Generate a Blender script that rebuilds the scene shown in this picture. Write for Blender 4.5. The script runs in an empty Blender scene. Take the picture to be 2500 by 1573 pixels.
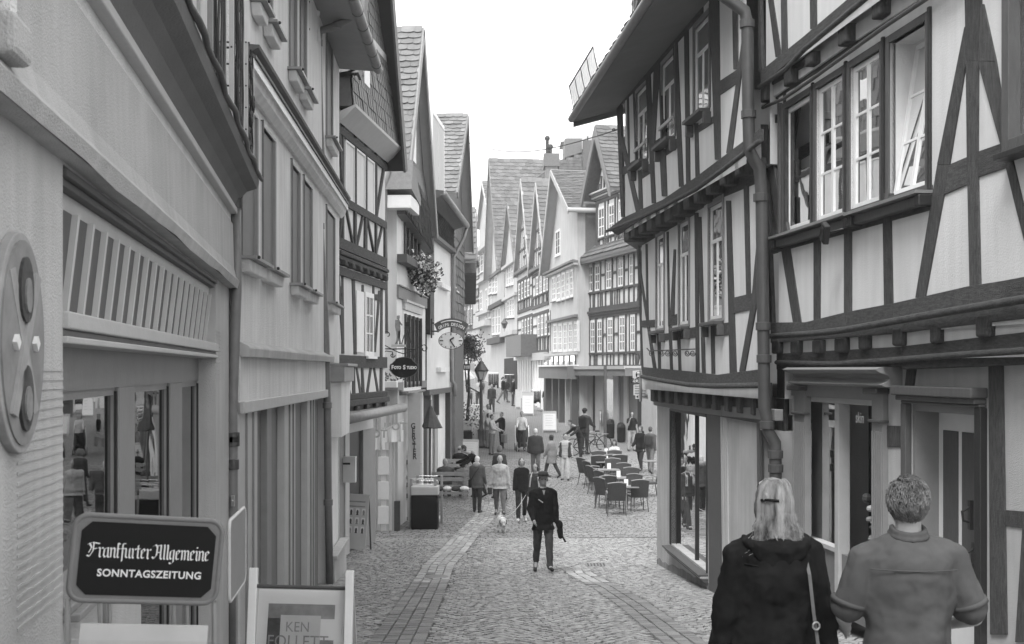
import bpy, math, random
import numpy as np
from mathutils import Vector, Matrix
random.seed(7)
rng = np.random.default_rng(7)
R = math.radians
SC = bpy.context.scene
COL = SC.collection

# ---------------------------------------------------------------- camera, sky, sun, exposure
FPX, CU, CV, CAMZ = 2803.0, 1250.0, 903.0, 1.65      # focal length and horizon in photograph pixels, eye height
cam_d = bpy.data.cameras.new('camera'); cam = bpy.data.objects.new('camera', cam_d); COL.objects.link(cam)
cam.location = (0, 0, CAMZ); cam.rotation_euler = (R(90), 0, 0)
cam_d.sensor_width = 36.0; cam_d.lens = FPX/2500*36.0
cam_d.shift_y = (CV-786.5)/2500
cam_d.clip_start = 0.1; cam_d.clip_end = 2000
cam_d.dof.use_dof = True; cam_d.dof.focus_distance = 17.0; cam_d.dof.aperture_fstop = 9.0
SC.camera = cam
SC.view_settings.view_transform = 'Standard'; SC.view_settings.look = 'None'
SC.view_settings.gamma = 1.0; SC.view_settings.use_curve_mapping = False
SC.view_settings.exposure = 1.5
W = bpy.data.worlds.new('World'); SC.world = W; W.use_nodes = True
nt = W.node_tree; nt.nodes.clear()
sky = nt.nodes.new('ShaderNodeTexSky'); sky.sky_type = 'NISHITA'; sky.sun_disc = False
sky.sun_elevation = R(58); sky.sun_rotation = R(205); sky.dust_density = 3.0
bw = nt.nodes.new('ShaderNodeRGBToBW')
mixs = nt.nodes.new('ShaderNodeMix'); mixs.data_type = 'FLOAT'; mixs.inputs[0].default_value = 0.75   # even cloud cover over the sky
mixs.inputs[3].default_value = 8.6
cn = nt.nodes.new('ShaderNodeTexNoise'); cn.inputs['Scale'].default_value = 3.0; cn.inputs['Detail'].default_value = 5
cr = nt.nodes.new('ShaderNodeMapRange'); cr.inputs['To Min'].default_value = 0.90; cr.inputs['To Max'].default_value = 1.1
mu = nt.nodes.new('ShaderNodeMath'); mu.operation = 'MULTIPLY'
bg = nt.nodes.new('ShaderNodeBackground'); bg.inputs['Strength'].default_value = 0.108
wo = nt.nodes.new('ShaderNodeOutputWorld')
nt.links.new(sky.outputs[0], bw.inputs[0]); nt.links.new(bw.outputs[0], mixs.inputs[2])
nt.links.new(cn.outputs[0], cr.inputs[0]); nt.links.new(cr.outputs[0], mu.inputs[0]); nt.links.new(mixs.outputs[0], mu.inputs[1])
nt.links.new(mu.outputs[0], bg.inputs['Color']); nt.links.new(bg.outputs[0], wo.inputs['Surface'])
sd = bpy.data.lights.new('sun', 'SUN'); sd.energy = 1.4; sd.angle = R(20); sd.color = (1, 1, 1)
sun = bpy.data.objects.new('sun', sd); COL.objects.link(sun)
sun.rotation_euler = (R(90-58), 0, R(180-205))
sun.location = (0, 0, 40)

# ---------------------------------------------------------------- pixels to points, and the lie of the ground
CROP = {1:(0,0,2.858), 2:(550,0,2.858), 3:(1400,0,2.858), 4:(1850,0,2.858), 5:(0,500,2.858), 6:(550,500,2.858), 7:(1050,400,3.029),
  8:(1450,500,3.029), 9:(1850,500,2.858), 10:(1050,600,5.048), 11:(1300,300,5.05), 12:(800,800,5.05), 13:(800,1050,5.05),
  14:(550,1000,2.6446), 15:(1000,1000,3.7875), 16:(1350,950,4.329), 17:(1550,1000,2.644), 18:(1950,1050,2.896),
  19:(1050,850,5.411), 20:(0,1030,2.791), 0:(0,0,1.0), 30:(0,0,0.9632)}
def uv(c, x, y):
 a = CROP[c]; return a[0]+x/a[2], a[1]+y/a[2]
def at(c, x, y, Y):
 u, v = uv(c, x, y); return Vector(((u-CU)/FPX*Y, Y, CAMZ+(CV-v)/FPX*Y))
_gy = np.array([-40, 0, 5, 12, 20, 27, 34, 39, 50, 70, 100, 130, 160, 400.])
_gz = np.array([2.6, -1.65, -2.15, -2.85, -3.6, -4.02, -4.14, -3.88, -3.44, -2.1, -1.0, 0.2, 1.2, 2.0])+CAMZ
def gz(y):
 a = 0.0
 for d in (-2.4, -1.2, 0, 1.2, 2.4): a += float(np.interp(y+d, _gy, _gz))
 return a/5
def gnd(c, x, y):
 u, v = uv(c, x, y); lo, hi = 2.0, 110.0
 Y = 11.0
 k = (v-CV)/FPX
 best = None
 for i in range(900):
  Y = 3+i*0.11
  if CAMZ-k*Y <= gz(Y): best = Y; break
 Y = best or 100
 return Vector(((u-CU)/FPX*Y, Y, gz(Y)))

# ---------------------------------------------------------------- objects
ORG = {}
def org(o):
 return ORG.get(o.name, Vector((0, 0, 0))) if o else Vector((0, 0, 0))
def props(o, label=None, cat=None, group=None, kind=None):
 if label: o['label'] = label
 if cat: o['category'] = cat
 if group: o['group'] = group
 if kind: o['kind'] = kind
 return o
def thing(name, label, cat, loc=(0, 0, 0), group=None, rz=0.0):
 o = bpy.data.objects.new(name, None); o.empty_display_size = 0.2; COL.objects.link(o)
 o.location = loc; o.rotation_euler = (0, 0, rz); ORG[o.name] = Vector(loc) if rz == 0 else Vector((0, 0, 0))
 return props(o, label, cat, group)
def copy_tree(o, parent=None):
 c = o.copy(); COL.objects.link(c); c.parent = parent
 for ch in o.children: copy_tree(ch, c)
 return c

class MB:
 def __init__(s): s.v = []; s.f = []; s.m = []; s.mats = []
 def mi(s, mat):
  if mat is None: return 0
  if mat not in s.mats: s.mats.append(mat)
  return s.mats.index(mat)
 def add(s, vs, fs, mat=None):
  b = len(s.v); k = s.mi(mat); s.v.extend([tuple(p) for p in vs])
  for f in fs: s.f.append(tuple(i+b for i in f)); s.m.append(k)
 def quad(s, a, b, c, d, mat=None): s.add([a, b, c, d], [(0, 1, 2, 3)], mat)
 def poly(s, pts, mat=None): s.add(pts, [tuple(range(len(pts)))], mat)
 def hexa(s, p, mat=None):      # p: 4 bottom, 4 top
  s.add(p, [(3, 2, 1, 0), (4, 5, 6, 7), (0, 1, 5, 4), (1, 2, 6, 5), (2, 3, 7, 6), (3, 0, 4, 7)], mat)
 def prism(s, a, off, mat=None):   # polygon a extruded by the vector off
  n = len(a); off = Vector(off); a = [Vector(p) for p in a]; b = [p+off for p in a]
  fs = [tuple(reversed(range(n))), tuple(range(n, 2*n))]+[(i, (i+1) % n, n+(i+1) % n, n+i) for i in range(n)]
  s.add(a+b, fs, mat)
 def box(s, c, sz, rz=0.0, mat=None, M=None):
  x, y, z = sz[0]/2, sz[1]/2, sz[2]/2; c = Vector(c)
  ps = [Vector(q) for q in ((-x, -y, -z), (x, -y, -z), (x, y, -z), (-x, y, -z), (-x, -y, z), (x, -y, z), (x, y, z), (-x, y, z))]
  if rz: Mz = Matrix.Rotation(rz, 3, 'Z'); ps = [Mz @ q for q in ps]
  if M is not None: ps = [M @ q for q in ps]
  s.hexa([q+c for q in ps], mat)
 def bar(s, a, b, w, h, up=(0, 0, 1), mat=None):     # rectangular bar from a to b
  a = Vector(a); b = Vector(b); d = (b-a).normalized(); up = Vector(up)
  x = d.cross(up)
  if x.length < 1e-4: x = d.cross(Vector((1, 0, 0)))
  x.normalize(); y = x.cross(d)
  o = [(-w/2, -h/2), (w/2, -h/2), (w/2, h/2), (-w/2, h/2)]
  s.hexa([a+x*p+y*q for p, q in o]+[b+x*p+y*q for p, q in o], mat)
 def tube(s, pts, r, n=8, mat=None, cap=True):
  pts = [Vector(p) for p in pts]; k = len(pts); rs = r if hasattr(r, '__len__') else [r]*k
  b = len(s.v); mk = s.mi(mat); px = None
  for i, p in enumerate(pts):
   d = (pts[min(i+1, k-1)]-pts[max(i-1, 0)])
   d = d.normalized() if d.length > 1e-9 else Vector((0, 0, 1))
   if px is None:
    px = d.cross(Vector((0, 0, 1)))
    if px.length < 1e-3: px = d.cross(Vector((1, 0, 0)))
   px = (px-d*px.dot(d)).normalized(); py = d.cross(px)
   for j in range(n):
    t = 2*math.pi*j/n; q = p+px*(math.cos(t)*rs[i])+py*(math.sin(t)*rs[i]); s.v.append(tuple(q))
  for i in range(k-1):
   for j in range(n):
    s.f.append((b+i*n+j, b+i*n+(j+1) % n, b+(i+1)*n+(j+1) % n, b+(i+1)*n+j)); s.m.append(mk)
  if cap:
   s.f.append(tuple(b+j for j in reversed(range(n)))); s.m.append(mk)
   s.f.append(tuple(b+(k-1)*n+j for j in range(n))); s.m.append(mk)
 def lathe(s, c, prof, n=16, mat=None):    # prof: (radius, z)
  c = Vector(c); b = len(s.v); mk = s.mi(mat)
  for r_, z in prof:
   for j in range(n):
    t = 2*math.pi*j/n; s.v.append((c.x+r_*math.cos(t), c.y+r_*math.sin(t), c.z+z))
  for i in range(len(prof)-1):
   for j in range(n):
    s.f.append((b+i*n+j, b+i*n+(j+1) % n, b+(i+1)*n+(j+1) % n, b+(i+1)*n+j)); s.m.append(mk)
  s.f.append(tuple(b+j for j in reversed(range(n)))); s.m.append(mk)
  s.f.append(tuple(b+(len(prof)-1)*n+j for j in range(n))); s.m.append(mk)
 def ball(s, c, r, n=10, m=6, mat=None, sc=(1, 1, 1), M=None):
  c = Vector(c); b = len(s.v); mk = s.mi(mat)
  for i in range(m+1):
   ph = math.pi*(i+0.02)/(m+0.04)
   for j in range(n):
    t = 2*math.pi*j/n
    q = Vector((math.sin(ph)*math.cos(t)*sc[0]*r, math.sin(ph)*math.sin(t)*sc[1]*r, math.cos(ph)*sc[2]*r))
    if M is not None: q = M @ q
    s.v.append(tuple(c+q))
  for i in range(m):
   for j in range(n):
    s.f.append((b+i*n+j, b+(i+1)*n+j, b+(i+1)*n+(j+1) % n, b+i*n+(j+1) % n)); s.m.append(mk)
  s.f.append(tuple(b+j for j in range(n))); s.m.append(mk)
  s.f.append(tuple(b+m*n+j for j in reversed(range(n)))); s.m.append(mk)
 def mesh(s, name, mat=None, o=Vector((0, 0, 0)), smooth=False):
  me = bpy.data.meshes.new(name)
  V_ = np.array(s.v, dtype=float).reshape(-1, 3)-np.array(o)
  me.from_pydata(V_.tolist(), [], s.f)
  if s.mats:
   for m in s.mats: me.materials.append(m)
   me.polygons.foreach_set('material_index', np.array(s.m, dtype=np.int32))
  elif mat: me.materials.append(mat)
  if smooth: me.polygons.foreach_set('use_smooth', np.ones(len(s.f), dtype=bool))
  me.update(); return me
 def build(s, name, mat=None, parent=None, label=None, cat=None, group=None, kind=None, smooth=False, bevel=0):
  if not s.f: return None
  if mat is not None and s.mats:
   # faces added without a material of their own use index 0
   pass
  me = s.mesh(name, mat, org(parent), smooth)
  o = bpy.data.objects.new(name, me); COL.objects.link(o); o.parent = parent
  ORG[o.name] = org(parent)
  if bevel:
   b = o.modifiers.new('bevel', 'BEVEL'); b.width = bevel; b.segments = 2; b.limit_method = 'ANGLE'
  return props(o, label, cat, group, kind)

def text_obj(name, body, size, M, mat, parent=None, extrude=0.002, bold=0.0, space=1.0, align='CENTER', shear=0.0, sx=1.0):
 cu = bpy.data.curves.new(name, 'FONT'); cu.body = body; cu.size = size; cu.align_x = align; cu.align_y = 'CENTER'
 cu.extrude = extrude; cu.offset = bold; cu.space_character = space; cu.shear = shear; cu.resolution_u = 4
 tmp = bpy.data.objects.new(name, cu); COL.objects.link(tmp)
 me = bpy.data.meshes.new_from_object(tmp); bpy.data.objects.remove(tmp); bpy.data.curves.remove(cu)
 me.transform(Matrix.Translation(-org(parent)) @ M @ Matrix.Diagonal((sx, 1, 1, 1)))
 me.materials.clear(); me.materials.append(mat); me.name = name
 o = bpy.data.objects.new(name, me); COL.objects.link(o); o.parent = parent; ORG[o.name] = org(parent)
 return o

# ---------------------------------------------------------------- materials (all greys: the photograph is black and white)
def mat(name, g, rough=0.8, var=0.12, scale=3.0, bump=0.0, bscale=40.0, spec=0.3, metal=0.0, stretch=None, detail=6.0, tone=None, streak=0.0, gvar=None):
 m = bpy.data.materials.new(name); m.use_nodes = True; t = m.node_tree; n = t.nodes; L = t.links
 b = n['Principled BSDF']; b.inputs['Roughness'].default_value = rough; b.inputs['Metallic'].default_value = metal
 b.inputs['Specular IOR Level'].default_value = spec
 tc = n.new('ShaderNodeTexCoord'); mp = n.new('ShaderNodeMapping'); L.new(tc.outputs['Object'], mp.inputs[0])
 if stretch: mp.inputs['Scale'].default_value = stretch
 nz = n.new('ShaderNodeTexNoise'); nz.inputs['Scale'].default_value = scale; nz.inputs['Detail'].default_value = detail; nz.inputs['Roughness'].default_value = 0.62
 L.new(mp.outputs[0], nz.inputs['Vector'])
 mr = n.new('ShaderNodeMapRange'); mr.inputs['From Min'].default_value = 0.3; mr.inputs['From Max'].default_value = 0.7
 mr.inputs['To Min'].default_value = g*(1-var); mr.inputs['To Max'].default_value = g*(1+var); L.new(nz.outputs['Fac'], mr.inputs[0])
 out = mr.outputs[0]
 def mul(a, bb):
  q = n.new('ShaderNodeMath'); q.operation = 'MULTIPLY'; L.new(a, q.inputs[0]); L.new(bb, q.inputs[1]); return q.outputs[0]
 if streak:       # rain streaks and grime, long in z
  m2 = n.new('ShaderNodeMapping'); m2.inputs['Scale'].default_value = (5, 5, 0.5); L.new(tc.outputs['Object'], m2.inputs[0])
  n2 = n.new('ShaderNodeTexNoise'); n2.inputs['Scale'].default_value = 1.5; n2.inputs['Detail'].default_value = 5; L.new(m2.outputs[0], n2.inputs['Vector'])
  r2 = n.new('ShaderNodeMapRange'); r2.inputs['From Min'].default_value = 0.35; r2.inputs['From Max'].default_value = 0.65
  r2.inputs['To Min'].default_value = 1-streak; r2.inputs['To Max'].default_value = 1.0+streak*0.3; L.new(n2.outputs['Fac'], r2.inputs[0])
  out = mul(out, r2.outputs[0])
 if tone:
  at_ = n.new('ShaderNodeAttribute'); at_.attribute_name = tone; out = mul(out, at_.outputs['Fac'])
 if gvar:
  oi = n.new('ShaderNodeObjectInfo'); r3 = n.new('ShaderNodeMapRange'); r3.inputs['To Min'].default_value = 1-gvar; r3.inputs['To Max'].default_value = 1+gvar
  L.new(oi.outputs['Random'], r3.inputs[0]); out = mul(out, r3.outputs[0])
 L.new(out, b.inputs['Base Color'])
 if bump:
  nb = n.new('ShaderNodeTexNoise'); nb.inputs['Scale'].default_value = bscale; nb.inputs['Detail'].default_value = 5; L.new(mp.outputs[0], nb.inputs['Vector'])
  bp = n.new('ShaderNodeBump'); bp.inputs['Strength'].default_value = bump; bp.inputs['Distance'].default_value = 0.02
  L.new(nb.outputs['Fac'], bp.inputs['Height']); L.new(bp.outputs[0], b.inputs['Normal'])
 return m
def glass_mat(name, tint=0.85, dark=0.0):
 m = bpy.data.materials.new(name); m.use_nodes = True; t = m.node_tree; n = t.nodes; L = t.links; n.clear()
 o = n.new('ShaderNodeOutputMaterial'); tr = n.new('ShaderNodeBsdfTransparent'); tr.inputs[0].default_value = (tint, tint, tint, 1)
 gl = n.new('ShaderNodeBsdfGlossy'); gl.inputs['Roughness'].default_value = 0.015; gl.inputs[0].default_value = (.95, .95, .95, 1)
 fr = n.new('ShaderNodeFresnel'); fr.inputs['IOR'].default_value = 1.75
 mx = n.new('ShaderNodeMixShader'); L.new(fr.outputs[0], mx.inputs[0]); L.new(tr.outputs[0], mx.inputs[1]); L.new(gl.outputs[0], mx.inputs[2])
 # a little waviness in the panes
 nz = n.new('ShaderNodeTexNoise'); nz.inputs['Scale'].default_value = 1.3; bp = n.new('ShaderNodeBump'); bp.inputs['Strength'].default_value = 0.05; bp.inputs['Distance'].default_value = 0.05
 tc = n.new('ShaderNodeTexCoord'); L.new(tc.outputs['Object'], nz.inputs['Vector']); L.new(nz.outputs['Fac'], bp.inputs['Height']); L.new(bp.outputs[0], gl.inputs['Normal'])
 L.new(mx.outputs[0], o.inputs[0]); return m
PL = mat('plaster_white', 0.62, 0.9, 0.05, 1.2, 0.22, 60, 0.2, streak=0.07)
PLR = mat('plaster_rough_white', 0.45, 0.9, 0.10, 1.4, 0.5, 110, 0.2, streak=0.10)
PLF = mat('plaster_far', 0.47, 0.9, 0.07, 1.0, 0.0, 45, 0.2, streak=0.1)
SOFF = mat('soffit_boards', 0.36, 0.8, 0.1, 2.0)
EMB = mat('emblem_paint', 0.22, 0.8, 0.2, 9.0)
EMB2 = mat('emblem_band', 0.30, 0.8, 0.2, 9.0)
PLG = mat('plaster_grey', 0.74, 0.92, 0.07, 1.5, 0.9, 75, 0.2, streak=0.10)
PLD = mat('plaster_stained', 0.26, 0.92, 0.13, 2.2, 0.8, 50, 0.2, streak=0.22)
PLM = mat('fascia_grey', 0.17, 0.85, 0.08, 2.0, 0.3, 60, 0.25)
TIM = mat('timber_dark', 0.07, 0.78, 0.42, 7.0, 1.0, 30, 0.3, stretch=(6, 6, 1.2), gvar=0.16)
TIMH = mat('timber_beam_dark', 0.07, 0.78, 0.42, 7.0, 1.0, 30, 0.3, stretch=(1.5, 1.5, 7), gvar=0.12)
TIMF = mat('timber_far', 0.075, 0.8, 0.2, 3.0, 0.0, 22, 0.3, gvar=0.15)
TRIM = mat('trim_dark_paint', 0.022, 0.45, 0.12, 6.0, 0.15, 30, 0.4)
BROWN = mat('paint_mid_brown', 0.085, 0.55, 0.14, 6.0, 0.2, 26, 0.4, stretch=(5, 5, 1))
GREYP = mat('paint_mid_grey', 0.21, 0.5, 0.07, 5.0, 0.12, 40, 0.4)
SHUT = mat('shutter_grey', 0.17, 0.6, 0.07, 4.0, 0.15, 40, 0.3)
LIGHTP = mat('paint_light_grey', 0.42, 0.5, 0.06, 5.0, 0.12, 40, 0.4)
WHITE = mat('paint_white', 0.72, 0.42, 0.04, 6.0, 0.06, 40, 0.4)
SLATE = mat('slate', 0.10, 0.55, 0.2, 9.0, 0.35, 30, 0.5, gvar=0.22)
SLATEL = mat('slate_pale', 0.15, 0.65, 0.16, 9.0, 0.3, 30, 0.4, gvar=0.2)
SLATES = mat('slate_field', 0.11, 0.6, 0.25, 2.5, 0.3, 30, 0.45, tone='tone')
SLATESL = mat('slate_field_pale', 0.15, 0.65, 0.2, 2.5, 0.3, 30, 0.4, tone='tone')
LEAD = mat('zinc', 0.24, 0.45, 0.14, 5.0, 0.1, 30, 0.5, metal=0.3)
PIPE = mat('pipe_dark_paint', 0.06, 0.42, 0.14, 6.0, 0.08, 30, 0.5)
PIPEG = mat('pipe_grey', 0.17, 0.45, 0.14, 6.0, 0.08, 30, 0.5)
IRON = mat('wrought_iron', 0.02, 0.5, 0.1, 8.0, 0.1, 40, 0.4)
STEEL = mat('steel', 0.45, 0.3, 0.08, 8.0, 0.0, 40, 0.5, metal=0.7)
STONE = mat('sandstone_trim', 0.40, 0.85, 0.12, 4.0, 0.7, 35, 0.25, streak=0.1)
JOINT = mat('joint_sand', 0.10, 0.95, 0.25, 8.0, 0.5, 60, 0.2)
SETT = mat('granite_sett', 0.31, 0.6, 0.16, 14.0, 0.3, 55, 0.35, tone='tone')
PAVE = mat('paving_stone', 0.27, 0.72, 0.18, 10.0, 0.6, 45, 0.35, gvar=0.2)
BLACK = mat('black_enamel', 0.006, 0.6, 0.1, 8.0, 0.0, 40, 0.25)
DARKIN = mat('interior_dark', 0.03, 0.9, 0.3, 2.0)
DARKWOOD = mat('wood_dark', 0.05, 0.6, 0.2, 6.0, 0.2, 30, 0.4, stretch=(1, 1, 6))
WOOD = mat('wood_bench', 0.27, 0.65, 0.16, 6.0, 0.2, 30, 0.3, stretch=(1, 6, 6))
PAPER = mat('paper', 0.62, 0.6, 0.03, 4.0)
PRINT = mat('print_grey', 0.22, 0.6, 0.3, 9.0)
PRINTD = mat('print_dark', 0.06, 0.6, 0.5, 12.0)
PRINTL = mat('print_pale', 0.45, 0.6, 0.08, 6.0)
LETTER = mat('lettering_white', 0.75, 0.5, 0.02)
SLATW = mat('slat_white', 0.50, 0.6, 0.05)
PANELD = mat('panel_dark_grey', 0.115, 0.7, 0.08)
LETTERD = mat('lettering_dark', 0.02, 0.5, 0.02)
CURT = mat('net_curtain', 0.30, 0.9, 0.35, 2.0, 0.0, 30, 0.1, stretch=(9, 9, 0.4))
CURTW = mat('white_blind', 0.50, 0.9, 0.15, 2.0, 0.0, 30, 0.1, stretch=(9, 9, 0.6))
GLASS = glass_mat('window_glass', 0.8)
GLASSF = mat('window_glass_far', 0.10, 0.12, 0.5, 0.6, 0.0, 30, 0.6)
GLASSD = glass_mat('shop_glass', 0.35)
GLASSC = glass_mat('clear_cover', 0.98); GLASSC.node_tree.nodes['Fresnel'].inputs['IOR'].default_value = 1.25
LEAF = mat('leaf', 0.07, 0.6, 0.4, 20.0, 0.0, 30, 0.3)
LEAFL = mat('leaf_light', 0.14, 0.6, 0.3, 20.0)
FLOWER = mat('petal_white', 0.7, 0.7, 0.15, 30.0)
SKIN = mat('skin', 0.30, 0.55, 0.06, 20.0, 0.05, 80, 0.35)
EYE = mat('eye_dark', 0.03, 0.3)
def cloth(name, g, b=0.5, var=0.16, sc=14):
 m = mat(name, g*0.8, 0.9, var, sc, 0.0, 18, 0.12); t = m.node_tree; n = t.nodes; L = t.links
 tc = n.new('ShaderNodeTexCoord'); mp = n.new('ShaderNodeMapping'); mp.inputs['Scale'].default_value = (1, 1, .6); L.new(tc.outputs['Object'], mp.inputs[0])
 nz = n.new('ShaderNodeTexNoise'); nz.noise_type = 'RIDGED_MULTIFRACTAL'; nz.inputs['Scale'].default_value = 3.2; nz.inputs['Detail'].default_value = 2.5; nz.inputs['Distortion'].default_value = 0.7
 L.new(mp.outputs[0], nz.inputs['Vector']); bp = n.new('ShaderNodeBump'); bp.inputs['Strength'].default_value = min(1, b); bp.inputs['Distance'].default_value = 0.08 if b > .8 else 0.03
 L.new(nz.outputs['Fac'], bp.inputs['Height']); L.new(bp.outputs[0], n['Principled BSDF'].inputs['Normal']); return m
# ---------------------------------------------------------------- facades: s along the wall (0 at the near end), z up, n towards the street
class Fac:
 def __init__(s, A, B, side):
  s.A = Vector((A[0], A[1], 0)); B = Vector((B[0], B[1], 0)); s.L = (B-s.A).length; s.d = (B-s.A).normalized()
  s.n = Vector((s.d.y, -s.d.x, 0))*(1 if side == 'L' else -1); s.side = side
 def P(s, a, z, n=0.0): return s.A+s.d*a+s.n*n+Vector((0, 0, z))
 def sz(s, c, x, y, off=0.0):
  u, v = uv(c, x, y); r = Vector(((u-CU)/FPX, 1.0, (CV-v)/FPX)); o = s.A+s.n*off
  t = (o.x*s.n.x+o.y*s.n.y)/(r.x*s.n.x+r.y*s.n.y)
  p = r*t; return ((p.x-s.A.x)*s.d.x+(p.y-s.A.y)*s.d.y, CAMZ+p.z)
 def pr(s, mb, sz, n0, n1, mat=None):      # prism on the wall: outline in (s,z), from depth n0 to n1
  mb.prism([s.P(a, z, n0) for a, z in sz], s.n*(n1-n0), mat)
 def rect(s, mb, s0, s1, z0, z1, n0, n1, mat=None): s.pr(mb, [(s0, z0), (s1, z0), (s1, z1), (s0, z1)], n0, n1, mat)
 def piece(s, name, par, sz, n0, n1, m, bevel=0.0, **k):
  mb = MB(); s.pr(mb, sz, n0, n1); return mb.build(name, m, par, bevel=bevel, **k)
 def M(s, a, z, n=0.0):     # matrix for text on the wall: x runs to the reader's right
  x = s.d if s.side == 'L' else -s.d
  return Matrix.Translation(s.P(a, z, n)) @ Matrix((( x.x, 0, s.n.x, 0), (x.y, 0, s.n.y, 0), (0, 1, 0, 0), (0, 0, 0, 1)))

def wall(fac, par, s0, s1, z0, z1, holes, n, mat_, name='wall', back=0.25):
 ss = sorted({s0, s1, *[min(max(h[i], s0), s1) for h in holes for i in (0, 1)]})
 zs = sorted({z0, z1, *[min(max(h[i], z0), z1) for h in holes for i in (2, 3)]})
 mb = MB()
 for i in range(len(ss)-1):
  for j in range(len(zs)-1):
   a, b, c, d = ss[i], ss[i+1], zs[j], zs[j+1]; ms, mz = (a+b)/2, (c+d)/2
   if b-a < 1e-5 or d-c < 1e-5 or any(h[0] < ms < h[1] and h[2] < mz < h[3] for h in holes): continue
   mb.quad(fac.P(a, c, n), fac.P(b, c, n), fac.P(b, d, n), fac.P(a, d, n))
 for h in holes:        # reveals
  a, b, c, d = h[:4]
  for (p, q) in (((a, c), (b, c)), ((b, c), (b, d)), ((b, d), (a, d)), ((a, d), (a, c))):
   mb.quad(fac.P(p[0], p[1], n), fac.P(q[0], q[1], n), fac.P(q[0], q[1], n-back), fac.P(p[0], p[1], n-back))
 return mb.build(name, mat_, par)
def shell(fac, par, s0, s1, z0, z1, n, D, mat_=None, name='side_wall', top=True):
 mb = MB(); P = fac.P
 for a in (s0, s1): mb.quad(P(a, z0, n), P(a, z0, n-D), P(a, z1, n-D), P(a, z1, n))
 mb.quad(P(s0, z0, n-D), P(s1, z0, n-D), P(s1, z1, n-D), P(s0, z1, n-D))
 mb.quad(P(s0, z0, n), P(s1, z0, n), P(s1, z0, n-D), P(s0, z0, n-D))
 if top: mb.quad(P(s0, z1, n), P(s1, z1, n), P(s1, z1, n-D), P(s0, z1, n-D))
 return mb.build(name, mat_ or PL, par)

def win(fac, par, s0, s1, z0, z1, cols=2, rows=3, off=0.0, depth=0.10, casing=0.07, proud=0.03, cm=BROWN, sm=WHITE, bar=0.05, gb=0.022,
  curtain=None, sill=0.07, glass=None, transom=0.0, near=True, name='window', label=None, sillm=None, ct=None):
 glass = glass or (GLASS if near else GLASSF); P = fac.P
 mb = MB(); c = casing; ct = casing if ct is None else ct
 for q in ((s0-c, s0, z0-c, z1+ct), (s1, s1+c, z0-c, z1+ct), (s0, s1, z1, z1+ct), (s0, s1, z0-c, z0)):
  fac.rect(mb, q[0], q[1], q[2], q[3], off-depth, off+proud)
 w = mb.build(name, cm, par, bevel=0.006 if near else 0, label=label)
 mb = MB(); n0, n1 = off-depth, off-depth*0.45
 if not near: n0, n1 = off-0.005, off+0.03
 for q in ((s0, s0+bar, z0, z1), (s1-bar, s1, z0, z1), (s0+bar, s1-bar, z1-bar, z1), (s0+bar, s1-bar, z0, z0+bar)): fac.rect(mb, *q, n0, n1)
 a0, a1, b0, b1 = s0+bar, s1-bar, z0+bar, z1-bar
 zt = b1
 if transom:
  zt = b0+(b1-b0)*(1-transom); fac.rect(mb, a0, a1, zt-bar*0.5, zt+bar*0.5, n0, n1)
 ce = []
 for i in range(1, cols):
  x = a0+(a1-a0)*i/cols; wv = bar*0.5 if (cols == 2 and near) else gb*0.5
  fac.rect(mb, x-wv, x+wv, b0, zt, n0, n1)
 for j in range(1, rows):
  z = b0+(zt-b0)*j/rows; fac.rect(mb, a0, a1, z-gb/2, z+gb/2, n0+0.004, n1-0.004)
 mb.build('sash', sm, w)
 pn = (n0+n1)/2
 if near:
  cells = [(a0+(a1-a0)*i/cols, a0+(a1-a0)*(i+1)/cols, b0+(zt-b0)*j/rows, b0+(zt-b0)*(j+1)/rows) for i in range(cols) for j in range(rows)]
  if transom: cells.append((a0, a1, zt, b1))
  for q in cells:
   m_ = MB(); j = random.uniform(-.003, .003); fac.rect(m_, q[0]+.002, q[1]-.002, q[2]+.002, q[3]-.002, pn-0.003+j, pn+0.003+j); m_.build('pane', glass, w)
 else:
  m_ = MB(); fac.rect(m_, a0, a1, b0, b1, off+0.002, off+0.012); m_.build('pane', glass, w)
 if near or curtain:
  m_ = MB(); k = off-depth-0.05; cw = curtain or DARKIN
  if cw in (CURT, CURTW):
   N = 14; pts = [(s0+(s1-s0)*i/N, k+0.02*math.sin(i*2.1)) for i in range(N+1)]
   for i in range(N): m_.quad(P(pts[i][0], z0, pts[i][1]), P(pts[i+1][0], z0, pts[i+1][1]), P(pts[i+1][0], z1, pts[i+1][1]), P(pts[i][0], z1, pts[i][1]))
   m_.build('curtain', cw, w)
   m_ = MB()
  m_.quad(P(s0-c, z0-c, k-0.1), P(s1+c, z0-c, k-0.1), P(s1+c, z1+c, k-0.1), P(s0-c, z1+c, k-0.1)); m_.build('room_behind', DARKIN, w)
 if sill:
  m_ = MB(); fac.rect(m_, s0-c-0.02, s1+c+0.02, z0-c-0.05, z0-c, off+0.0, off+sill); m_.build('sill', sillm or cm, w, bevel=0.006 if near else 0)
 return w

def beams(fac, par, c, items, name, m, off=0.0, proud=0.035, jig=0.006, bevel=0.008):
 """timbers from outlines read off the photograph: 8 numbers = corners, 6 = post (x x y top, x x y bottom)"""
 if proud <= .06: proud *= .4; jig *= .3; bevel *= .5
 for q in items:
  if len(q) == 6: pts = [(q[0], q[2]), (q[1], q[2]), (q[4], q[5]), (q[3], q[5])]
  else: pts = [(q[0], q[1]), (q[2], q[3]), (q[4], q[5]), (q[6], q[7])]
  j = random.uniform(0, jig)
  fac.piece(name, par, [fac.sz(c, x, y, off+proud) for x, y in pts], off-0.03, off+proud+j, m, bevel=bevel)

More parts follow.
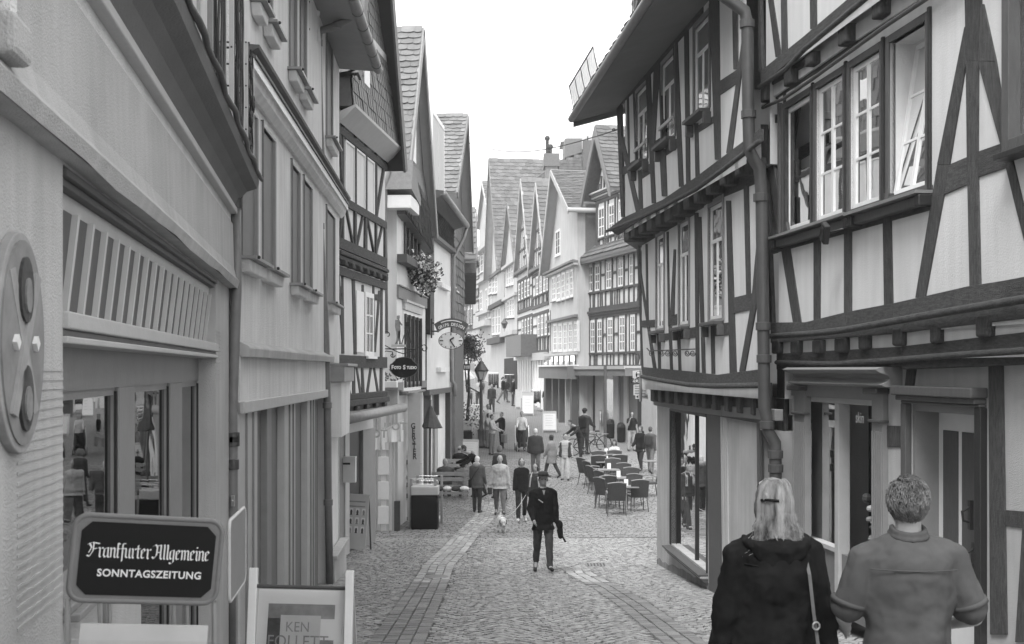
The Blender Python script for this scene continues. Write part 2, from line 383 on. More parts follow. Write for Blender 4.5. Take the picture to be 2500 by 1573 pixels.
# slates: a clipped shingle, unit size, laid out in rows
SL2 = [(0, 0.12), (0.10, 0.02), (0.45, -0.06), (0.82, 0.0), (1.0, 0.14), (1.0, 1.25), (0, 1.25)]
def slate_mesh():
 mb = MB(); mb.prism([(x, y, 0.0) for x, y in SL2], (0, 0, 1)); return mb
_slm = {}
def slates(par, P0, U, V, rows, cols, m, mf, name='slate', parts=True, th=0.014, tilt=0.03, inside=None, rect=False, skew=0.0):
 """P0 lower left corner, U along the course, V up the slope"""
 P0, U, V = Vector(P0), Vector(U), Vector(V); N = U.cross(V).normalized()
 shp = [(0.02, 0), (0.98, 0), (0.98, 1.2), (0.02, 1.2)] if rect else SL2
 key = (m.name, rect)
 if parts and key not in _slm:
  mb = MB(); mb.prism([(x, y, 0.0) for x, y in shp], (0, 0, 1)); _slm[key] = mb.mesh(name, m)
 cells = []
 for j in range(rows):
  sh = 0.5*(j % 2)+random.uniform(-.08, .08)
  for i in range(-1, cols+1):
   x0 = (i+sh)/cols; x1 = (i+1+sh)/cols
   x0, x1 = max(x0, 0), min(x1, 1)
   if x1-x0 < 0.25/cols: continue
   if inside and not inside((x0+x1)/2, (j+0.5)/rows): continue
   cells.append((x0, x1, j/rows, 1/rows))
 base = org(par)
 if parts:
  cells_p, cells = cells[:300], cells[300:]
  for (x0, x1, y, h) in cells_p:
   o = bpy.data.objects.new(name, _slm[key]); COL.objects.link(o); o.parent = par
   ex = U*(x1-x0)*0.985; ey = V*h-N*tilt; ez = N*th
   p = P0+U*x0+V*(y+h*random.uniform(-.07, .07)*(not rect))+N*(tilt+random.uniform(0, 0.012))-base
   o.matrix_local = Matrix(((ex.x, ey.x, ez.x, p.x), (ex.y, ey.y, ez.y, p.y), (ex.z, ey.z, ez.z, p.z), (0, 0, 0, 1)))
 if cells:
  mb = MB(); tn = []
  for (x0, x1, y, h) in cells:
   jj = random.uniform(-.08, .08)*h*(not rect); q = tilt+random.uniform(0, 0.01)
   f = lambda a, b, w: P0+U*(x0+(x1-x0)*a*0.985)+V*(y+jj+h*b)+N*(q-tilt*b+w)
   k = len(mb.f); mb.prism([f(a, b, 0) for a, b in shp], N*th); tn += [random.uniform(.72, 1.3)]*(len(mb.f)-k)
  o = mb.build(name+'_courses', mf, par, kind='stuff')
  a = o.data.attributes.new('tone', 'FLOAT', 'FACE'); a.data.foreach_set('value', np.array(tn, dtype=np.float32))

def gable_house(name, label, A, B, side, D, zN, zF, aps, za, wm, roofm=SLATES, ov=0.3, ovf=0.3, zg=None, grp=None, rrows=24, rcols=24, far_rows=None, rparts=False, vm=BROWN, cat='house', slm=None, soff=None):
 """gable end towards the street; zN/zF eave heights near/far, apex at (aps, za)"""
 f = Fac(A, B, side); L = f.L
 t = thing(name, label, cat, (A[0], A[1], gz(A[1])), grp)
 g0 = (min(gz(A[1]), gz(B[1]))-0.4) if zg is None else zg
 mb = MB(); f.pr(mb, [(0, g0), (L, g0), (L, zF), (aps, za), (0, zN)], -D, 0); mb.build('wall', wm, t)
 for k, (sa, zaa, sb, zb) in enumerate(((0, zN, aps, za), (L, zF, aps, za))):
  e = Vector((sb-sa, zb-zaa)); e.normalize(); s_, z_ = sa-e.x*ov, zaa-e.y*ov; up = Vector((-e.y, e.x)); up = up if up.y > 0 else -up
  mb = MB(); th = 0.10
  mb.hexa([f.P(s_+up.x*q, z_+up.y*q, -D) if w else f.P(s_+up.x*q, z_+up.y*q, ovf) for q, w in ((0, 0), (0, 1), (th, 1), (th, 0))]+
    [f.P(sb+up.x*q, zb+up.y*q, -D) if w else f.P(sb+up.x*q, zb+up.y*q, ovf) for q, w in ((0, 0), (0, 1), (th, 1), (th, 0))])
  rf = mb.build('roof', soff or SOFF, t)
  ln = math.hypot(sb-s_, zb-z_)
  lo_f, lo_b = f.P(s_+up.x*th, z_+up.y*th, ovf), f.P(s_+up.x*th, z_+up.y*th, -D); hi_f = f.P(sb+up.x*th, zb+up.y*th, ovf)
  if k == 0: # near slope faces the viewer
   if side == 'L': slates(rf, lo_b, lo_f-lo_b, hi_f-lo_f, rrows, rcols, slm or SLATE, roofm, parts=rparts)
   else: slates(rf, lo_f, lo_b-lo_f, hi_f-lo_f, rrows, rcols, slm or SLATE, roofm, parts=rparts)
  mb = MB(); dn = 0.16
  mb.hexa([f.P(s_-up.x*q, z_-up.y*q, nn) for q, nn in ((dn, ovf), (dn, ovf+0.05), (-th, ovf+0.05), (-th, ovf))]+
    [f.P(sb-up.x*q, zb-up.y*q, nn) for q, nn in ((dn, ovf), (dn, ovf+0.05), (-th, ovf+0.05), (-th, ovf))])
  mb.build('verge_board', vm, t)
 return t, f

def px_wins(f, t, c, lst, off=0.0, **k):
 out = []
 for x0, x1, y0, y1 in lst:
  a, z1 = f.sz(c, x0, y0, off); b, z1b = f.sz(c, x1, y0, off); _, z0 = f.sz(c, (x0+x1)/2, y1, off); _, z1 = f.sz(c, (x0+x1)/2, y0, off)
  if a > b: a, b = b, a
  out.append((a, b, z0, z1)); win(f, t, a, b, z0, z1, off=off, **k)
 return out
def hbeam(f, t, s0, s1, z, h, off=0.0, proud=0.05, m=None, name='beam', n0=None, bevel=0):
 mb = MB(); N = max(1, int(abs(s1-s0)/1.5)); ph = random.uniform(0, 6)
 f.rect(mb, s0, s1, z-h/2, z+h/2, off-0.03 if n0 is None else n0, off+proud+random.uniform(0, .004)); return mb.build(name, m or TIMH, t, bevel=bevel)
def post(f, t, s0, z0, s1, z1, w, off=0.0, proud=0.04, m=None, name='post', bevel=0):
 mb = MB(); f.pr(mb, [(s0-w/2, z0), (s0+w/2, z0), (s1+w/2, z1), (s1-w/2, z1)], off-0.03, off+proud+random.uniform(0, .005)); return mb.build(name, m or TIM, t, bevel=bevel)
def timber_storey(f, t, s0, s1, zb, zs, zh, zt, wins, off=0.0, step=0.62, m=TIMF, mh=None, br=True, w=0.14, bev=0.0):
 """zb foot beam, zs sill rail, zh head rail, zt top plate; wins = [(a,b)] openings"""
 mh = mh or m
 hbeam(f, t, s0, s1, zb, 0.22, off, 0.06, mh); hbeam(f, t, s0, s1, zt, 0.20, off, 0.055, mh); hbeam(f, t, s0, s1, zs, 0.13, off, 0.05, mh)
 xs = [s0+w/2, s1-w/2]
 for a, b in wins: xs += [a-w*0.6, b+w*0.6]
 xs = sorted(xs); keep = []
 for x in xs:
  if not keep or x-keep[-1] > w*0.9: keep.append(x)
 for x in keep: post(f, t, x, zb, x, zt, w, off, m=m)
 x = s0+step*0.8; k = 0
 while x < s1-step*0.5:
  if min(abs(x-q) for q in keep) > w*1.3: post(f, t, x+random.uniform(-.04, .04), zb, x, zs, w*0.8, off, 0.03, m=m, name='stud')
  x += step
 if br:
  post(f, t, s0+0.55, zb, s0+w, zs, w*0.75, off, 0.045, m=m, name='brace'); post(f, t, s1-0.55, zb, s1-w, zs, w*0.75, off, 0.045, m=m, name='brace')
 ks = [k_ for k_ in keep]
 for i in range(len(ks)-1):
  gap = ks[i+1]-ks[i]; mid = (ks[i]+ks[i+1])/2
  if gap > 0.5 and not any(a < mid < b for a, b in wins): hbeam(f, t, ks[i]+w/2, ks[i+1]-w/2, (zs+zh)/2+0.1, 0.12, off, 0.03, m, name='rail')

# ================================================================ ground
def ground():
 xs = np.array(sorted(set(list(np.arange(-8, 8.01, 0.5))+[-120, -70, -40, -25, -15, -11, 11, 15, 25, 40, 70, 120]))); ys = np.concatenate([np.arange(-30, 0, 5), np.arange(0, 130, 0.5), np.arange(130, 700, 15)])
 V_, F_ = [], []
 for y in ys:
  z = gz(y)
  for x in xs: V_.append((x, y, z-0.018))
 n = len(xs)
 for j in range(len(ys)-1):
  for i in range(n-1): F_.append((j*n+i, j*n+i+1, (j+1)*n+i+1, (j+1)*n+i))
 mb = MB(); mb.v = V_; mb.f = F_; mb.m = [0]*len(F_)
 # far paving is drawn by the material, joints and all
 m = JOINT.copy(); m.name = 'paving_far'; t = m.node_tree; n_ = t.nodes; L = t.links; b = n_['Principled BSDF']
 tc = n_.new('ShaderNodeTexCoord'); br = n_.new('ShaderNodeTexBrick'); br.inputs['Scale'].default_value = 1.0
 br.inputs['Brick Width'].default_value = 0.2; br.inputs['Row Height'].default_value = 0.14; br.inputs['Mortar Size'].default_value = 0.012
 br.inputs['Color1'].default_value = (.19, .19, .19, 1); br.inputs['Color2'].default_value = (.23, .23, .23, 1); br.inputs['Mortar'].default_value = (.10, .10, .10, 1)
 L.new(tc.outputs['Object'], br.inputs['Vector'])
 sp = n_.new('ShaderNodeSeparateXYZ'); L.new(tc.outputs['Object'], sp.inputs[0])
 mr = n_.new('ShaderNodeMapRange'); mr.inputs['From Min'].default_value = 45.6; mr.inputs['From Max'].default_value = 46.0; L.new(sp.outputs[1], mr.inputs[0])
 old = b.inputs['Base Color'].links[0].from_socket
 mx = n_.new('ShaderNodeMix'); mx.data_type = 'RGBA'; L.new(mr.outputs[0], mx.inputs[0]); L.new(old, mx.inputs[6]); L.new(br.outputs['Color'], mx.inputs[7])
 L.new(mx.outputs[2], b.inputs['Base Color'])
 g = mb.build('street_ground', m, None, kind='structure'); return g
GROUND = ground()

def stones(recs, name, m, parent, kind='stuff'):
 """recs: array of (cx, cy, hx, hy, ang, tone)"""
 recs = np.array(recs); n = len(recs); c, s_ = np.cos(recs[:, 4]), np.sin(recs[:, 4])
 vs = np.zeros((n, 8, 3)); k = 0
 zc = np.array([gz(y) for y in np.round(recs[:, 1]*4)/4]); slope = np.array([gz(y+0.25)-gz(y-0.25) for y in np.round(recs[:, 1]*4)/4])*2
 h = rng.uniform(-0.003, 0.005, n); tx = rng.normal(0, 0.035, n); ty = rng.normal(0, 0.035, n)
 for (sx, sy, top) in ((-1, -1, 0), (1, -1, 0), (1, 1, 0), (-1, 1, 0), (-1, -1, 1), (1, -1, 1), (1, 1, 1), (-1, 1, 1)):
  ins = 0.90 if top else 1.0
  lx = sx*recs[:, 2]*ins+rng.normal(0, 0.003, n); ly = sy*recs[:, 3]*ins+rng.normal(0, 0.003, n)
  x = recs[:, 0]+lx*c-ly*s_; y = recs[:, 1]+lx*s_+ly*c
  vs[:, k, 0] = x; vs[:, k, 1] = y; yr = np.round(recs[:, 1]*4)/4
  vs[:, k, 2] = zc+(y-yr)*slope+((h+tx*lx+ty*ly) if top else -0.04); k += 1
 fc = np.array([(4, 5, 6, 7), (0, 1, 5, 4), (1, 2, 6, 5), (2, 3, 7, 6), (3, 0, 4, 7)])
 F_ = (fc[None]+(np.arange(n)*8)[:, None, None]).reshape(-1, 4)
 me = bpy.data.meshes.new(name); me.from_pydata(vs.reshape(-1, 3).tolist(), [], F_.tolist()); me.materials.append(m)
 a = me.attributes.new('tone', 'FLOAT', 'FACE'); a.data.foreach_set('value', np.repeat(recs[:, 5], 5).astype(np.float32))
 o = bpy.data.objects.new(name, me); COL.objects.link(o); o.parent = parent; o['kind'] = kind; return o

# edges of the carriageway and the two gutters, by distance
def lerp(tb, y): return float(np.interp(y, [p[0] for p in tb], [p[1] for p in tb]))
LEFTW = [(0, -1.2), (3.6, -1.6), (10.9, -2.65), (20, -3.1), (21, -3.6), (28.6, -3.7), (29.4, -3.1), (34, -2.9), (40, -2.5), (50, -2.4)]
RIGHTW = [(0, 5.0), (5, 4.6), (14.2, 3.35), (17.3, 3.1), (22, 2.9), (22.3, 5.6), (46, 7.5)]
def pxline(c, pts):
 o = []
 for x, y in pts:
  g = gnd(c, x, y); o.append((g.y, g.x))
 return sorted(o)
GUTL = pxline(0, [(985, 1572), (1080, 1380), (1150, 1300), (1185, 1268), (1200, 1230)])
GUTR = pxline(0, [(1668, 1560), (1560, 1480), (1490, 1435), (1420, 1400)])
def street():
 recs = []; gut = []
 # gutters: rows of longer setts
 for tb, rows in ((GUTL, (-0.30, -0.15, 0.0, 0.15)), (GUTR, (-0.2, -0.04, 0.12))):
  y0, y1 = (4.0, tb[-1][0]+0.5)
  for r in rows:
   y = y0
   while y < y1:
    ln = random.uniform(0.15, 0.24); ym = y+ln/2
    x = lerp(tb, ym) if ym > tb[0][0] else tb[0][1]+(tb[1][1]-tb[0][1])/(tb[1][0]-tb[0][0])*(ym-tb[0][0])
    x2 = lerp(tb, ym+0.2) if ym > tb[0][0] else x+(tb[1][1]-tb[0][1])/(tb[1][0]-tb[0][0])*0.2
    gut.append((x+r, ym, 0.072, ln/2-0.008, -math.atan2(x2-x, 0.2), random.uniform(.9, 1.35))); y += ln
 def ingut(x, y):
  for tb, a, b in ((GUTL, -0.39, 0.24), (GUTR, -0.3, 0.22)):
   if y < tb[-1][0]+0.3:
    gx = lerp(tb, y) if y > tb[0][0] else tb[0][1]+(tb[1][1]-tb[0][1])/(tb[1][0]-tb[0][0])*(y-tb[0][0])
    if a < x-gx < b: return True
  return False
 # small setts laid in segmental arcs up to the cafe, in straight courses beyond it
 W_ = 1.35
 nb = range(-4, 5)
 for k in nb:
  xc = k*W_+W_/2-0.1
  y = 2.5; row = 0
  while y < 27.2:
   n = 14; row += 1
   for i in range(n):
    th = (i+0.5*(row % 2)+random.uniform(.1, .4))/n*1.9-0.95; Rr = W_/2/math.sin(0.95)
    x = xc+Rr*math.sin(th); yy = y+Rr*math.cos(th)-Rr*math.cos(0.95)
    if yy > 27.3 or x < lerp(LEFTW, yy)-0.1 or x > lerp(RIGHTW, yy)+0.1 or ingut(x, yy): continue
    recs.append((x+random.gauss(0, .006), yy+random.gauss(0, .008), 0.046*random.uniform(.85, 1.08), 0.044*random.uniform(.88, 1.06), -th+random.gauss(0, .07), random.choice((1, 1, 1, .92, .86, 1.1, 1.15, .8))*random.uniform(.92, 1.08)))
   y += 0.098
 y = 27.35; j = 0
 while y < 46:
  x = lerp(LEFTW, y)-0.2+0.09*(j % 2); xr = lerp(RIGHTW, y)+0.3
  band = abs((y % 4.0)-0.2) < 0.09
  while x < xr:
   ln = random.uniform(0.17, 0.2); recs.append((x+ln/2, y+0.25*math.sin(x*0.3), ln/2-0.009, 0.051, 0.07*math.cos(x*.3), random.uniform(.62, .78)*(1.25 if band else 1))); x += ln
  y += 0.115; j += 1
 # the largest in view become separate stones
 gut.sort(key=lambda r: abs(r[1]-11.2) if r[1] > 10.9 else 50+abs(r[1]))
 near, rest = gut[:290], gut[290:]
 stones(recs+rest, 'cobblestones', SETT, GROUND)
 mb = MB(); mb.hexa([(-1, -1, -1), (1, -1, -1), (1, 1, -1), (-1, 1, -1), (-.92, -.95, 0), (.92, -.95, 0), (.92, .95, 0), (-.92, .95, 0)]); me = mb.mesh('paving_stone', PAVE)
 for r in near:
  o = bpy.data.objects.new('paving_stone', me); COL.objects.link(o); o.parent = GROUND
  o.location = (r[0], r[1], gz(r[1])+random.uniform(0.0, 0.008)); o.rotation_euler = (math.atan((gz(r[1]+.2)-gz(r[1]-.2))/.4)+random.gauss(0, .02), random.gauss(0, .03), r[4]); o.scale = (r[2], r[3], 0.04)
 mh = thing('manhole_cover', 'small round iron cover set in the cobbles of the left gutter', 'manhole cover', gnd(0, 1065, 1410))
 mb = MB(); g = gnd(0, 1065, 1410); mb.lathe((g.x, g.y, g.z-0.02), [(0.20, 0), (0.20, 0.034), (0.17, 0.036)], 18); mb.build('lid', PIPEG, mh)
 for i, (x, y) in enumerate(((1455, 1381), )):
  g = gnd(0, x, y); tg = thing('drain_grate', 'small iron drain grate in the cobbles right of the man in the hat', 'drain grate', g)
  mb = MB(); mb.box((g.x, g.y, g.z), (0.4, 0.3, 0.03)); mb.build('frame', PIPEG, tg)
  for q in range(6):
   mb = MB(); mb.box((g.x-0.15+q*0.06, g.y, g.z+0.018), (0.022, 0.24, 0.012)); mb.build('bar', IRON, tg)
street()
# ================================================================ right side, nearest house
def house_r1():
 f = Fac((4.42, 5.0), (3.285, 14.15), 'R')
 t = thing('timber_house', 'large timber house at the right edge with four tall windows and two doors', 'house', (4.42, 5.0, gz(5)))
 zg = gz(14)-0.4; L = f.L
 zs = f.sz(9, 600, 120)[1]; zs = f.sz(9, 155, 212)[1]; zt = f.sz(4, 185, 700)[1]
 zf1b = f.sz(9, 90, 900)[1]; zf2 = 3.0+CAMZ
 # window openings of the first floor
 W_ = []
 for xl, xr in ((187, 372), (412, 600), (650, 858), (925, 1178)):
  a = f.sz(4, xl, 900)[0]; b = f.sz(4, xr, 900)[0]; W_.append((min(a, b), max(a, b), zs, f.sz(4, (xl+xr)/2, 700-(xl-185)*0.62)[1]))
 WF = []
 ztop = sum(w[3] for w in W_)/4
 W_ = [(a, b, zs+0.02, ztop) for a, b, _, _ in W_]
 ra = f.sz(4, 1842, 900)[0]; WR = (ra-1.1, ra+0.02, f.sz(4, 1800, 985)[1], ztop+0.6)
 wall(f, t, 0, L, zf1b-0.1, zf2+0.7, W_+[WR], 0.0, PL)
 shell(f, t, 0, L, zg, 9.5, -0.25, 7, PL)
 wall(f, t, 0, L, f.sz(4, 20, 600, 0.2)[1]+.02, 9.5, [], 0.16, PL, back=0.3)
 # ground floor with its openings, set back under the jetty
 d1a, d1b = f.sz(9, 240, 1300, -0.18)[0], f.sz(9, 860, 1300, -0.18)[0]; d2a, d2b = f.sz(9, 1075, 1400, -0.18)[0], f.sz(9, 1560, 1400, -0.18)[0]
 ztd = f.sz(9, 500, 1310, -0.18)[1]; ztd2 = f.sz(9, 1300, 1400, -0.18)[1]
 D1 = (min(d1a, d1b)+0.12, max(d1a, d1b)-0.12, gz(12)-0.3, ztd); D2 = (min(d2a, d2b), max(d2a, d2b), gz(10)-0.3, ztd2)
 wall(f, t, 0, L, zg, zf1b+0.35, [D1, D2], -0.18, PLR, back=0.5)
 # windows
 for i, (a, b, z0, z1) in enumerate(W_):
  # near end is +s = smaller; the black boards stand on the near side of each opening
  w = win(f, t, a, b, z0, z1, cols=2, rows=3 if i < 2 else 3, depth=0.06, casing=0.075, proud=0.02, cm=BROWN, bar=0.055, gb=0.026,
    curtain=(CURT, CURT, DARKIN, DARKIN)[i], sill=0, label=('tall white window tilted open, nearest of the four' if i == 0 else None)) if i else None
  if i == 3:      # the nearest casement is tilted open: sash and panes lean inwards at the top
   w['label'] = 'nearest of the four upper windows, its sash tilted open'; p = f.P(a, z0, -.03)-org(t)
   Mt = Matrix.Translation(p) @ Matrix.Rotation(R(9), 4, f.d) @ Matrix.Translation(-p)
   if (Mt @ (p+Vector((0, 0, 1)))-p).dot(f.n) > 0: Mt = Matrix.Translation(p) @ Matrix.Rotation(R(-9), 4, f.d) @ Matrix.Translation(-p)
   for ch in w.children:
    if ch.name[:4] in ('sash', 'pane'): ch.data.transform(Mt)
    if ch.name[:4] == 'room': ch.data.transform(Matrix.Translation(f.n*-.3))
 # order: W_[0] is the farthest; W_[3] the nearest (tilted open)
 a, b, z0, z1 = W_[0]; win(f, t, a, b, z0, z1, cols=1, rows=1, depth=0.06, casing=0.075, proud=.02, cm=BROWN, bar=0.055, curtain=CURT, sill=0)
 for i, (a, b, z0, z1) in enumerate(W_):
  mb = MB(); f.rect(mb, a-0.10, a-0.055, z0-0.1, z1+0.1, -0.02, 0.03); mb.build('window_board', TRIM, t, bevel=0.008)
 mb = MB(); f.rect(mb, W_[0][1]+0.07, W_[0][1]+0.11, zs-0.1, ztop+0.1, -0.02, 0.05); mb.build('window_board', BROWN, t)
 # curtain drape and open sash in the nearest window
 a, b, z0, z1 = W_[3]
 win(f, t, WR[0], WR[1], WR[2], WR[3], cols=2, rows=3, depth=0.16, casing=0.1, proud=0.10, cm=BROWN, curtain=DARKIN, sill=0.16, sillm=TRIM)
 # sills with consoles
 s0, s1 = W_[3][0]-0.12, W_[0][1]+0.13
 for k, (p, q) in enumerate(((s0, (s0+s1)/2-0.35), ((s0+s1)/2-0.34, s1))):
  mb = MB(); f.rect(mb, p, q, zs-0.075+0.012*k, zs-0.045+0.012*k, 0, 0.17); mb.build('sill', LEAD, t)
  mb = MB(); f.pr(mb, [(p+.02, zs-0.08), (q-.02, zs-0.08), (q-.05, zs-0.17), (p+.05, zs-0.17)], 0, 0.10); mb.build('sill_apron', BROWN, t, bevel=0.01)
  [f.piece('console', t, [(u_, zs-.19), (u_+.09, zs-.19), (u_+.09, zs-.08), (u_, zs-.08)], 0, .14, TRIM, .015) for u_ in (p, q-.1)]
 # first floor timbers
 P = [(20, 50, -560, 60, 105, 870), (388, 433, 230, 388, 430, 812), (600, 650, 40, 600, 650, 760), (868, 922, -80, 880, 938, 705), (175, 190, -780, 180, 192, 210)]
 beams(f, t, 9, P, 'post', TIM, 0, 0.04)
 beams(f, t, 9, [(1440, 1556, -1500, 1450, 1532, -1000), (1450, 1532, -1000, 1458, 1528, -300), (1458, 1528, -300, 1476, 1547, 570)], 'post', TIM, 0, 0.05)
 beams(f, t, 9, [(1440, 1492, -1240, 1250, 1335, -279), (1250, 1335, -279, 1097, 1165, 650), (92, 128, -630, 58, 98, -420), (45, 90, -420, 150, 195, 300), (130, 195, 120, 245, 302, 832),
     (1540, 1572, -1400, 1532, 1660, -999), (1532, 1660, -999, 1690, 1750, -420), (1690, 1750, -420, 1815, 1870, 90), (1815, 1870, 90, 1900, 1950, 420)], 'brace', TIM, 0, 0.035)
 beams(f, t, 9, [(90, 225, 700, 40, 1215, -140, 1210, 38), (1330, -279, 1460, -334, 1460, -139, 1300, -69), (1530, -369, 1700, -429, 1735, -259, 1530, -189)], 'rail', TIMH, 0, 0.028)
 beams(f, t, 9, [(90, 226, 1215, -120, 1210, 36, 90, 345)], 'rail', TIMH, 0, 0.024)
 # sill beam in pieces, roll moulding, fascia, joist ends, plate
 xs = [90, 330, 620, 940, 1200, 1460, 1700, 2200]; tp = [822, 820, 748, 688, 630, 570, 532, 440]; bt = [925, 915, 885, 822, 775, 725, 690, 610]
 for i in range(7): beams(f, t, 9, [(xs[i], tp[i], xs[i+1], tp[i+1], xs[i+1], bt[i+1], xs[i], bt[i])], 'sill_beam', TIMH, 0.0, 0.06)
 def roll(pts, r, off, nm='moulding', m=TIMH):
  mb = MB(); mb.tube([f.P(*f.sz(9, x, y, off), off) for x, y in pts], r, 8); mb.build(nm, m, t, smooth=True)
 roll([(92, 918), (400, 898), (620, 872), (900, 822), (1300, 752), (1858, 660), (2200, 608)], 0.035, 0.09)
 zc = f.sz(9, 300, 950, 0.0)[1]
 beams(f, t, 9, [(90, 925, 900, 840, 900, 905, 90, 965), (900, 840, 2200, 620, 2200, 755, 900, 905)], 'beam', TIMH, -0.08, 0.10)
 for i, (x0, x1, y0, y1) in enumerate(((92, 140, 940, 1040), (222, 275, 950, 1042), (373, 433, 945, 1040), (528, 600, 930, 1035), (695, 752, 905, 1012), (930, 992, 860, 985), (1193, 1248, 830, 968), (1512, 1602, 775, 925), (1960, 2060, 690, 860))):
  a, z1 = f.sz(9, x0, y0, 0.04); b, _ = f.sz(9, x1, y0, 0.04); _, z0 = f.sz(9, (x0+x1)/2, y1, 0.04); a, b = min(a, b), max(a, b)
  mb = MB(); f.rect(mb, a, b, z0, z1, -0.2, 0.04); mb.build('joist_end', TIM, t, bevel=0.025)
 zq0, zq1 = f.sz(9, 180, 1040, -0.14)[1], f.sz(9, 180, 960, -0.14)[1]
 mb = MB(); f.rect(mb, 0, L, zq0-0.1, zq1+0.3, -0.22, -0.03); mb.build('infill', PL, t)
 beams(f, t, 4, [(20, 635, 600, 225, 600, 335, 20, 740), (600, 225, 1180, -165, 1180, -40, 600, 335)], 'infill', PL, .02, .03)
 beams(f, t, 9, [(130, 1040, 1000, 990, 1000, 1085, 130, 1108), (1000, 988, 2200, 850, 2200, 1010, 1000, 1080)], 'plate', TIMH, -0.18, 0.16)
 roll([(130, 1100), (500, 1112), (900, 1088), (1350, 1052), (1858, 1018), (2200, 1000)], 0.028, 0.02)
 beams(f, t, 9, [(130, 1112, 1000, 1090, 1000, 1130, 130, 1150), (1000, 1085, 2200, 1010, 2200, 1100, 1000, 1150)], 'beam', TIMH, -0.18, 0.12)
 # ground floor posts and rails
 o = -0.18
 beams(f, t, 9, [(135, 180, 1120, 130, 190, 2100), (1042, 1102, 1110, 1020, 1075, 1300), (1608, 1702, 1080, 1620, 1730, 3000)], 'post', TIM, o, 0.05)
 beams(f, t, 9, [(880, 1540, 1010, 1545, 1010, 1690, 880, 1690), (1720, 2130, 2100, 2160, 2100, 2290, 1720, 2240)], 'rail', TIM, o, 0.03)
 beams(f, t, 18, [(1585, 1660, 600, 1528, 1600, 1500)], 'brace', TIM, o, 0.035)
 # first shop door: moulded hood on pilasters, pale door with glass, window with the shop name
 za, zb = f.sz(9, 540, 1262, o)[1], f.sz(9, 540, 1135, o)[1]
 hs0, hs1 = f.sz(9, 875, 1200, o+0.2)[0], f.sz(9, 215, 1200, o+0.2)[0]
 prof = [(0.0, 0), (0.10, 0), (0.19, 0.06), (0.22, 0.14), (0.17, 0.26), (0.13, 0.42), (0.15, 0.6), (0.24, 0.74), (0.28, 0.88), (0.22, 1.0), (0.0, 1.0)]
 mb = MB(); h = zb-za
 for i in range(len(prof)-1):
  (n0, q0), (n1, q1) = prof[i], prof[i+1]
  mb.quad(f.P(hs0, za+q0*h, o+n0), f.P(hs1, za+q0*h, o+n0), f.P(hs1, za+q1*h, o+n1), f.P(hs0, za+q1*h, o+n1))
 for s_ in (hs0, hs1): mb.poly([f.P(s_, za+q*h, o+n_) for n_, q in prof])
 mb.build('door_hood', GREYP, t)
 for x0, x1 in ((243, 315), (782, 858)):
  a, b = sorted((f.sz(9, x0, 1350, o+0.08)[0], f.sz(9, x1, 1350, o+0.08)[0])); zg_ = gz(12)
  mb = MB(); f.rect(mb, a, b, zg_-0.3, za, o-0.02, o+0.06)
  pl = mb.build('pilaster', GREYP, t)
  for q in range(5):
   mb = MB(); x = a+(b-a)*(q+0.5)/5; f.rect(mb, x-0.009, x+0.009, zg_+0.5, za-0.45, o+0.06, o+0.072); mb.build('fluting', GREYP, pl)
  f.piece('capital', pl, [(a-.03, za-.07), (b+.03, za-.07), (b+.03, za-.01), (a-.03, za-.01)], o, o+.15, BROWN, .01); f.piece('astragal', pl, [(a-.02, za-.36), (b+.02, za-.36), (b+.02, za-.33), (a-.02, za-.33)], o, o+.10, BROWN, .01)
 mb = MB(); f.rect(mb, D1[0]-.05, D1[1]+.05, za-0.14, za+0.0, o-0.02, o+0.04); mb.build('lintel', GREYP, t)
 # inside of the shop
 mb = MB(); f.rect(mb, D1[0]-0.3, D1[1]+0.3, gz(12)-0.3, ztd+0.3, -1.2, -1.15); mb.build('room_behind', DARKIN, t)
 a, b = D1[0], D1[1]; m_ = a+(b-a)*0.47; zz = gz(11.5)+0.05
 fr = thing_part('door', t); 
 mb = MB()
 for q in ((b-0.09, b, zz, ztd), (a, b-0.09, ztd-0.12, ztd), (m_-0.05, m_+0.06, zz, ztd-0.12)): f.rect(mb, *q, o-0.16, o-0.02)
 mb.build('door_frame', LIGHTP, t, bevel=0.008)
 zm = f.sz(18, 300, 890, o)[1]
 mb = MB(); f.rect(mb, m_+0.06, b-0.09, zz, zm, o-0.14, o-0.06); mb.build('door_panel', SHUT, t); mb = MB(); f.rect(mb, m_+0.06, b-0.09, zm, zm+0.05, o-0.14, o-0.03); mb.build('rail', LIGHTP, t)
 mb = MB(); f.rect(mb, m_+0.07, b-0.10, zm+0.05, ztd-0.13, o-0.10, o-0.09); mb.build('glass_panel', GLASS, t)
 mb = MB(); f.rect(mb, a, m_-0.05, zz, zm, o-0.14, o-0.06); mb.build('door_panel', SHUT, t)
 mb = MB(); mb.prism([f.P(b-0.15, ztd-0.2, -0.5), f.P(b-0.42, zm+0.5, -0.5), f.P(b-0.5, zm+0.5, -0.5), f.P(b-0.3, ztd-0.2, -0.5)], f.n*-0.02); mb.build('curtain', CURTW, t)
 p = f.P((a+m_)/2+0.02, f.sz(18, 440, 540, o)[1], -0.45)
 mb = MB()
 for i in range(26): mb.ball(p+Vector((random.uniform(-.16, .16), random.uniform(-.14, .14), random.uniform(-.75, .25))), random.uniform(.025, .06), 7, 5, sc=(1, 1, random.uniform(.4, 1.2)), mat=random.choice((PRINT, PRINTL, PAPER, PRINTD)))
 dec = mb.build('shop_ornaments', None, t, kind=None)
 p = f.P((a+m_)/2+0.06, f.sz(18, 395, -40, -0.3)[1], -0.26)
 for i, (wd, dz, sz_) in enumerate((('skin', 0.0, 0.17),)):
  text_obj('lettering', wd, sz_, f.M((a+m_)/2+0.02, f.sz(9, 750, 1490, -0.3)[1], -0.25) @ Matrix.Rotation(R(-90), 4, 'Z') @ Matrix.Rotation(R(90), 4, 'Z'), LETTER, t, sx=0.8)
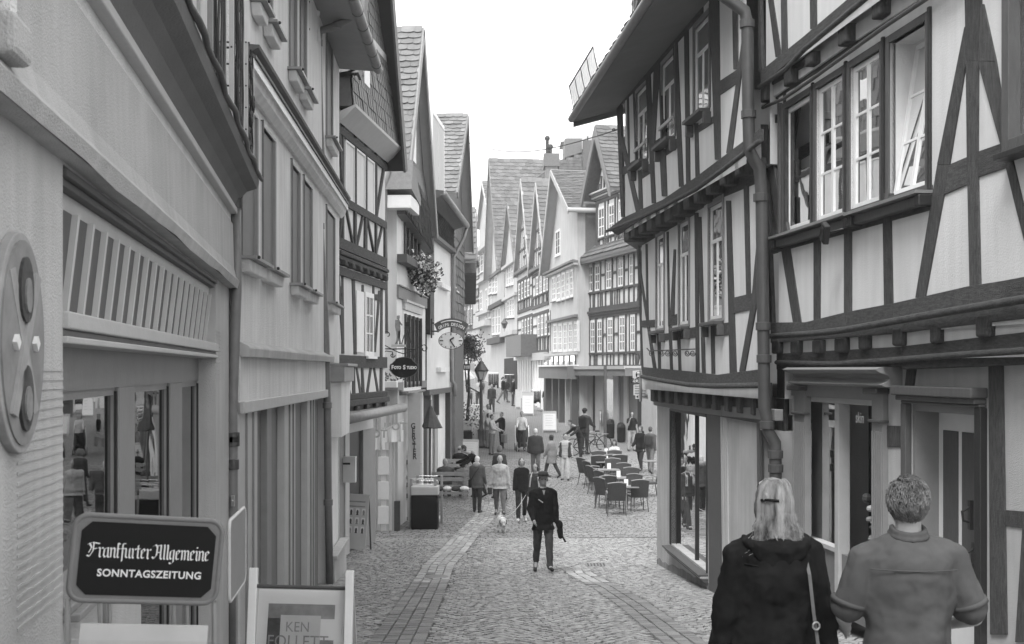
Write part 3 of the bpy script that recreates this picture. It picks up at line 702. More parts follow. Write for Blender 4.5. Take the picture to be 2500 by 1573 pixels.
 # second door: dark moulded frame, pale panelled door with wrought handle
 ft = f.sz(9, 1330, 1272, o+.1)[1]
 a, b = D2[0], D2[1]; zz = gz(9.8)+0.1
 cs = [(a-0.11, b+0.13, ztd2+0.08, ft, 0.16), (a-0.09, b+0.11, ztd2+0.03, ztd2+0.08, 0.12), (a-0.09, b+0.10, ztd2, ztd2+0.03, 0.07)]
 for q in cs: mb = MB(); f.rect(mb, q[0], q[1], q[2], q[3], o, o+q[4]); mb.build('door_cornice', BROWN, t, bevel=0.012)
 for q0, q1 in ((b, b+0.10), (a-0.10, a)): mb = MB(); f.rect(mb, q0, q1, zz-0.5, ztd2, o, o+0.07); mb.build('door_surround', TRIM if q0 < b else BROWN, t, bevel=0.01)
 mb = MB()
 for q in ((b-0.05, b, zz-.4, ztd2), (a, a+0.05, zz-.4, ztd2), (a+0.05, b-0.05, ztd2-0.07, ztd2)): f.rect(mb, *q, o-0.32, o-0.01)
 mb.build('door_jamb', GREYP, t)
 dr = MB(); f.rect(dr, a+0.05, b-0.05, zz-.3, ztd2-0.07, o-0.30, o-0.25); dd = dr.build('door', WHITE, t, label='pale panelled door with an iron handle')
 w_ = (b-a-0.1)
 for q in ((0.42, 0.62, 0.5, 2.0), (0.68, 0.92, 0.5, 2.0)):
  mb = MB(); f.rect(mb, a+0.05+w_*q[0], a+0.05+w_*q[1], zz+q[2], ztd2-0.25, o-0.252, o-0.24); mb.build('door_panel', BROWN, dd, bevel=0.008)
 for (x, y) in ((1215, 600), (1240, 900)):
  p = f.P(*f.sz(18, x, y, -0.3), -0.3)
  mb = MB(); mb.tube([p+f.d*0.0+f.n*0.0+Vector((0, 0, -.07)), p+f.n*0.07+Vector((0, 0, -.05)), p+f.n*0.08+Vector((0, 0, .03)), p+f.n*0.01+Vector((0, 0, .07))], 0.012, 8)
  mb.box(p, (0.03, 0.06, 0.26)); mb.build('door_handle', IRON, dd)
 # plaster patch over the door with worn raised letters
 # second floor
 o2 = 0.16
 z2 = f.sz(4, 20, 600, 0.2)[1]
 beams(f, t, 4, [(20, 495, 310, 262, 325, 340, 20, 600), (310, 262, 620, 0, 740, 0, 325, 335), (620, 0, 1000, -300, 1150, -330, 740, 0)], 'sill_beam', TIMH, o2, 0.05)
 mb = MB(); mb.tube([f.P(*f.sz(4, x, y, 0.25), 0.25) for x, y in ((10, 612), (200, 480), (325, 345), (740, 0), (1100, -290))], 0.03, 8); mb.build('moulding', TIMH, t, smooth=True)
 beams(f, t, 4, [(0, 12, -80, 5, 30, 500), (158, 196, -100, 165, 205, 400), (360, 405, -150, 365, 408, 205)], 'post', TIM, o2, 0.035)
 beams(f, t, 4, [(65, 100, -40, 122, 165, 400)], 'brace', TIM, o2, 0.03)
 # jetty between first and second floor: joist ends with plaster between
 beams(f, t, 4, [(20, 620, 330, 395, 330, 460, 20, 640)], 'beam', TIMH, -0.05, 0.10)
 for i, (x0, x1, y0, y1) in enumerate(((22, 55, 600, 720), (183, 228, 505, 605), (330, 380, 385, 465), (560, 620, 200, 320), (795, 862, 20, 130), (1060, 1140, -180, -60))):
  a, z1 = f.sz(4, x0, y0, 0.13); b, _ = f.sz(4, x1, y0, 0.13); _, z0 = f.sz(4, (x0+x1)/2, y1-10, 0.13)
  mb = MB(); f.rect(mb, min(a, b), max(a, b), z0, z1, -0.1, 0.14); mb.build('joist_end', TIM, t, bevel=0.02)
 beams(f, t, 4, [(30, 755, 600, 390, 600, 300, 30, 690), (600, 390, 1180, 0, 1180, -110, 600, 300)], 'plate', TIMH, -0.02, 0.06)
 mb = MB(); mb.tube([f.P(*f.sz(4, x, y, 0.09), 0.09) for x, y in ((35, 752), (180, 690), (370, 560), (610, 385), (880, 190), (1165, 0), (1400, -160))], 0.022, 8); mb.build('moulding', BROWN, t, smooth=True)
 # flood lamp under the sill
 p = f.P(*f.sz(9, 470, 200, 0.25), 0.25)
 fl = thing('floodlight', 'small rectangular floodlight under the window sill of the near right house', 'floodlight', p)
 mb = MB(); mb.box(p, (0.06, 0.16, 0.2), M=Matrix.Rotation(R(25), 3, 'X')); mb.build('housing', TRIM, fl, bevel=0.01)
 mb = MB(); mb.tube([p+Vector((.02, -.03, 0)), p+Vector((.12, -.16, 0.02)), p+Vector((.24, -.2, 0.05))], 0.014, 6); mb.build('arm', TRIM, fl)
 mb = MB(); mb.box(p+Vector((-0.034, 0.0, 0)), (0.008, 0.13, 0.16), M=Matrix.Rotation(R(25), 3, 'X')); mb.build('lens', GLASSD, fl)
 return f, t
def thing_part(n, t): return None
R1F, R1T = house_r1()

# ================================================================ right side, second house
def house_r2():
 G = Fac((3.2, 14.2), (2.78, 22.0), 'R'); F1 = Fac((3.08, 14.2), (2.46, 21.75), 'R'); F2 = Fac((2.90, 14.2), (2.12, 21.5), 'R')
 t = thing('timber_house', 'timber framed house with jettied storeys, steep slate roof and a wide shop window', 'house', (3.2, 14.2, gz(14.2)))
 zg = gz(23)-0.4
 z1 = G.sz(8, 700, 1320)[1]; z1 = CAMZ-0.26; z2 = F2.sz(3, 850, 1300)[1]; ze = F2.sz(3, 600, 420)[1]
 LG, L1, L2 = G.L, F1.L, F2.L
 # ground floor
 ws = sorted((G.sz(17, 235, 400)[0], G.sz(17, 465, 400)[0])); wz0, wz1 = G.sz(17, 215, 850)[1], G.sz(17, 215, 5)[1]
 ds = sorted((G.sz(17, 800, 300)[0], G.sz(17, 960, 300)[0])); dz1 = G.sz(17, 850, 140)[1]
 HW = (ws[0], ws[1], wz0, wz1); HD = (max(0.05, ds[0]), ds[1], zg, dz1)
 wall(G, t, 0, LG, zg, z1+0.05, [HW, HD], 0, PLR, back=0.4)
 shell(G, t, 0, LG, zg, z1, -0.3, 6, PLR)
 mb = MB(); P = G.P      # end wall of the ground floor
 mb.quad(P(LG, zg, 0), P(LG, zg, -6), P(LG, z1, -6), P(LG, z1, 0)); mb.build('end_wall', PLR, t)
 # shop window
 a, b, c, d = HW
 mb = MB()
 for q in ((a-0.06, a, c-.02, d+.04), (b, b+0.10, c-.02, d+.04), (a, b, d, d+0.06)): G.rect(mb, *q, -0.3, 0.02)
 sw = mb.build('shop_window', TRIM, t, bevel=0.01)
 mb = MB(); G.rect(mb, b-0.10, b, c, d, -0.3, -0.08); mb.build('reveal', DARKWOOD, sw)
 mm = G.sz(17, 370, 500)[0]
 for q in (mm,): mb = MB(); G.rect(mb, q-0.03, q+0.03, c, d, -0.12, -0.05); mb.build('mullion', TRIM, sw)
 for q0, q1 in ((a, mm-0.03), (mm+0.03, b-0.10)): mb = MB(); G.rect(mb, q0, q1, c, d, -0.09, -0.08); mb.build('pane', GLASS, sw)
 mb = MB(); G.rect(mb, a, b, c-0.1, d, -1.6, -1.5); mb.build('back_board', CURT, sw)
 for i in range(3):
  mb = MB(); mb.ball(G.P(mm+(i-1)*0.9, c+0.55+0.2*(i % 2), -0.8), 0.38, 12, 8, sc=(0.7, 1, 0.8)); mb.ball(G.P(mm+(i-1)*0.9, c+1.0, -0.8), 0.3, 12, 8, sc=(0.7, 1.1, 0.7)); mb.box(G.P(mm+(i-1)*0.9, c+0.1, -0.8), (0.6, 0.5, 0.3)); mb.build('display_cushion', (PAPER, LIGHTP, WHITE)[i], sw, smooth=True)
 for k in range(4): mb = MB(); G.rect(mb, a-0.1, b+0.06, c-0.06-0.035*k, c-0.03-0.035*k, 0, 0.16-0.03*k); mb.build('sill', (BROWN, STONE, BROWN, BROWN)[k], sw, bevel=0.005)
 # dark plinth stain and loose plaster at the foot
 pr_ = [(0, gz(14.2))]
 mb = MB(); n = 26; up = [(i/n*LG, gz(14.2+i/n*7.8)+0.05+abs(math.sin(i*1.7))*0.07+random.uniform(0, .05)) for i in range(n+1)]
 G.pr(mb, [(0, zg)]+up+[(LG, zg)], -0.05, 0.008) if False else None
 for i in range(n): G.pr(mb, [(up[i][0], zg), (up[i+1][0], zg), up[i+1], up[i]], -0.02, 0.006)
 mb.build('plinth_stain', PLD, t)
 # wooden pier and mouldings
 beams(G, t, 17, [(462, 548, 28, 480, 560, 1190)], 'pier', BROWN, 0, 0.04)
 beams(G, t, 17, [(550, 562, 40, 565, 578, 1190), (566, 580, 42, 582, 592, 1190), (584, 592, 44, 596, 603, 1190)], 'moulding', LIGHTP, 0, 0.05)
 beams(G, t, 17, [(785, 800, 70, 795, 808, 1150)], 'door_frame', BROWN, 0, 0.04)
 mb = MB(); G.rect(mb, HD[0], HD[1], zg, HD[3], -0.4, -0.35); mb.build('door', BROWN, t)
 # lintel band
 lz = [(120, -30, 300, 6, 300, -60, 120, -110), (300, 6, 560, 42, 560, -25, 300, -60), (560, 42, 905, 75, 905, 0, 560, -25)]
 for x0, y0, x1, y1, x2, y2, x3, y3 in lz: beams(G, t, 17, [(x3, y3, x2, y2, x1, y1, x0, y0)], 'lintel', SHUT, 0, 0.07, bevel=0.01)
 mb = MB(); G.rect(mb, 0, LG, z1-0.42, z1+0.1, -0.02, 0.05); mb.build('lintel', DARKWOOD, t)
 # first floor
 def wins(F, c, lst, zb, zt):
  o = []
  for xl, xr in lst:
   a_, b_ = sorted((F.sz(c, xl, 500)[0], F.sz(c, xr, 500)[0])); o.append((a_, b_, zb, zt))
  return o
 zb1, zt1 = F1.sz(8, 900, 865)[1], F1.sz(8, 860, 20)[1]
 w1 = wins(F1, 8, ((460, 516), (628, 700), (850, 950)), zb1+0.04, zt1)
 wall(F1, t, 0, L1, z1-0.1, z2+0.1, w1, 0, PL)
 shell(F1, t, 0, L1, z1-0.1, z2+0.1, -0.3, 6, PL)
 mb = MB(); mb.quad(F1.P(L1, z1-.1, 0), F1.P(L1, z1-.1, -6), F1.P(L1, z2+.1, -6), F1.P(L1, z2+.1, 0)); mb.build('end_wall', PL, t)
 for a_, b_, c_, d_ in w1:
  win(F1, t, a_, b_, c_, d_, cols=2, rows=1, transom=0.3, depth=0.05, casing=0.045, proud=.012, ct=0.09, cm=GREYP, bar=0.05, curtain=DARKIN, sill=0.14, sillm=BROWN)
  mb = MB(); F1.rect(mb, a_-0.11, a_-0.05, c_-0.05, d_+0.12, 0, 0.02); mb.build('window_board', GREYP, t, bevel=0.008)
  [F1.piece('console', t, [(u_, c_-.25), (u_+.08, c_-.25), (u_+.08, c_-.1), (u_, c_-.1)], 0, .1, BROWN, .01) for u_ in (a_-.12, b_+.01)]
 beams(F1, t, 8, [(466, 488, 950, 474, 492, 1225), (550, 572, 900, 562, 580, 1225), (612, 632, 920, 625, 643, 1235), (742, 768, 60, 752, 776, 1250), (862, 886, 880, 868, 892, 1252), (975, 1008, -30, 1002, 1052, 1250),
  (760, 790, 90, 798, 822, 1250), (380, 392, 290, 388, 402, 890), (1105, 1140, -140, 1125, 1156, 690), (316, 330, 300, 350, 362, 1210), (1212, 1232, -60, 1222, 1242, 1225), (536, 548, 200, 548, 560, 900)], 'post', TIM, 0, 0.035)
 beams(F1, t, 8, [(324, 338, 440, 384, 400, 850), (384, 400, 850, 436, 458, 1210), (588, 602, 330, 562, 590, 820), (1200, 1226, 300, 1160, 1200, 740), (1160, 1200, 740, 1072, 1112, 1235)], 'brace', TIM, 0, 0.042)
 beams(F1, t, 8, [(1020, 690, 1225, 640, 1225, 762, 1020, 808), (340, 858, 455, 850, 455, 905, 340, 908), (560, 822, 612, 808, 612, 888, 560, 895), (870, 890, 995, 870, 995, 965, 870, 975), (480, 955, 560, 950, 560, 1000, 480, 1005), (640, 920, 745, 905, 745, 985, 640, 995)], 'rail', TIMH, 0, 0.025)
 beams(F1, t, 8, [(350, 1200, 700, 1232, 700, 1325, 362, 1280), (700, 1232, 905, 1258, 905, 1342, 700, 1325), (905, 1258, 1240, 1215, 1240, 1335, 905, 1342)], 'sill_beam', TIMH, 0, 0.06)
 mb = MB(); mb.tube([F1.P(*F1.sz(8, x, y, 0.08), 0.08) for x, y in ((355, 1272), (500, 1300), (700, 1332), (900, 1342), (1240, 1335))], 0.035, 8); mb.build('moulding', TIMH, t, smooth=True)
 for x0, x1, y1 in ((425, 470, 1385), (480, 520, 1380), (535, 582, 1390), (600, 650, 1395), (667, 715, 1405), (735, 783, 1412), (805, 852, 1425), (880, 928, 1440), (972, 1020, 1450), (1062, 1112, 1450), (1165, 1215, 1455)):
  a_, b_ = sorted((F1.sz(8, x0, 1350, -0.05)[0], F1.sz(8, x0+(x1-x0)*0.55, 1350, -0.05)[0]))
  mb = MB(); F1.rect(mb, a_, b_, z1-0.32, z1-0.08, -0.5, -0.03); mb.build('joist_end', TIM, t, bevel=0.02)
 beams(F1, t, 8, [(220, 270, 600, 30, 600, 160, 310, 330), (600, 30, 830, -100, 830, 0, 600, 160), (830, -100, 1240, -340, 1240, -170, 830, 0)], 'plate', TIMH, -0.02, 0.05)
 # second floor
 zb2, zt2 = F2.sz(3, 900, 790)[1], F2.sz(3, 860, 190)[1]
 w2 = wins(F2, 3, ((440, 515), (615, 706), (840, 945)), zb2+0.03, zt2)
 wall(F2, t, 0, L2, z2-0.1, ze+0.3, w2, 0, PL)
 shell(F2, t, 0, L2, z2-0.1, ze+0.3, -0.3, 6, PL)
 mb = MB(); mb.quad(F2.P(L2, z2-.1, 0), F2.P(L2, z2-.1, -6), F2.P(L2, ze+.3, -6), F2.P(L2, ze+.3, 0)); mb.build('end_wall', PL, t)
 for i, (a_, b_, c_, d_) in enumerate(w2):
  win(F2, t, a_, b_, c_, d_, cols=2, rows=1, transom=0.3, depth=0.05, casing=0.045, proud=.012, ct=0.08, cm=GREYP, bar=0.05, curtain=DARKIN, sill=0.16, sillm=BROWN)
  mb = MB(); F2.rect(mb, a_-0.11, a_-0.05, c_-0.05, d_+0.12, 0, 0.02); mb.build('window_board', BROWN if i else TIM, t, bevel=0.008)
  [F2.piece('console', t, [(u_, c_-.27), (u_+.08, c_-.27), (u_+.08, c_-.1), (u_, c_-.1)], 0, .11, BROWN, .012) for u_ in (a_-.12, b_+.01)]
  if i != (0 if w2[0][0] < w2[1][0] else 2): mb = MB(); F2.rect(mb, a_-0.02, b_+0.02, c_+0.22, c_+0.27, 0.03, 0.06); mb.build('guard_bar', LIGHTP, t)
 beams(F2, t, 3, [(498, 532, 440, 545, 572, 1420), (690, 722, 260, 735, 765, 1305), (770, 800, 200, 785, 812, 1285), (945, 1012, -20, 985, 1024, 1115), (298, 328, 690, 330, 350, 1515), (370, 382, 640, 380, 390, 1145), (450, 472, 1190, 455, 482, 1460),
  (598, 640, 1040, 615, 652, 1370), (842, 866, 860, 850, 876, 1240), (1105, 1142, -60, 1115, 1146, 485), (412, 424, 610, 430, 440, 1180), (590, 602, 440, 612, 622, 1080)], 'post', TIM, 0, 0.035)
 beams(F2, t, 3, [(318, 344, 955, 436, 468, 1490), (560, 602, 440, 550, 582, 720), (550, 582, 720, 540, 566, 1000), (1178, 1200, 250, 1064, 1102, 1070)], 'brace', TIM, 0, 0.042)
 beams(F2, t, 3, [(1012, 570, 1150, 480, 1150, 575, 1012, 672), (330, 1178, 440, 1108, 440, 1172, 330, 1232), (545, 1000, 615, 955, 615, 1030, 545, 1082), (460, 1190, 550, 1130, 550, 1200, 460, 1260), (640, 1020, 745, 950, 745, 1020, 640, 1090), (862, 880, 990, 800, 990, 850, 862, 930)], 'rail', TIMH, 0, 0.025)
 beams(F2, t, 3, [(345, 1520, 620, 1395, 620, 1450, 500, 1512), (620, 1395, 850, 1238, 850, 1325, 620, 1452), (850, 1238, 1300, 900, 1300, 985, 850, 1325), (345, 1520, 500, 1512, 300, 1640, 240, 1600)], 'sill_beam', TIMH, 0, 0.06)
 mb = MB(); mb.tube([F2.P(*F2.sz(3, x, y, 0.08), 0.08) for x, y in ((230, 1615), (500, 1505), (620, 1445), (850, 1325), (1050, 1180), (1300, 985))], 0.032, 8); mb.build('moulding', TIMH, t, smooth=True)
 for c, x0, x1, y0, y1 in ((8, 232, 285, 205, 262), (8, 283, 330, 178, 235), (8, 340, 392, 148, 205), (8, 400, 460, 112, 180), (8, 467, 525, 68, 150), (8, 532, 592, 32, 115), (8, 600, 662, -5, 75), (3, 645, 690, 1455, 1512), (3, 702, 765, 1420, 1495), (3, 777, 832, 1372, 1450), (3, 850, 898, 1342, 1410), (3, 935, 985, 1275, 1350), (3, 1032, 1080, 1210, 1290), (3, 1140, 1190, 1145, 1220)):
  if c == 8 and x0 == 600: pass
  a_, z_1 = F2.sz(c, x0, y0, -0.03); b_, _ = F2.sz(c, x0+(x1-x0)*0.6, y0, -0.03); _, z_0 = F2.sz(c, (x0+x1)/2, y1, -0.03)
  mb = MB(); F2.rect(mb, min(a_, b_), max(a_, b_), z_0, z_1+0.06, -0.5, 0.0); mb.build('joist_end', TIM, t, bevel=0.02)
 beams(F2, t, 3, [(300, 700, 500, 490, 500, 560, 320, 740), (500, 490, 900, 40, 900, 90, 500, 560)], 'plate', TIMH, 0, 0.045)
 # eave: soffit, fascia, gutter, roof
 e0, e1 = (2.04-0.1, 14.0, 4.83+CAMZ), (1.20, 22.4, 4.83+CAMZ)
 E0, E1 = Vector(e0), Vector(e1); zi = ze+0.05
 I0, I1 = F2.P(0, zi, 0), F2.P(L2, zi, 0)
 I1b = I1+Vector((0.1, 0.9, 0))
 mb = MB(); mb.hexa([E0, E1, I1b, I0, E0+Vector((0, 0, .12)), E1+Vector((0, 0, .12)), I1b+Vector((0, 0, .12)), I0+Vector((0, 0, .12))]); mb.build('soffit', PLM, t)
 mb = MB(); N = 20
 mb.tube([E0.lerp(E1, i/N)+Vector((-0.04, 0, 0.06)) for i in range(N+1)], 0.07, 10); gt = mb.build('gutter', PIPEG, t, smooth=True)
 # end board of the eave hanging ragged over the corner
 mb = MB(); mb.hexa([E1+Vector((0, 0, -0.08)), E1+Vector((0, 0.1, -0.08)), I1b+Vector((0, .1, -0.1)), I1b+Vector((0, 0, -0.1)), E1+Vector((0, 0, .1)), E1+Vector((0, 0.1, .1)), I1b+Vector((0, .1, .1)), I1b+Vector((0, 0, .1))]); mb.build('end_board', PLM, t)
 # steep slated upper wall
 S0, S1 = Vector((3.05, 14.0, ze+0.2)), Vector((2.30, 22.0, ze+0.25)); T0, T1 = Vector((3.25, 14.0, 9.5)), Vector((2.34, 21.85, 9.5))
 mb = MB(); mb.hexa([S0, S1, S1+Vector((5, .4, 0)), S0+Vector((5, 0, 0)), T0, T1, T1+Vector((4.5, .4, 0)), T0+Vector((4.5, 0, 0))])
 rf = mb.build('roof', SLATE, t)
 slates(rf, S1, S0-S1, T1-S1, 14, 22, SLATE, SLATES)
 # flared foot of the roof down to the gutter
 q0, q1 = E0+Vector((0, 0, .14)), E1+Vector((0, 0, .14)); h0, h1 = S0+Vector((0, 0, .55)), S1+Vector((0, .1, .55))
 mb = MB(); mb.hexa([q0, q1, h1+Vector((.3, 0, -.5)), h0+Vector((.3, 0, -.5)), q0+Vector((0, 0, .05)), q1+Vector((0, 0, .05)), h1, h0]); r2 = mb.build('roof', SLATE, t)
 slates(r2, q1+Vector((0, 0, .05)), q0-q1, h1-q1-Vector((0, 0, .05)), 4, 26, SLATE, SLATES)
 # snow guard on brackets
 sg = thing('snow_guard', 'iron snow guard standing on the eave of the slate roofed house', 'snow guard', E1+Vector((0, 0, .2)))
 k0, k1 = E1+Vector((0.0, -0.3, .22)), E1.lerp(E0, 0.36)+Vector((0.0, 0, .22)); lean = Vector((-0.10, 0, 0.40))
 for w_ in (0.0, 1.0): mb = MB(); mb.tube([k0+lean*w_, k1+lean*w_], 0.014, 6); mb.build('rail', IRON, sg)
 for i in range(5): mb = MB(); p = k0.lerp(k1, i/4); mb.bar(p-Vector((0, 0, .1)), p+lean, 0.03, 0.012); mb.build('bracket', IRON, sg)
 for i in range(44): mb = MB(); p = k0.lerp(k1, (i+.5)/44); mb.tube([p, p+lean], 0.004, 4); mb.build('rod', IRON, sg)
 # scroll bracket on the first floor
 sc_ = thing('scroll_bracket', 'wrought iron scrollwork bracket on the white first floor of the second right house', 'iron bracket', F1.P(*F1.sz(8, 560, 1080, .1), .1))
 mb = MB(); mb.tube([F1.P(*F1.sz(8, x, y, .12), .12) for x, y in ((392, 1062), (410, 1082), (745, 1068))], 0.010, 6); mb.build('rail', IRON, sc_)
 for x in (425, 500, 545, 600, 690, 730):
  mb = MB(); q = []
  for i in range(22):
   th = i/21*math.pi*3.2; rr = 26*(1-i/26); q.append(F1.P(*F1.sz(8, x+rr*math.cos(th)*0.8, 1098+rr*math.sin(th)*.95, .12), .12))
  mb.tube(q, 0.008, 5); mb.build('scroll', IRON, sc_)
 # rain pipe between the two houses
 dp = thing('downpipe', 'dark rain pipe with a double bend between the two nearest right houses', 'rain pipe', (3.1, 13.9, gz(13.9)))
 Y = 13.9; path = [(3, 1000, -60), (3, 1100, 10), (3, 1195, 80), (3, 1213, 170), (3, 1220, 800), (3, 1228, 1050), (3, 1262, 1120), (3, 1300, 1180), (3, 1308, 1300), (8, 1240, 0), (8, 1252, 900), (8, 1262, 1515), (17, 852, 60), (17, 858, 140), (17, 905, 215), (17, 908, 330), (17, 910, 1100)]
 pts = [at(c, x, y, Y) for c, x, y in path]
 mb = MB(); mb.tube(pts, 0.075, 12); mb.build('pipe', PIPE, dp, smooth=True)
 for c, x, y in ((3, 1213, 170), (3, 1222, 800), (3, 1307, 1380), (8, 1252, 900), (8, 1258, 1140), (17, 852, 100), (17, 908, 290), (17, 909, 380)):
  p = at(c, x, y, Y); mb = MB(); mb.lathe(p, [(0.075, -.05), (0.092, -.045), (0.092, .045), (0.075, .05)], 14); mb.build('collar', PIPE, dp)
 return t
R2T = house_r2()
# ================================================================ left side, nearest building (one storey shop front with a flat canopy)
def house_l1():
 f = Fac((-0.72, -1.9), (-2.68, 10.9), 'L')
 t = thing('shop_building', 'low rough plastered shop with slatted fascia and flat canopy, nearest on the left', 'shop building', (-1.2, 1.0, gz(1)))
 L = f.L; zg = gz(11)-0.5; zl = CAMZ+0.77; P = f.P
 a0 = f.sz(5, 438, 900)[0]; a1 = f.sz(5, 1505, 1060)[0]
 zh = f.sz(5, 1500, 1062)[1]            # underside of the sign board
 wt0 = f.sz(1, 420, 1180)[1]; zt = f.sz(5, 1545, 620)[1]
 zt = (zt+f.sz(1, 450, 1140)[1])/2
 zsn = f.sz(20, 470, 1225)[1]; zsill = zsn-1.5
 HB = (a0, a1, zh-0.02, zt+0.04); HW = (a0, a1, zsill, zh-0.02)
 wall(f, t, -3, L, zg, zl+0.02, [(a0, a1, zsill, zt+0.04)], 0, PLR, back=0.45)
 shell(f, t, -3, L, zg, zl+0.9, -0.45, 6, PLR)
 mb = MB(); mb.quad(P(L, zg, 0), P(L, zg, -1), P(L, zl+.9, -1), P(L, zl+.9, 0)); mb.build('end_wall', PLR, t)
 # combed plaster ribs at the edge of the opening and beside the emblem
 for (s0, s1, n0, n1, z0, z1) in ((a0-0.62, a0-0.01, 0, 0.002, f.sz(5, 380, 1560)[1]-0.62, f.sz(5, 380, 1130)[1]), (a1+0.01, a1+0.42, 0, 0.002, f.sz(5, 1540, 1210)[1], f.sz(5, 1540, 880)[1])):
  mb = MB(); z = z0; k = 0
  while z < z1:
   N = 8; zz = [z+0.0015*math.sin(k*0.4+q*0.9)+random.uniform(-.0012, .0012) for q in range(N+1)]
   for q in range(N):
    x0, x1 = s0+(s1-s0)*q/N, s0+(s1-s0)*(q+1)/N
    f.pr(mb, [(x0, zz[q]), (x1, zz[q+1]), (x1, zz[q+1]+0.011), (x0, zz[q]+0.011)], -0.01, n1+0.002)
   z += 0.033; k += 1
  mb.build('combed_plaster', PLR, t, kind='stuff')
 # upper plaster band with a ledge, projecting
 mb = MB(); n0 = 0.05
 pts = [(-0.3, zl), (n0+0.03, zl), (n0+0.05, zl+0.06), (n0+0.02, zl+0.10), (n0, zl+0.18), (n0-0.01, zl+0.60), (-0.3, zl+0.60)]
 N = 26
 for i in range(len(pts)-1):
  for k in range(N):
   s0, s1 = -3+(L+3.02)*k/N, -3+(L+3.02)*(k+1)/N
   w = lambda s_, q: 0.008*math.sin(s_*2.3+q)+0.005*math.sin(s_*5.1+q*2)
   mb.quad(P(s0, pts[i][1]+w(s0, 1)*(i in (0, 1)), pts[i][0]), P(s1, pts[i][1]+w(s1, 1)*(i in (0, 1)), pts[i][0]), P(s1, pts[i+1][1], pts[i+1][0]), P(s0, pts[i+1][1], pts[i+1][0]))
 mb.poly([P(L+.02, z, n) for n, z in pts]); mb.build('upper_wall', PLR, t)
 z1 = zl+0.60
 mb = MB(); f.rect(mb, -3, L+0.02, z1, z1+0.10, -0.2, n0-0.03); mb.build('shadow_gap', PLG, t)
 mb = MB(); f.rect(mb, -3, L+0.02, z1+0.095, z1+0.155, -0.2, n0+0.03); mb.build('ledge_strip', LIGHTP, t, bevel=0.01)
 cv = [(n0+0.0, z1+0.155), (n0+0.02, z1+0.20), (n0+0.05, z1+0.27), (n0+0.11, z1+0.33), (n0+0.20, z1+0.36), (n0+0.22, z1+0.41), (n0+0.22, z1+0.44)]
 mb = MB()
 for i in range(len(cv)-1): mb.quad(P(-3, cv[i][1], cv[i][0]), P(L+.04, cv[i][1], cv[i][0]), P(L+.04, cv[i+1][1], cv[i+1][0]), P(-3, cv[i+1][1], cv[i+1][0]))
 mb.poly([P(L+.04, z, n) for n, z in cv]+[P(L+.04, cv[-1][1], -.2), P(L+.04, cv[0][1], -.2)]); mb.quad(P(-3, cv[-1][1], cv[-1][0]), P(L+.04, cv[-1][1], cv[-1][0]), P(L+.04, cv[-1][1], -1), P(-3, cv[-1][1], -1))
 mb.build('canopy_fascia', PLM, t)
 mb = MB(); N = 60
 lip = [P(-3+(L+3.05)*i/N, z1+0.455+0.008*math.sin(i*0.9), n0+0.235+0.012*math.sin(i*1.7)) for i in range(N+1)]; mb.tube(lip, 0.022, 7)
 mb.build('canopy_edge', TRIM, t, smooth=True)
 # recessed window head: dark moulded lintel, frame, slanting slats, sign board
 o = -0.03
 for k, (zz0, zz1, nn, m) in enumerate(((zt+0.0, zt+0.03, 0.015, BROWN), (zt-0.03, zt, -0.01, BROWN), (zt-0.10, zt-0.03, -0.05, LIGHTP))):
  mb = MB(); f.rect(mb, a0, a1, zz0, zz1, -0.3, nn); mb.build('head_moulding', m, t, bevel=0.004)
 mb = MB(); f.rect(mb, a0, a0+0.05, zh, zt-0.03, -0.3, -0.05); mb.build('frame_post', LIGHTP, t)
 mb = MB(); f.rect(mb, a0, a1, zh, zt, -0.36, -0.34); mb.build('slat_backing', SHUT, t)
 xs_t = [450, 570, 680, 768, 850, 920, 990, 1048, 1105, 1162, 1210, 1250, 1292, 1330, 1368, 1400, 1432, 1462, 1490, 1518]
 xs_b = [-200, 508, 615, 705, 788, 862, 935, 995, 1052, 1108, 1160, 1206, 1248, 1282, 1318, 1352, 1386, 1418, 1447, 1478]
 # slats: evenly spaced boards on edge, leaning out at the top
 zb = zh+0.11; ztop = zt-0.10
 sb = [f.sz(5, x, 790+(x-430)*0.265, -0.05)[0] for x in xs_b[1:]]
 n_s = 21; sp = (sb[-1]-sb[0])/(len(sb)-1)
 s = sb[0]-sp
 k = 0
 while s < a1-0.05:
  mb = MB()
  st = s-0.02
  mb.hexa([P(s-0.018, zb, -0.12), P(s+0.018, zb, -0.12), P(s+0.018, zb, -0.07), P(s-0.018, zb, -0.07), P(st-0.018, ztop, -0.07), P(st+0.018, ztop, -0.07), P(st+0.018, ztop, -0.02), P(st-0.018, ztop, -0.02)])
  if s > a0+0.03: mb.build('slat', SLATW, t)
  mb = MB(); mb.quad(P(s, zb, -0.095), P(s+sp, zb, -0.095), P(st+sp, ztop, -0.045), P(st, ztop, -0.045)); mb.build('slat_panel', PANELD, t)
  s += sp; k += 1
 for k, (q0, q1, nn) in enumerate(((zh+0.045, zb, 0.025), (zh+0.018, zh+0.045, 0.0), (zh-0.01, zh+0.018, 0.02))):
  mb = MB(); f.rect(mb, a0, a1, q0, q1, -0.25, nn); mb.build('sign_board', LIGHTP if k != 1 else SHUT, t, bevel=0.006)
 # shop window: grey head, piers and dark glazing
 zw = zh-0.20
 mb = MB(); f.rect(mb, a0, a1, zw, zh-0.01, -0.34, -0.14); mb.build('window_head', GREYP, t)
 P_ = [(5, 820, 930), (5, 1180, 1262)]
 piers = []
 for c, x0, x1 in P_:
  a, b = sorted((f.sz(c, x0, 1200, -0.14)[0], f.sz(c, x1, 1200, -0.14)[0])); piers.append((a, b))
 for a, b in piers: mb = MB(); f.rect(mb, a, b, zsill, zw, -0.34, -0.13); mb.build('pier', GREYP, t, bevel=0.008)
 edges = [a0]+[q for p_ in piers for q in p_]+[a1]
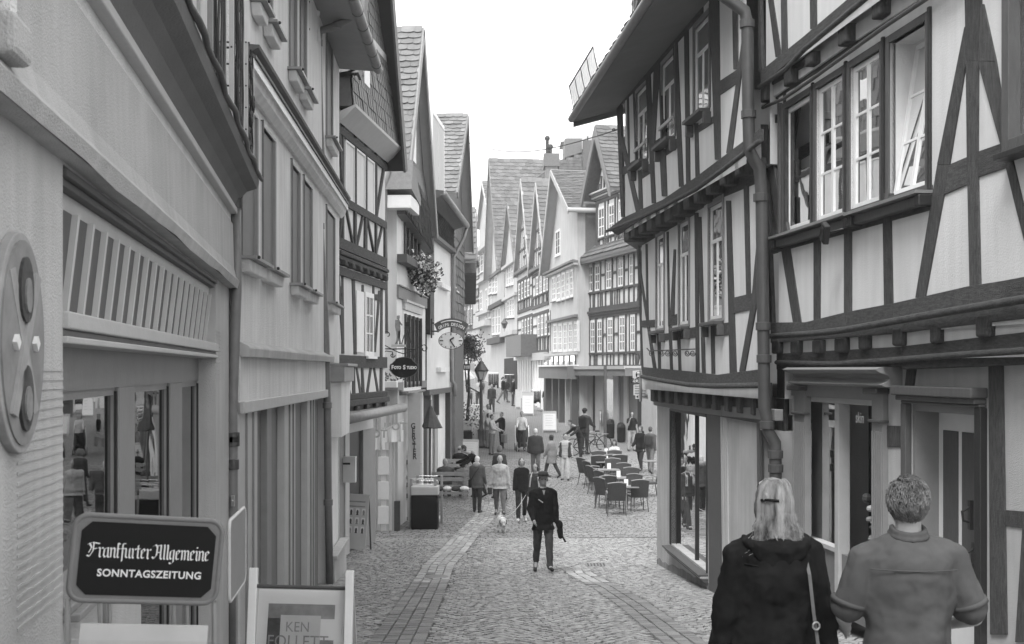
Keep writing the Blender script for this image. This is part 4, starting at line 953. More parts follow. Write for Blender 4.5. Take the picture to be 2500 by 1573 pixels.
 for i in range(0, len(edges), 2):
  a, b = edges[i], edges[i+1]
  mb = MB()
  for q in ((a, a+0.03, zsill, zw), (b-0.03, b, zsill, zw), (a+0.03, b-0.03, zw-0.04, zw), (a+0.03, b-0.03, zsill, zsill+0.05)): f.rect(mb, *q, -0.25, -0.155)
  wn = mb.build('shop_window', GREYP, t)
  mb = MB(); f.rect(mb, b-0.022, b, zsill, zw-.02, -0.155, -0.14); mb.build('dark_bead', TRIM, wn)
  mb = MB(); f.rect(mb, a+0.03, b-0.03, zsill+0.05, zw-0.04, -0.175, -0.17); mb.build('pane', GLASSM, wn)
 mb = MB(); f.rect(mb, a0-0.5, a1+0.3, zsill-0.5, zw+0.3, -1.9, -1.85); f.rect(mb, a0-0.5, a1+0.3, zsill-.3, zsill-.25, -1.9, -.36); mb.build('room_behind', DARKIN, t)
 mb = MB(); f.rect(mb, a0, edges[1], zsill, zsn-.06, -.4, -.02); mb.build('breast_wall', PLR, t)
 for k in range(2): mb = MB(); f.rect(mb, a0-0.0, edges[1], zsn-0.03-0.03*k, zsn-0.03*k, -0.23, 0.03+0.03*k); mb.build('sill', GREYP, t, bevel=0.005)
 # corner post of the house in view at the left edge
 p0, z0 = f.sz(1, 130, 690, 0.1); 
 mb = MB(); f.rect(mb, p0-0.15, p0+0.04, zl+0.10, zl+0.22, 0.0, 0.13); mb.build('corner_corbel', PLR, t, bevel=0.02)
 mb = MB(); mb.tube([P(p0-0.02, zl+0.2, 0.07), P(p0-0.02, zl+1.4, 0.07)], 0.032, 8); mb.build('corner_rod', PLG, t)
 # oval emblem: plate with a crossed band, two ornaments and a light diamond
 e0 = f.sz(5, 195, 850, 0.03); ec = (f.sz(5, 158, 850, .03)[0], e0[1]); 
 za, zb_ = f.sz(5, 150, 190, .03)[1], f.sz(20, 160, 215, .03)[1]; ec = (ec[0], (za+zb_)/2); rz_ = (za-zb_)/2; rx_ = abs(f.sz(5, 310, 960, .03)[0]-ec[0])
 em = thing('shop_emblem', 'oval painted shop emblem with crossed bands on the rough plaster at the far left', 'emblem', P(ec[0], ec[1], 0.03))
 el = lambda rx, rz, n=40: [(ec[0]+rx*math.cos(2*math.pi*i/n), ec[1]+rz*math.sin(2*math.pi*i/n)) for i in range(n)]
 mb = MB(); f.pr(mb, el(rx_, rz_), 0.0, 0.03); mb.build('plate', EMB2, em, bevel=0.004)
 mb = MB(); f.pr(mb, el(rx_*0.9, rz_*0.93), 0.02, 0.036); mb.build('face', EMB, em)
 for sg in (1, -1):
  mb = MB(); f.pr(mb, [(ec[0]-sg*rx_*0.62, ec[1]-rz_*0.62), (ec[0]-sg*rx_*0.40, ec[1]-rz_*0.66), (ec[0]+sg*rx_*0.62, ec[1]+rz_*0.62), (ec[0]+sg*rx_*0.40, ec[1]+rz_*0.66)], 0.03, 0.042+0.004*sg); mb.build('cross_band', EMB2, em)
 for q, m in ((0.48, PRINTD), (-0.50, PRINTD)):
  mb = MB(); f.pr(mb, [(ec[0]+rx_*0.28*math.cos(2*math.pi*i/20), ec[1]+rz_*q+rz_*0.30*math.sin(2*math.pi*i/20)) for i in range(20)], 0.03, 0.046); mb.build('cartouche', m, em)
  mb = MB(); f.pr(mb, [(ec[0]+rx_*0.14*math.cos(2*math.pi*i/12), ec[1]+rz_*(q-0.05)+rz_*0.16*math.sin(2*math.pi*i/12)) for i in range(12)], 0.04, 0.052); mb.build('figure', PRINT, em)
 for sg in (1, -1):
  x = ec[0]+sg*rx_*0.42; mb = MB(); f.pr(mb, [(x-rx_*.09, ec[1]-.0), (x, ec[1]-rz_*.07), (x+rx_*.09, ec[1]), (x, ec[1]+rz_*.07)], 0.03, 0.05); mb.build('diamond', WHITE, em)
 # upper storey wall behind the canopy
 zc = z1+0.44
 wall(f, t, 3, L, zc, zc+7, [], -0.10, PL, back=0.1)
 for i, s_ in enumerate((L-1.25, L-2.6, L-4.0)):
  win(f, t, s_-0.45, s_+0.3, zc+0.15, zc+1.7, cols=2, rows=3, off=-0.10, casing=0.06, cm=LIGHTP, curtain=DARKIN, sill=0)
 # iron racks in front of the upper windows
 for k, (s0, s1, nn) in enumerate(((L-0.9, L-0.15, 0.22), (L-2.3, L-1.3, 0.22), (L-3.6, L-2.7, 0.2))):
  rk = thing('iron_lattice', ('iron lattice with scrolls above the far end of the shop canopy', 'wavy iron lattice above the middle of the shop canopy', 'dense iron lattice above the canopy nearest the picture top')[k], 'iron lattice', P(s0, zc, nn), 'iron lattices over the shop canopy')
  zt_ = zc+0.1+[0.95, 2.6, 3.5][k]
  for s_ in (s0, s1): mb = MB(); mb.bar(P(s_, zc-0.02, nn), P(s_, zt_, nn), 0.035, 0.035, up=f.n); mb.build('upright', (LIGHTP, LIGHTP, PIPEG)[k], rk)
  for q in range(6):
   z = zc+0.1+(zt_-zc-0.1)*q/5; mb = MB(); mb.tube([P(s0-0.02, z, nn), P(s1+0.02, z, nn)], 0.009, 5); mb.tube([P(s0, z, nn), P(s0, z, -.1)], 0.009, 5); mb.build('cross_rod', IRON, rk)
  for q in range(5 if k else 3):
   x = s0+(s1-s0)*(q+.5)/(5 if k else 3); mb = MB()
   mb.tube([P(x+0.035*math.sin(i*0.9+q), zc+0.05+(zt_-zc)*i/30, nn+0.01) for i in range(31)], 0.010, 5); mb.build('wavy_rod', IRON, rk)
  if k == 0:
   for q in range(3):
    mb = MB(); cx, cz = s0+0.15+q*0.25, zc+0.25+q*0.2; mb.tube([P(cx+(0.1-i*.004)*math.cos(i*.5), cz+(0.1-i*.004)*math.sin(i*.5), nn+0.02) for i in range(20)], 0.009, 5); mb.build('scroll', IRON, rk)
 # rain pipe at the far corner with sleeve and clamp
 dp = thing('downpipe', 'thick rain pipe with a dark cast sleeve at the near left shop corner', 'rain pipe', P(L+0.12, gz(11), 0.0))
 xs = [(6, 75, -20), (6, 78, 600), (14, 45, 10), (14, 48, 690), (14, 50, 1600)]
 pts = [at(c, x, y, 10.85) for c, x, y in xs]
 mb = MB(); mb.tube(pts, 0.050, 12); mb.build('pipe', PIPEG, dp, smooth=True)
 for c, y, r in ((14, 180, 0.066), (14, 205, 0.066), (14, 355, 0.06), (6, -10, 0.06)): mb = MB(); mb.lathe(at(c, 48 if c == 14 else 76, y, 10.85), [(0.05, -.05), (r, -.045), (r, .045), (0.05, .05)], 14); mb.build('collar', PIPE, dp)
 p = at(14, 50, 590, 10.78); mb = MB(); mb.box(p, (0.03, 0.03, 0.10)); mb.ball(p+Vector((0, -.02, 0)), 0.014, 8, 5); mb.build('clamp', STEEL, dp)
 return f, t, P
GLASSM = glass_mat('mirror_glass', 0.3); GLASSM.node_tree.nodes['Fresnel'].inputs['IOR'].default_value = 2.6
L1F, L1T, _ = house_l1()

# ================================================================ left side, second house
def house_l2():
 f = Fac((-2.60, 10.9), (-3.10, 20.6), 'L'); P = f.P; L = f.L
 t = thing('plaster_house', 'plastered house with tall shuttered windows and long white cornice, second on the left', 'house', (-2.6, 10.9, gz(10.9)))
 zg = gz(21)-0.4; zc = CAMZ+2.93
 s_ = lambda c, x, y, o=0.0: f.sz(c, x, y, o)
 zl = s_(6, 400, 1050)[1]; ze = CAMZ+5.4
 S = lambda c, x: f.sz(c, x, 500)[0]
 HL = []
 zw0 = s_(6, 250, 425)[1]; zw1 = s_(2, 240, 860)[1]
 for x0, x1 in ((102, 215), (250, 340), (455, 515), (540, 600), (700, 745)): HL.append((S(6, x0), S(6, x1), zw0, zw1))
 HL[4] = (S(6, 700), S(6, 760), zw0, zw1)
 zu0 = s_(2, 480, 540)[1]; HU = []
 for x0, x1 in ((180, 225), (262, 320), (440, 492), (515, 560), (700, 745)): HU.append((S(2, x0), S(2, x1), zu0, zu0+1.75))
 wall(f, t, 0, L, zl-0.05, zc, HL, 0, PLG, back=0.25)
 wall(f, t, 0, L, zc, ze, [h for h in HU], 0.0, PLG, back=0.25)
 shell(f, t, 0, L, zg, ze, -0.3, 6, PLG)
 mb = MB(); mb.quad(P(L, zg, 0), P(L, zg, -6), P(L, ze, -6), P(L, ze, 0)); mb.build('end_wall', PLG, t)
 mb = MB(); mb.quad(P(0, zl, 0), P(0, zl, -6), P(0, ze, -6), P(0, ze, 0)); mb.build('end_wall', PLG, t)
 # windows with grey shutters, light inner frames
 for i, (a, b, z0, z1) in enumerate(HL+HU):
  w = win(f, t, a, b, z0, z1, cols=1, rows=1, depth=0.06, casing=0.035, cm=LIGHTP, sm=PANELD, bar=0.03, curtain=DARKIN, sill=0, proud=0.015)
  mb = MB(); f.rect(mb, a+0.02, b-0.02, z0+0.02, z1-0.02, -0.035, -0.015)
  sh = mb.build('shutter', SHUT, w)
  mb = MB(); f.rect(mb, a-0.03, a-0.0, z0-0.02, z1+0.05, 0.0, 0.03); mb.build('edge_board', BROWN, w)
  mb = MB(); f.rect(mb, b-0.02, b+0.05, z0, z1, -0.05, 0.02); mb.build('jamb', GREYP, w)
 for grp, zz in ((HL, zw0), (HU, zu0)):
  for a, b, z0, z1 in grp:
   mb = MB(); f.rect(mb, a-0.1, b+0.1, zz-0.05, zz-0.02, 0.0, 0.17); mb.build('sill', LEAD, t)
   mb = MB(); f.pr(mb, [(a-.05, zz-0.05), (b+.06, zz-0.05), (b+.0, zz-0.17), (a+.02, zz-0.17)], 0, 0.11); mb.build('sill_apron', PLG, t, bevel=0.015)
   mb = MB(); mb.ball(P(a+0.0, zz-0.03, 0.18), 0.018, 8, 5); mb.build('shutter_catch', IRON, t)
 # cornice
 prof = [(0, -0.16), (0.03, -0.16), (0.05, -0.10), (0.13, -0.04), (0.14, 0.05), (0.17, 0.06), (0.18, 0.10), (0.15, 0.12), (0.20, 0.17), (0.0, 0.2)]
 def mould(pr_, z, m, s0, s1, nm):
  mb = MB()
  for i in range(len(pr_)-1): mb.quad(P(s0, z+pr_[i][1], pr_[i][0]), P(s1, z+pr_[i][1], pr_[i][0]), P(s1, z+pr_[i+1][1], pr_[i+1][0]), P(s0, z+pr_[i+1][1], pr_[i+1][0]))
  for s in (s0, s1): mb.poly([P(s, z+q, n) for n, q in pr_])
  mb.build(nm, m, t)
 mould([(0, -.2), (0.04, -.2), (0.10, -.13), (0.12, -.06), (0.0, -.06)], zc, PLG, 0, L+0.1, 'cornice')
 mould([(0, -.058), (0.15, -.058), (0.15, .03), (0.0, .03)], zc, WHITE, 0, L+.1, 'cornice_band')
 mould([(0, .032), (0.17, .032), (0.17, .06), (0.13, .07), (0.13, .1), (0.19, .13), (0.20, .16), (0, .17)], zc, BROWN, 0, L+.1, 'cornice_cap')
 # ledge with pale coping, plaster fascia, slanting lower edge, folding shutters of the shop
 S1 = S(6, 715)
 mould([(0, -0.10), (0.10, -0.10), (0.11, -0.02), (0.10, 0.0), (0.0, 0.05)], zl+0.05, PLR, 0, S1, 'coping')
 zb0, zb1 = s_(6, 105, 1455, .03)[1], s_(6, 700, 1340, .03)[1]
 zf0, zf1 = s_(6, 105, 1400, .03)[1], s_(6, 700, 1325, .03)[1]
 mb = MB(); f.pr(mb, [(0, zb0+.0), (S1, zb1), (S1, zl), (0, zl)], -0.3, 0.02); mb.build('fascia', PLG, t)
 mb = MB(); f.pr(mb, [(0, zb0-0.01), (S1, zb1-0.01), (S1, zb1+0.11), (0, zb0+0.11)], -0.25, 0.06); mb.build('fascia_ledge', LIGHTP, t, bevel=0.01)
 X = [(0, S(14, 208), LIGHTP, 0.0), (S(14, 208), S(14, 300), SHUT, -0.12), (S(14, 300), S(14, 328), GREYP, -0.05), (S(14, 328), S(14, 400), SHUT, -0.12), (S(14, 400), S(14, 468), LIGHTP, -0.03), (S(14, 468), S(14, 545), SHUT, -0.12), (S(14, 545), S(14, 590), LIGHTP, -0.03), (S(14, 590), S(14, 640), SHUT, -0.10)]
 for a, b, m, n in X:
  mb = MB(); f.rect(mb, a, b, zg, zb0+0.1, n-0.2, n); mb.build('shop_shutter' if m is SHUT else 'mullion', m, t, bevel=0.01)
  if m is LIGHTP and b-a > .2:
   for q in (0.35, 0.7): mb = MB(); f.rect(mb, a+(b-a)*q, a+(b-a)*q+0.03, zg, zb0+0.08, n, n+0.02); mb.build('moulding', GREYP, t)
 # right end with stepped hood and small side bay
 a = S(6, 735); b = S(6, 795)
 mb = MB(); f.rect(mb, S1, b, zg, zl+0.0, -0.3, -0.02); mb.build('end_pier', PLG, t)
 mb = MB(); f.rect(mb, a-0.1, b+0.35, zl-0.12, zl-0.07, 0, 0.30); f.rect(mb, a-.1, b+0.3, zl-0.38, zl-0.12, 0, 0.24); mb.build('hood', LEAD, t, bevel=0.01)
 mb = MB(); f.pr(mb, [(a, zl-0.38), (b+.2, zl-0.38), (b, zl-1.3), (a, zl-1.3)], -0.1, 0.18); mb.build('hood_side', PLG, t)
 mb = MB(); f.rect(mb, S1-.05, b+.1, zg, zg+0.95, 0, 0.12); f.rect(mb, S1-.05, b+.15, zg+0.95, zg+1.02, 0, 0.16); mb.build('plinth', PLR, t, bevel=.01)
 # eave, soffit and gutter
 e0, e1 = Vector((-2.22, 10.9, CAMZ+5.35)), Vector((-2.45, 20.6, CAMZ+5.35))
 w0, w1 = P(0, ze, 0), P(L, ze, 0)
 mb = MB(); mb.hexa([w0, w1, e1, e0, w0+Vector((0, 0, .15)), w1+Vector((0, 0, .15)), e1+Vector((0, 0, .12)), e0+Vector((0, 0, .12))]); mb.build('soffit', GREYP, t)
 mb = MB(); mb.hexa([e0+Vector((0, 0, .1)), e1+Vector((0, 0, .1)), e1+Vector((-3, 0, 2.2)), e0+Vector((-3, 0, 2.2)), e0+Vector((0, 0, .16)), e1+Vector((0, 0, .16)), e1+Vector((-3, 0, 2.3)), e0+Vector((-3, 0, 2.3))]); mb.build('roof', SLATE, t)
 mb = MB(); mb.tube([e0.lerp(e1, i/24)+Vector((0.05, 0, 0.04)) for i in range(25)], 0.085, 12); gt = mb.build('gutter', PIPEG, t, smooth=True)
 for i in range(13): mb = MB(); mb.tube([e0.lerp(e1, (i+.5)/13)+Vector((0.05, 0, 0.04)), e0.lerp(e1, (i+.5)/13)+Vector((0.05, 0.025, 0.04))], 0.092, 12); mb.build('gutter_bracket', PIPE, gt)
 # rain pipe with swan neck, insulators
 dp = thing('downpipe', 'long grey rain pipe with a swan neck running down the smooth plastered left house', 'rain pipe', P(S(6, 700), gz(18.5), .1))
 Y = 17.6; pts = [at(2, 885, 60, 17.6), at(2, 880, 120, 17.6), at(2, 780, 180, 17.65), at(2, 660, 215, 17.7), at(2, 645, 300, 17.8), at(2, 660, 900, 17.9), at(2, 672, 1180, 18), at(2, 668, 1290, 18), at(2, 645, 1340, 18), at(6, 660, 150, 18.1), at(6, 700, 900, 18.2), at(6, 712, 1400, 18.3), at(14, 665, 600, 18.4), at(14, 675, 1135, 18.5)]
 mb = MB(); mb.tube(pts, 0.060, 12); mb.build('pipe', PIPEG, dp, smooth=True)
 for p in (pts[1], pts[2], pts[4], pts[6], pts[7], pts[9], pts[11], pts[12]): mb = MB(); mb.lathe(p, [(0.06, -.05), (0.075, -.045), (0.075, .045), (0.06, .05)], 14); mb.build('collar', PIPEG, dp)
 for i, (x, y) in enumerate(((625, 60), (625, 240))):
  p = at(2, x, y, 17.3); ins = thing('insulator', ('upper white porcelain insulator beside the rain pipe', 'lower white porcelain insulator beside the rain pipe')[i], 'insulator', p, 'porcelain insulators on the left house')
  mb = MB(); mb.lathe(p+Vector((0, 0, -.12)), [(0.03, 0), (0.075, 0.02), (0.08, .07), (0.055, .1), (0.07, .13), (0.065, .19), (0.02, .22)], 14); mb.build('bell', WHITE, ins, smooth=True)
  mb = MB(); mb.tube([p+Vector((0, 0, -.12)), p+Vector((-.02, 0, -.2)), p+Vector((-.12, .1, -.23)), P(f.sz(2, x-40, y)[0], p.z-.22, 0)], 0.012, 6); mb.build('hook', IRON, ins)
 return f, t
L2F, L2T = house_l2()

# ================================================================ left side, third house: timber with slated gable
def house_l3():
 A, B = (-3.26, 21.3), (-2.82, 25.5)
 zj = CAMZ+2.15
 t, f = gable_house('slate_gable_house', 'narrow timber house with a slate hung gable under a dark overhanging verge', A, B, 'L', 6.5, 7.4, CAMZ+4.75, 1.7, 12.4, PL, ov=0.35, ovf=0.42, rrows=10, rcols=10, vm=BROWN, soff=TRIM, zg=CAMZ-.8)
 P = f.P; L = f.L; sz = f.sz
 # slate hanging of the gable storey, kicked out over a white boxed eave
 zk = sz(2, 950, 990)[1]; zk = (sz(2, 780, 785)[1]+sz(2, 1110, 1005)[1])/2; ztop = zk+3.6
 sl = thing_slates = None
 N0 = 0.0
 mb = MB(); mb.hexa([P(0, zk, 0), P(L, zk, 0), P(L, zk, 0.30), P(0, zk, 0.30), P(0, zk+3.4, 0), P(L, zk+3.4, 0), P(L, zk+3.4, 0.03), P(0, zk+3.4, 0.03)]); sw = mb.build('slate_hanging', SLATE, t)
 slates(sw, P(0, zk, 0.31), P(L, zk, 0.31)-P(0, zk, 0.31), P(0, zk+3.4, 0.04)-P(0, zk, 0.31), 13, 22, SLATE, SLATES, rect=True, tilt=0.02)
 mb = MB(); mb.hexa([P(0, zk-0.30, 0.06), P(L, zk-0.30, 0.06), P(L+.05, zk-0.02, 0.36), P(0, zk-0.02, 0.36), P(0, zk-.1, 0.06), P(L, zk-.1, 0.06), P(L+.05, zk+0.03, 0.37), P(0, zk+0.03, 0.37)]); mb.build('boxed_eave', LIGHTP, t)
 mb = MB(); f.rect(mb, -0.1, L, zk+1.72, zk+1.86, 0.12, 0.21); mb.build('ledge', LIGHTP, t)
 a, z = sz(2, 955, 510, .2); mb = MB(); f.rect(mb, a-0.2, a+0.25, z-0.25, z+0.2, 0.05, 0.3); mb.build('vent_box', WHITE, t, bevel=.01)
 # second floor windows, white with small panes
 zs, zt = sz(2, 940, 1440)[1], sz(2, 860, 1010)[1]
 wn = []
 for x0, x1 in ((838, 893), (912, 968), (982, 1032)):
  a, b = sz(2, x0, 1200)[0], sz(2, x1, 1200)[0]; wn.append((a, b)); win(f, t, a, b, zs, zt, cols=2, rows=3, depth=0.08, casing=0.045, cm=WHITE, bar=0.05, gb=0.03, curtain=CURT, sill=0)
 for i in range(4):
  x = [810, 900, 975, 1045][i]; s_ = sz(2, x, 1200)[0]; post(f, t, s_, zj+0.2, s_, zk-0.1, 0.13, m=TIM, bevel=.006)
 post(f, t, sz(2, 1040, 1200)[0]+.05, zs-.1, L-0.15, zk-0.3, 0.12, m=TIM, name='brace'); post(f, t, 0.4, zs, 0.12, zk-.3, .12, m=TIM, name='brace')
 hbeam(f, t, 0, L, zs-0.10, 0.16, m=TIMH); hbeam(f, t, 0, L, zt+0.12, 0.14, m=TIMH)
 # parapet: V braces, foot beam
 for x0, x1, x2 in ((800, 800, 800),): pass
 zf = zj+0.30
 for i, (xa, xb) in enumerate(((0.12, 0.45), (1.2, 0.6), (1.35, 1.35), (1.5, 2.05), (2.2, 1.75+.5), (3.05, 2.4), (3.2, 3.85), (4.1, 4.1))):
  post(f, t, xa, zf, xb, zs-0.15, 0.11, m=TIM, name='brace' if abs(xa-xb) > .1 else 'post', bevel=.005)
 hbeam(f, t, 0, L, zj+0.22, 0.2, m=TIMH); 
 for k in range(3): mb = MB(); f.rect(mb, 0, L+0.03*k, zj+0.0-0.09*k, zj+0.075-0.09*k, -0.05, 0.10-0.03*k); mb.build('carved_beam', TIMH, t, bevel=0.015)
 for i in range(7): mb = MB(); f.rect(mb, L*(i+.3)/7, L*(i+.3)/7+0.2, zj-0.2, zj-0.09, 0.0, 0.13); mb.build('joist_end', TIM, t, bevel=0.03)
 hbeam(f, t, 0, L, zj-0.30, 0.16, m=TIMH)
 # first floor
 z1s, z1t = sz(6, 970, 1040)[1], zj-0.45
 a, b = sz(6, 912, 800)[0], sz(6, 962, 800)[0]; mb = MB(); f.rect(mb, a, b, z1s+0.02, z1t-0.12, -.02, 0.02); mb.build('panel', WHITE, t)
 a, b = sz(6, 972, 800)[0], sz(6, 1025, 800)[0]; win(f, t, a, b, z1s, z1t-0.15, cols=2, rows=3, depth=0.06, casing=0.05, cm=WHITE, bar=0.05, gb=0.03, curtain=CURT, sill=0.1, sillm=WHITE, near=False)
 beams(f, t, 6, [(885, 905, 495, 900, 920, 1045), (955, 968, 560, 960, 972, 1020), (1030, 1042, 520, 1030, 1045, 1030), (815, 826, 480, 815, 832, 1040), (1088, 1100, 470, 1080, 1098, 1320)], 'post', TIM, 0, 0.04)
 beams(f, t, 6, [(800, 812, 740, 820, 832, 1030), (1070, 1085, 600, 1040, 1052, 1030), (786, 798, 470, 812, 824, 800)], 'brace', TIM, 0, 0.035)
 beams(f, t, 6, [(790, 570, 826, 570, 826, 618, 790, 618), (1040, 625, 1090, 625, 1090, 668, 1040, 668)], 'rail', TIMH, 0, 0.03)
 hbeam(f, t, 0, L, z1s-0.17, 0.24, m=TIMH)
 zb = sz(6, 940, 1320)[1]
 beams(f, t, 6, [(890, 905, 1080, 890, 910, 1330), (950, 962, 1080, 955, 975, 1330)], 'post', TIM, 0, 0.04)
 beams(f, t, 6, [(840, 850, 1180, 862, 880, 1330), (905, 915, 1085, 940, 955, 1320), (1015, 1030, 1100, 985, 1000, 1315), (1028, 1040, 1100, 1060, 1075, 1310)], 'brace', TIM, 0, 0.035)
 for k in range(4): mb = MB(); f.rect(mb, -0.2, L, zb-0.10-0.12*k, zb+0.02-0.12*k, -0.1, (0.06, 0.11, 0.04, 0.0)[k]); mb.build('carved_beam', TIMH, t, bevel=0.015)
 for i in range(5): mb = MB(); f.rect(mb, L*(i+.4)/5, L*(i+.4)/5+0.22, zb-0.36, zb-0.22, 0.0, 0.12); mb.build('joist_end', TIM, t, bevel=0.03)
 # shop awning box, doors
 zq = sz(6, 960, 1460)[1]
 mb = MB(); mb.tube([P(-0.6, zq, 0.30), P(L+0.3, zq+0.05, 0.36)], 0.10, 12); mb.build('awning_roll', LEAD, t, smooth=True)
 mb = MB(); f.rect(mb, -0.6, L+0.28, zq-0.06, zq+0.1, 0.0, 0.26); mb.build('awning_box', GREYP, t)
 mb = MB(); f.rect(mb, -0.7, L+.6, zq-0.42, CAMZ-.7, -0.6, -0.40); mb.build('shop_lintel', LIGHTP, t)
 for (a, b, m, n) in ((-.9, 1.9, TRIM, -0.52), (1.9, 2.3, GREYP, -0.45), (2.3, 2.65, LIGHTP, -0.42), (2.65, 4.0, TRIM, -0.52), (4.0, 5.2, GREYP, -0.45)):
  mb = MB(); f.rect(mb, a, b, gz(26)-0.3, zq-0.40, -0.85, n+0.01); mb.build('shop_door' if m is TRIM else 'door_post', m, t)
 # letter box
 p = P(*sz(14, 772, 392, -0.42), -0.42); lb = thing('letter_box', 'white letter box hanging in the dark doorway of the timber house', 'letter box', p)
 mb = MB(); mb.box(p, (0.46, 0.14, 0.50)); mb.build('box', WHITE, lb, bevel=0.01); mb = MB(); mb.box(p+Vector((.0, -.076, .14)), (0.24, 0.012, 0.04)); mb.build('slot', TRIM, lb); mb = MB(); mb.box(p+Vector((0, -.01, .265)), (0.46, .2, .03)); mb.build('lid', WHITE, lb)
 return f, t
L3F, L3T = house_l3()

# ================================================================ left side, fourth house: white, flower box, two shop signs
def house_l4():
 A, B = (-2.89, 28.8), (-2.56, 33.9)
 t, f = gable_house('white_house', 'narrow white house with a steep slate roof, barred windows and a flower box', A, B, 'L', 9, CAMZ+4.9, CAMZ+4.4, 2.5, CAMZ+9.25, PL, ov=0.5, ovf=0.30, zg=CAMZ-0.45, rrows=26, rcols=26, rparts=True, vm=GREYP, slm=SLATEL, roofm=SLATESL)
 P = f.P; sz = f.sz; L = f.L
 mb = MB(); f.rect(mb, 0.3, L, gz(33)-0.5, CAMZ-0.45, -8.5, -0.22); mb.build('ground_floor_wall', PLR, t)
 mb = MB(); f.rect(mb, -0.05, L+.02, CAMZ-0.52, CAMZ-0.32, -8.6, 0.03); mb.build('jetty_ledge', SHUT, t)
 # lower slate band and little pent roof near the eave
 zk = CAMZ+3.9
 mb = MB(); mb.hexa([P(0, zk, 0.0), P(L-0.1, zk-0.5, 0.0), P(L-0.1, zk-0.5, 0.25), P(0, zk, 0.22), P(0, zk+1.5, 0), P(L-0.1, zk+1.8, 0), P(L-0.1, zk+1.8, 0.06), P(0, zk+1.5, 0.06)]); sh = mb.build('slate_hanging', SLATE, t)
 slates(sh, P(0, zk, 0.23), P(L-.1, zk-.5, 0.26)-P(0, zk, 0.23), P(0, zk+1.5, 0.07)-P(0, zk, 0.23), 7, 14, SLATE, SLATES)
 mb = MB(); f.pr(mb, [(-0.5, zk+.55), (1.1, zk+.35), (1.1, zk+.55), (-0.3, zk+1.3)], -1.2, 0.45); pb = mb.build('pent_roof', SLATEL, t)
 mb = MB(); f.rect(mb, -0.42, 1.0, zk+.1, zk+.42, -1.1, 0.42); mb.build('pent_box', WHITE, t, bevel=.01)
 # gable: slate hung with a slim light window
 mb = MB(); f.pr(mb, [(0.1, zk+1.4), (L-0.1, zk+1.4), (2.5, CAMZ+9.0)], 0.0, 0.05); gs = mb.build('gable_slates', SLATEL, t)
 mb = MB(); f.rect(mb, 1.9, 2.5, CAMZ+5.6, CAMZ+6.9, 0.04, 0.12); mb.build('attic_window', WHITE, t)
 # barred windows
 for k, (x0, x1, y0, y1) in enumerate(((1235, 1345, 20, 350), (1240, 1355, 760, 1278))):
  a, z1 = sz(6, x0, y0); b, _ = sz(6, x1, y0); z0 = sz(6, x0, y1)[1]
  if k == 0: z1 = sz(2, 1230, 1440)[1]
  w = win(f, t, a, b, z0, z1, cols=4, rows=1, depth=0.08, casing=0.09, cm=WHITE, sm=DARKWOOD, bar=0.07, gb=0.10, curtain=CURTW, sill=0.16 if k else 0, sillm=GREYP, near=False)
  for q in range(5): mb = MB(); s_ = a+(b-a)*(q+.1)/4.2; f.rect(mb, s_-0.04, s_+0.04, z0, z1, 0.03, 0.085); mb.build('window_bar', DARKWOOD, w)
  mb = MB(); f.rect(mb, a-.1, b+.12, z1+0.10, z1+0.30, 0.0, 0.08); f.rect(mb, a-.15, b+.15, z1+0.3, z1+0.36, 0, .13); mb.build('window_head', LIGHTP, w)
 zz = sz(6, 1290, 650)[1]; mb = MB(); f.rect(mb, -0.02, L, zz-0.14, zz+0.16, 0, 0.06); f.rect(mb, -.03, L, zz+.16, zz+.2, 0, .1); mb.build('string_course', SHUT, t, bevel=.01)
 # side pipe
 dp = thing('downpipe', 'grey rain pipe at the corner between the timber house and the white house', 'rain pipe', (-3.0, 28.4, gz(28.5)))
 mb = MB(); mb.tube([at(2, 1130, 1180, 28.4), at(2, 1110, 1300, 28.4), at(6, 1105, 0, 28.4), at(6, 1112, 900, 28.4)], 0.09, 10); mb.build('pipe', PIPEG, dp, smooth=True)
 # shop front below: splayed white wall with the shop name, panelled door, glass
 g = Fac((-3.00, 29.0), (-2.72, 33.9), 'L')
 zt = CAMZ-0.62; zg = gz(32)-0.5
 for x0, x1, m, n, nm in ((1105, 1172, PLR, 0.02, 'pier'), (1172, 1260, LIGHTP, -0.15, 'splayed_wall'), (1262, 1278, WHITE, 0.05, 'pier'), (1278, 1330, GREYP, -0.1, 'shop_glazing')):
  a, b = g.sz(14, x0, 300)[0], g.sz(14, x1, 300)[0]; mb = MB(); g.rect(mb, a, b, zg, zt-0.05, -0.4, n); mb.build(nm, m, t)
 s_, z_ = g.sz(14, 1215, 205, -0.13)
 M = Matrix.Translation(Vector(at(14, 1216, 208, 30.9)))
 for i, ch in enumerate('GERSTER'):
  p = at(14, 1213+i*1.6, 108+i*33, 30.6); text_obj('lettering', ch, 0.20, Matrix.Translation(p) @ Matrix.Rotation(R(90), 4, 'X') @ Matrix.Rotation(R(8), 4, 'Y'), LETTERD, t, bold=0.006, sx=0.85)
 mb = MB(); p0, p1 = at(14, 1176, 200, 30.72), at(14, 1262, 200, 30.85); mb.box(((p0.x+p1.x)/2, 30.78, (gz(30)+zt)/2), (p1.x-p0.x, 0.05, zt-gz(30)), rz=R(4)); mb.build('name_panel', LIGHTP, t)
 # side wall towards the viewer with the white panelled door
 xL = at(14, 940, 600, 28.9).x; xR = at(14, 1112, 600, 28.9).x
 mb = MB(); mb.box(((xL+xR)/2-.4, 29.1, (gz(29)-.5+zt+0.5)/2), (xR-xL+0.8, 0.3, zt+0.5-gz(29)+.5)); mb.build('side_wall', PLR, t)
 mb = MB(); mb.box((at(14, 1022, 600, 28.85).x, 28.9, (gz(29)+CAMZ-.9)/2-.1), (0.42, 0.1, CAMZ-.9-gz(29)+.2)); dr = mb.build('side_door', WHITE, t)
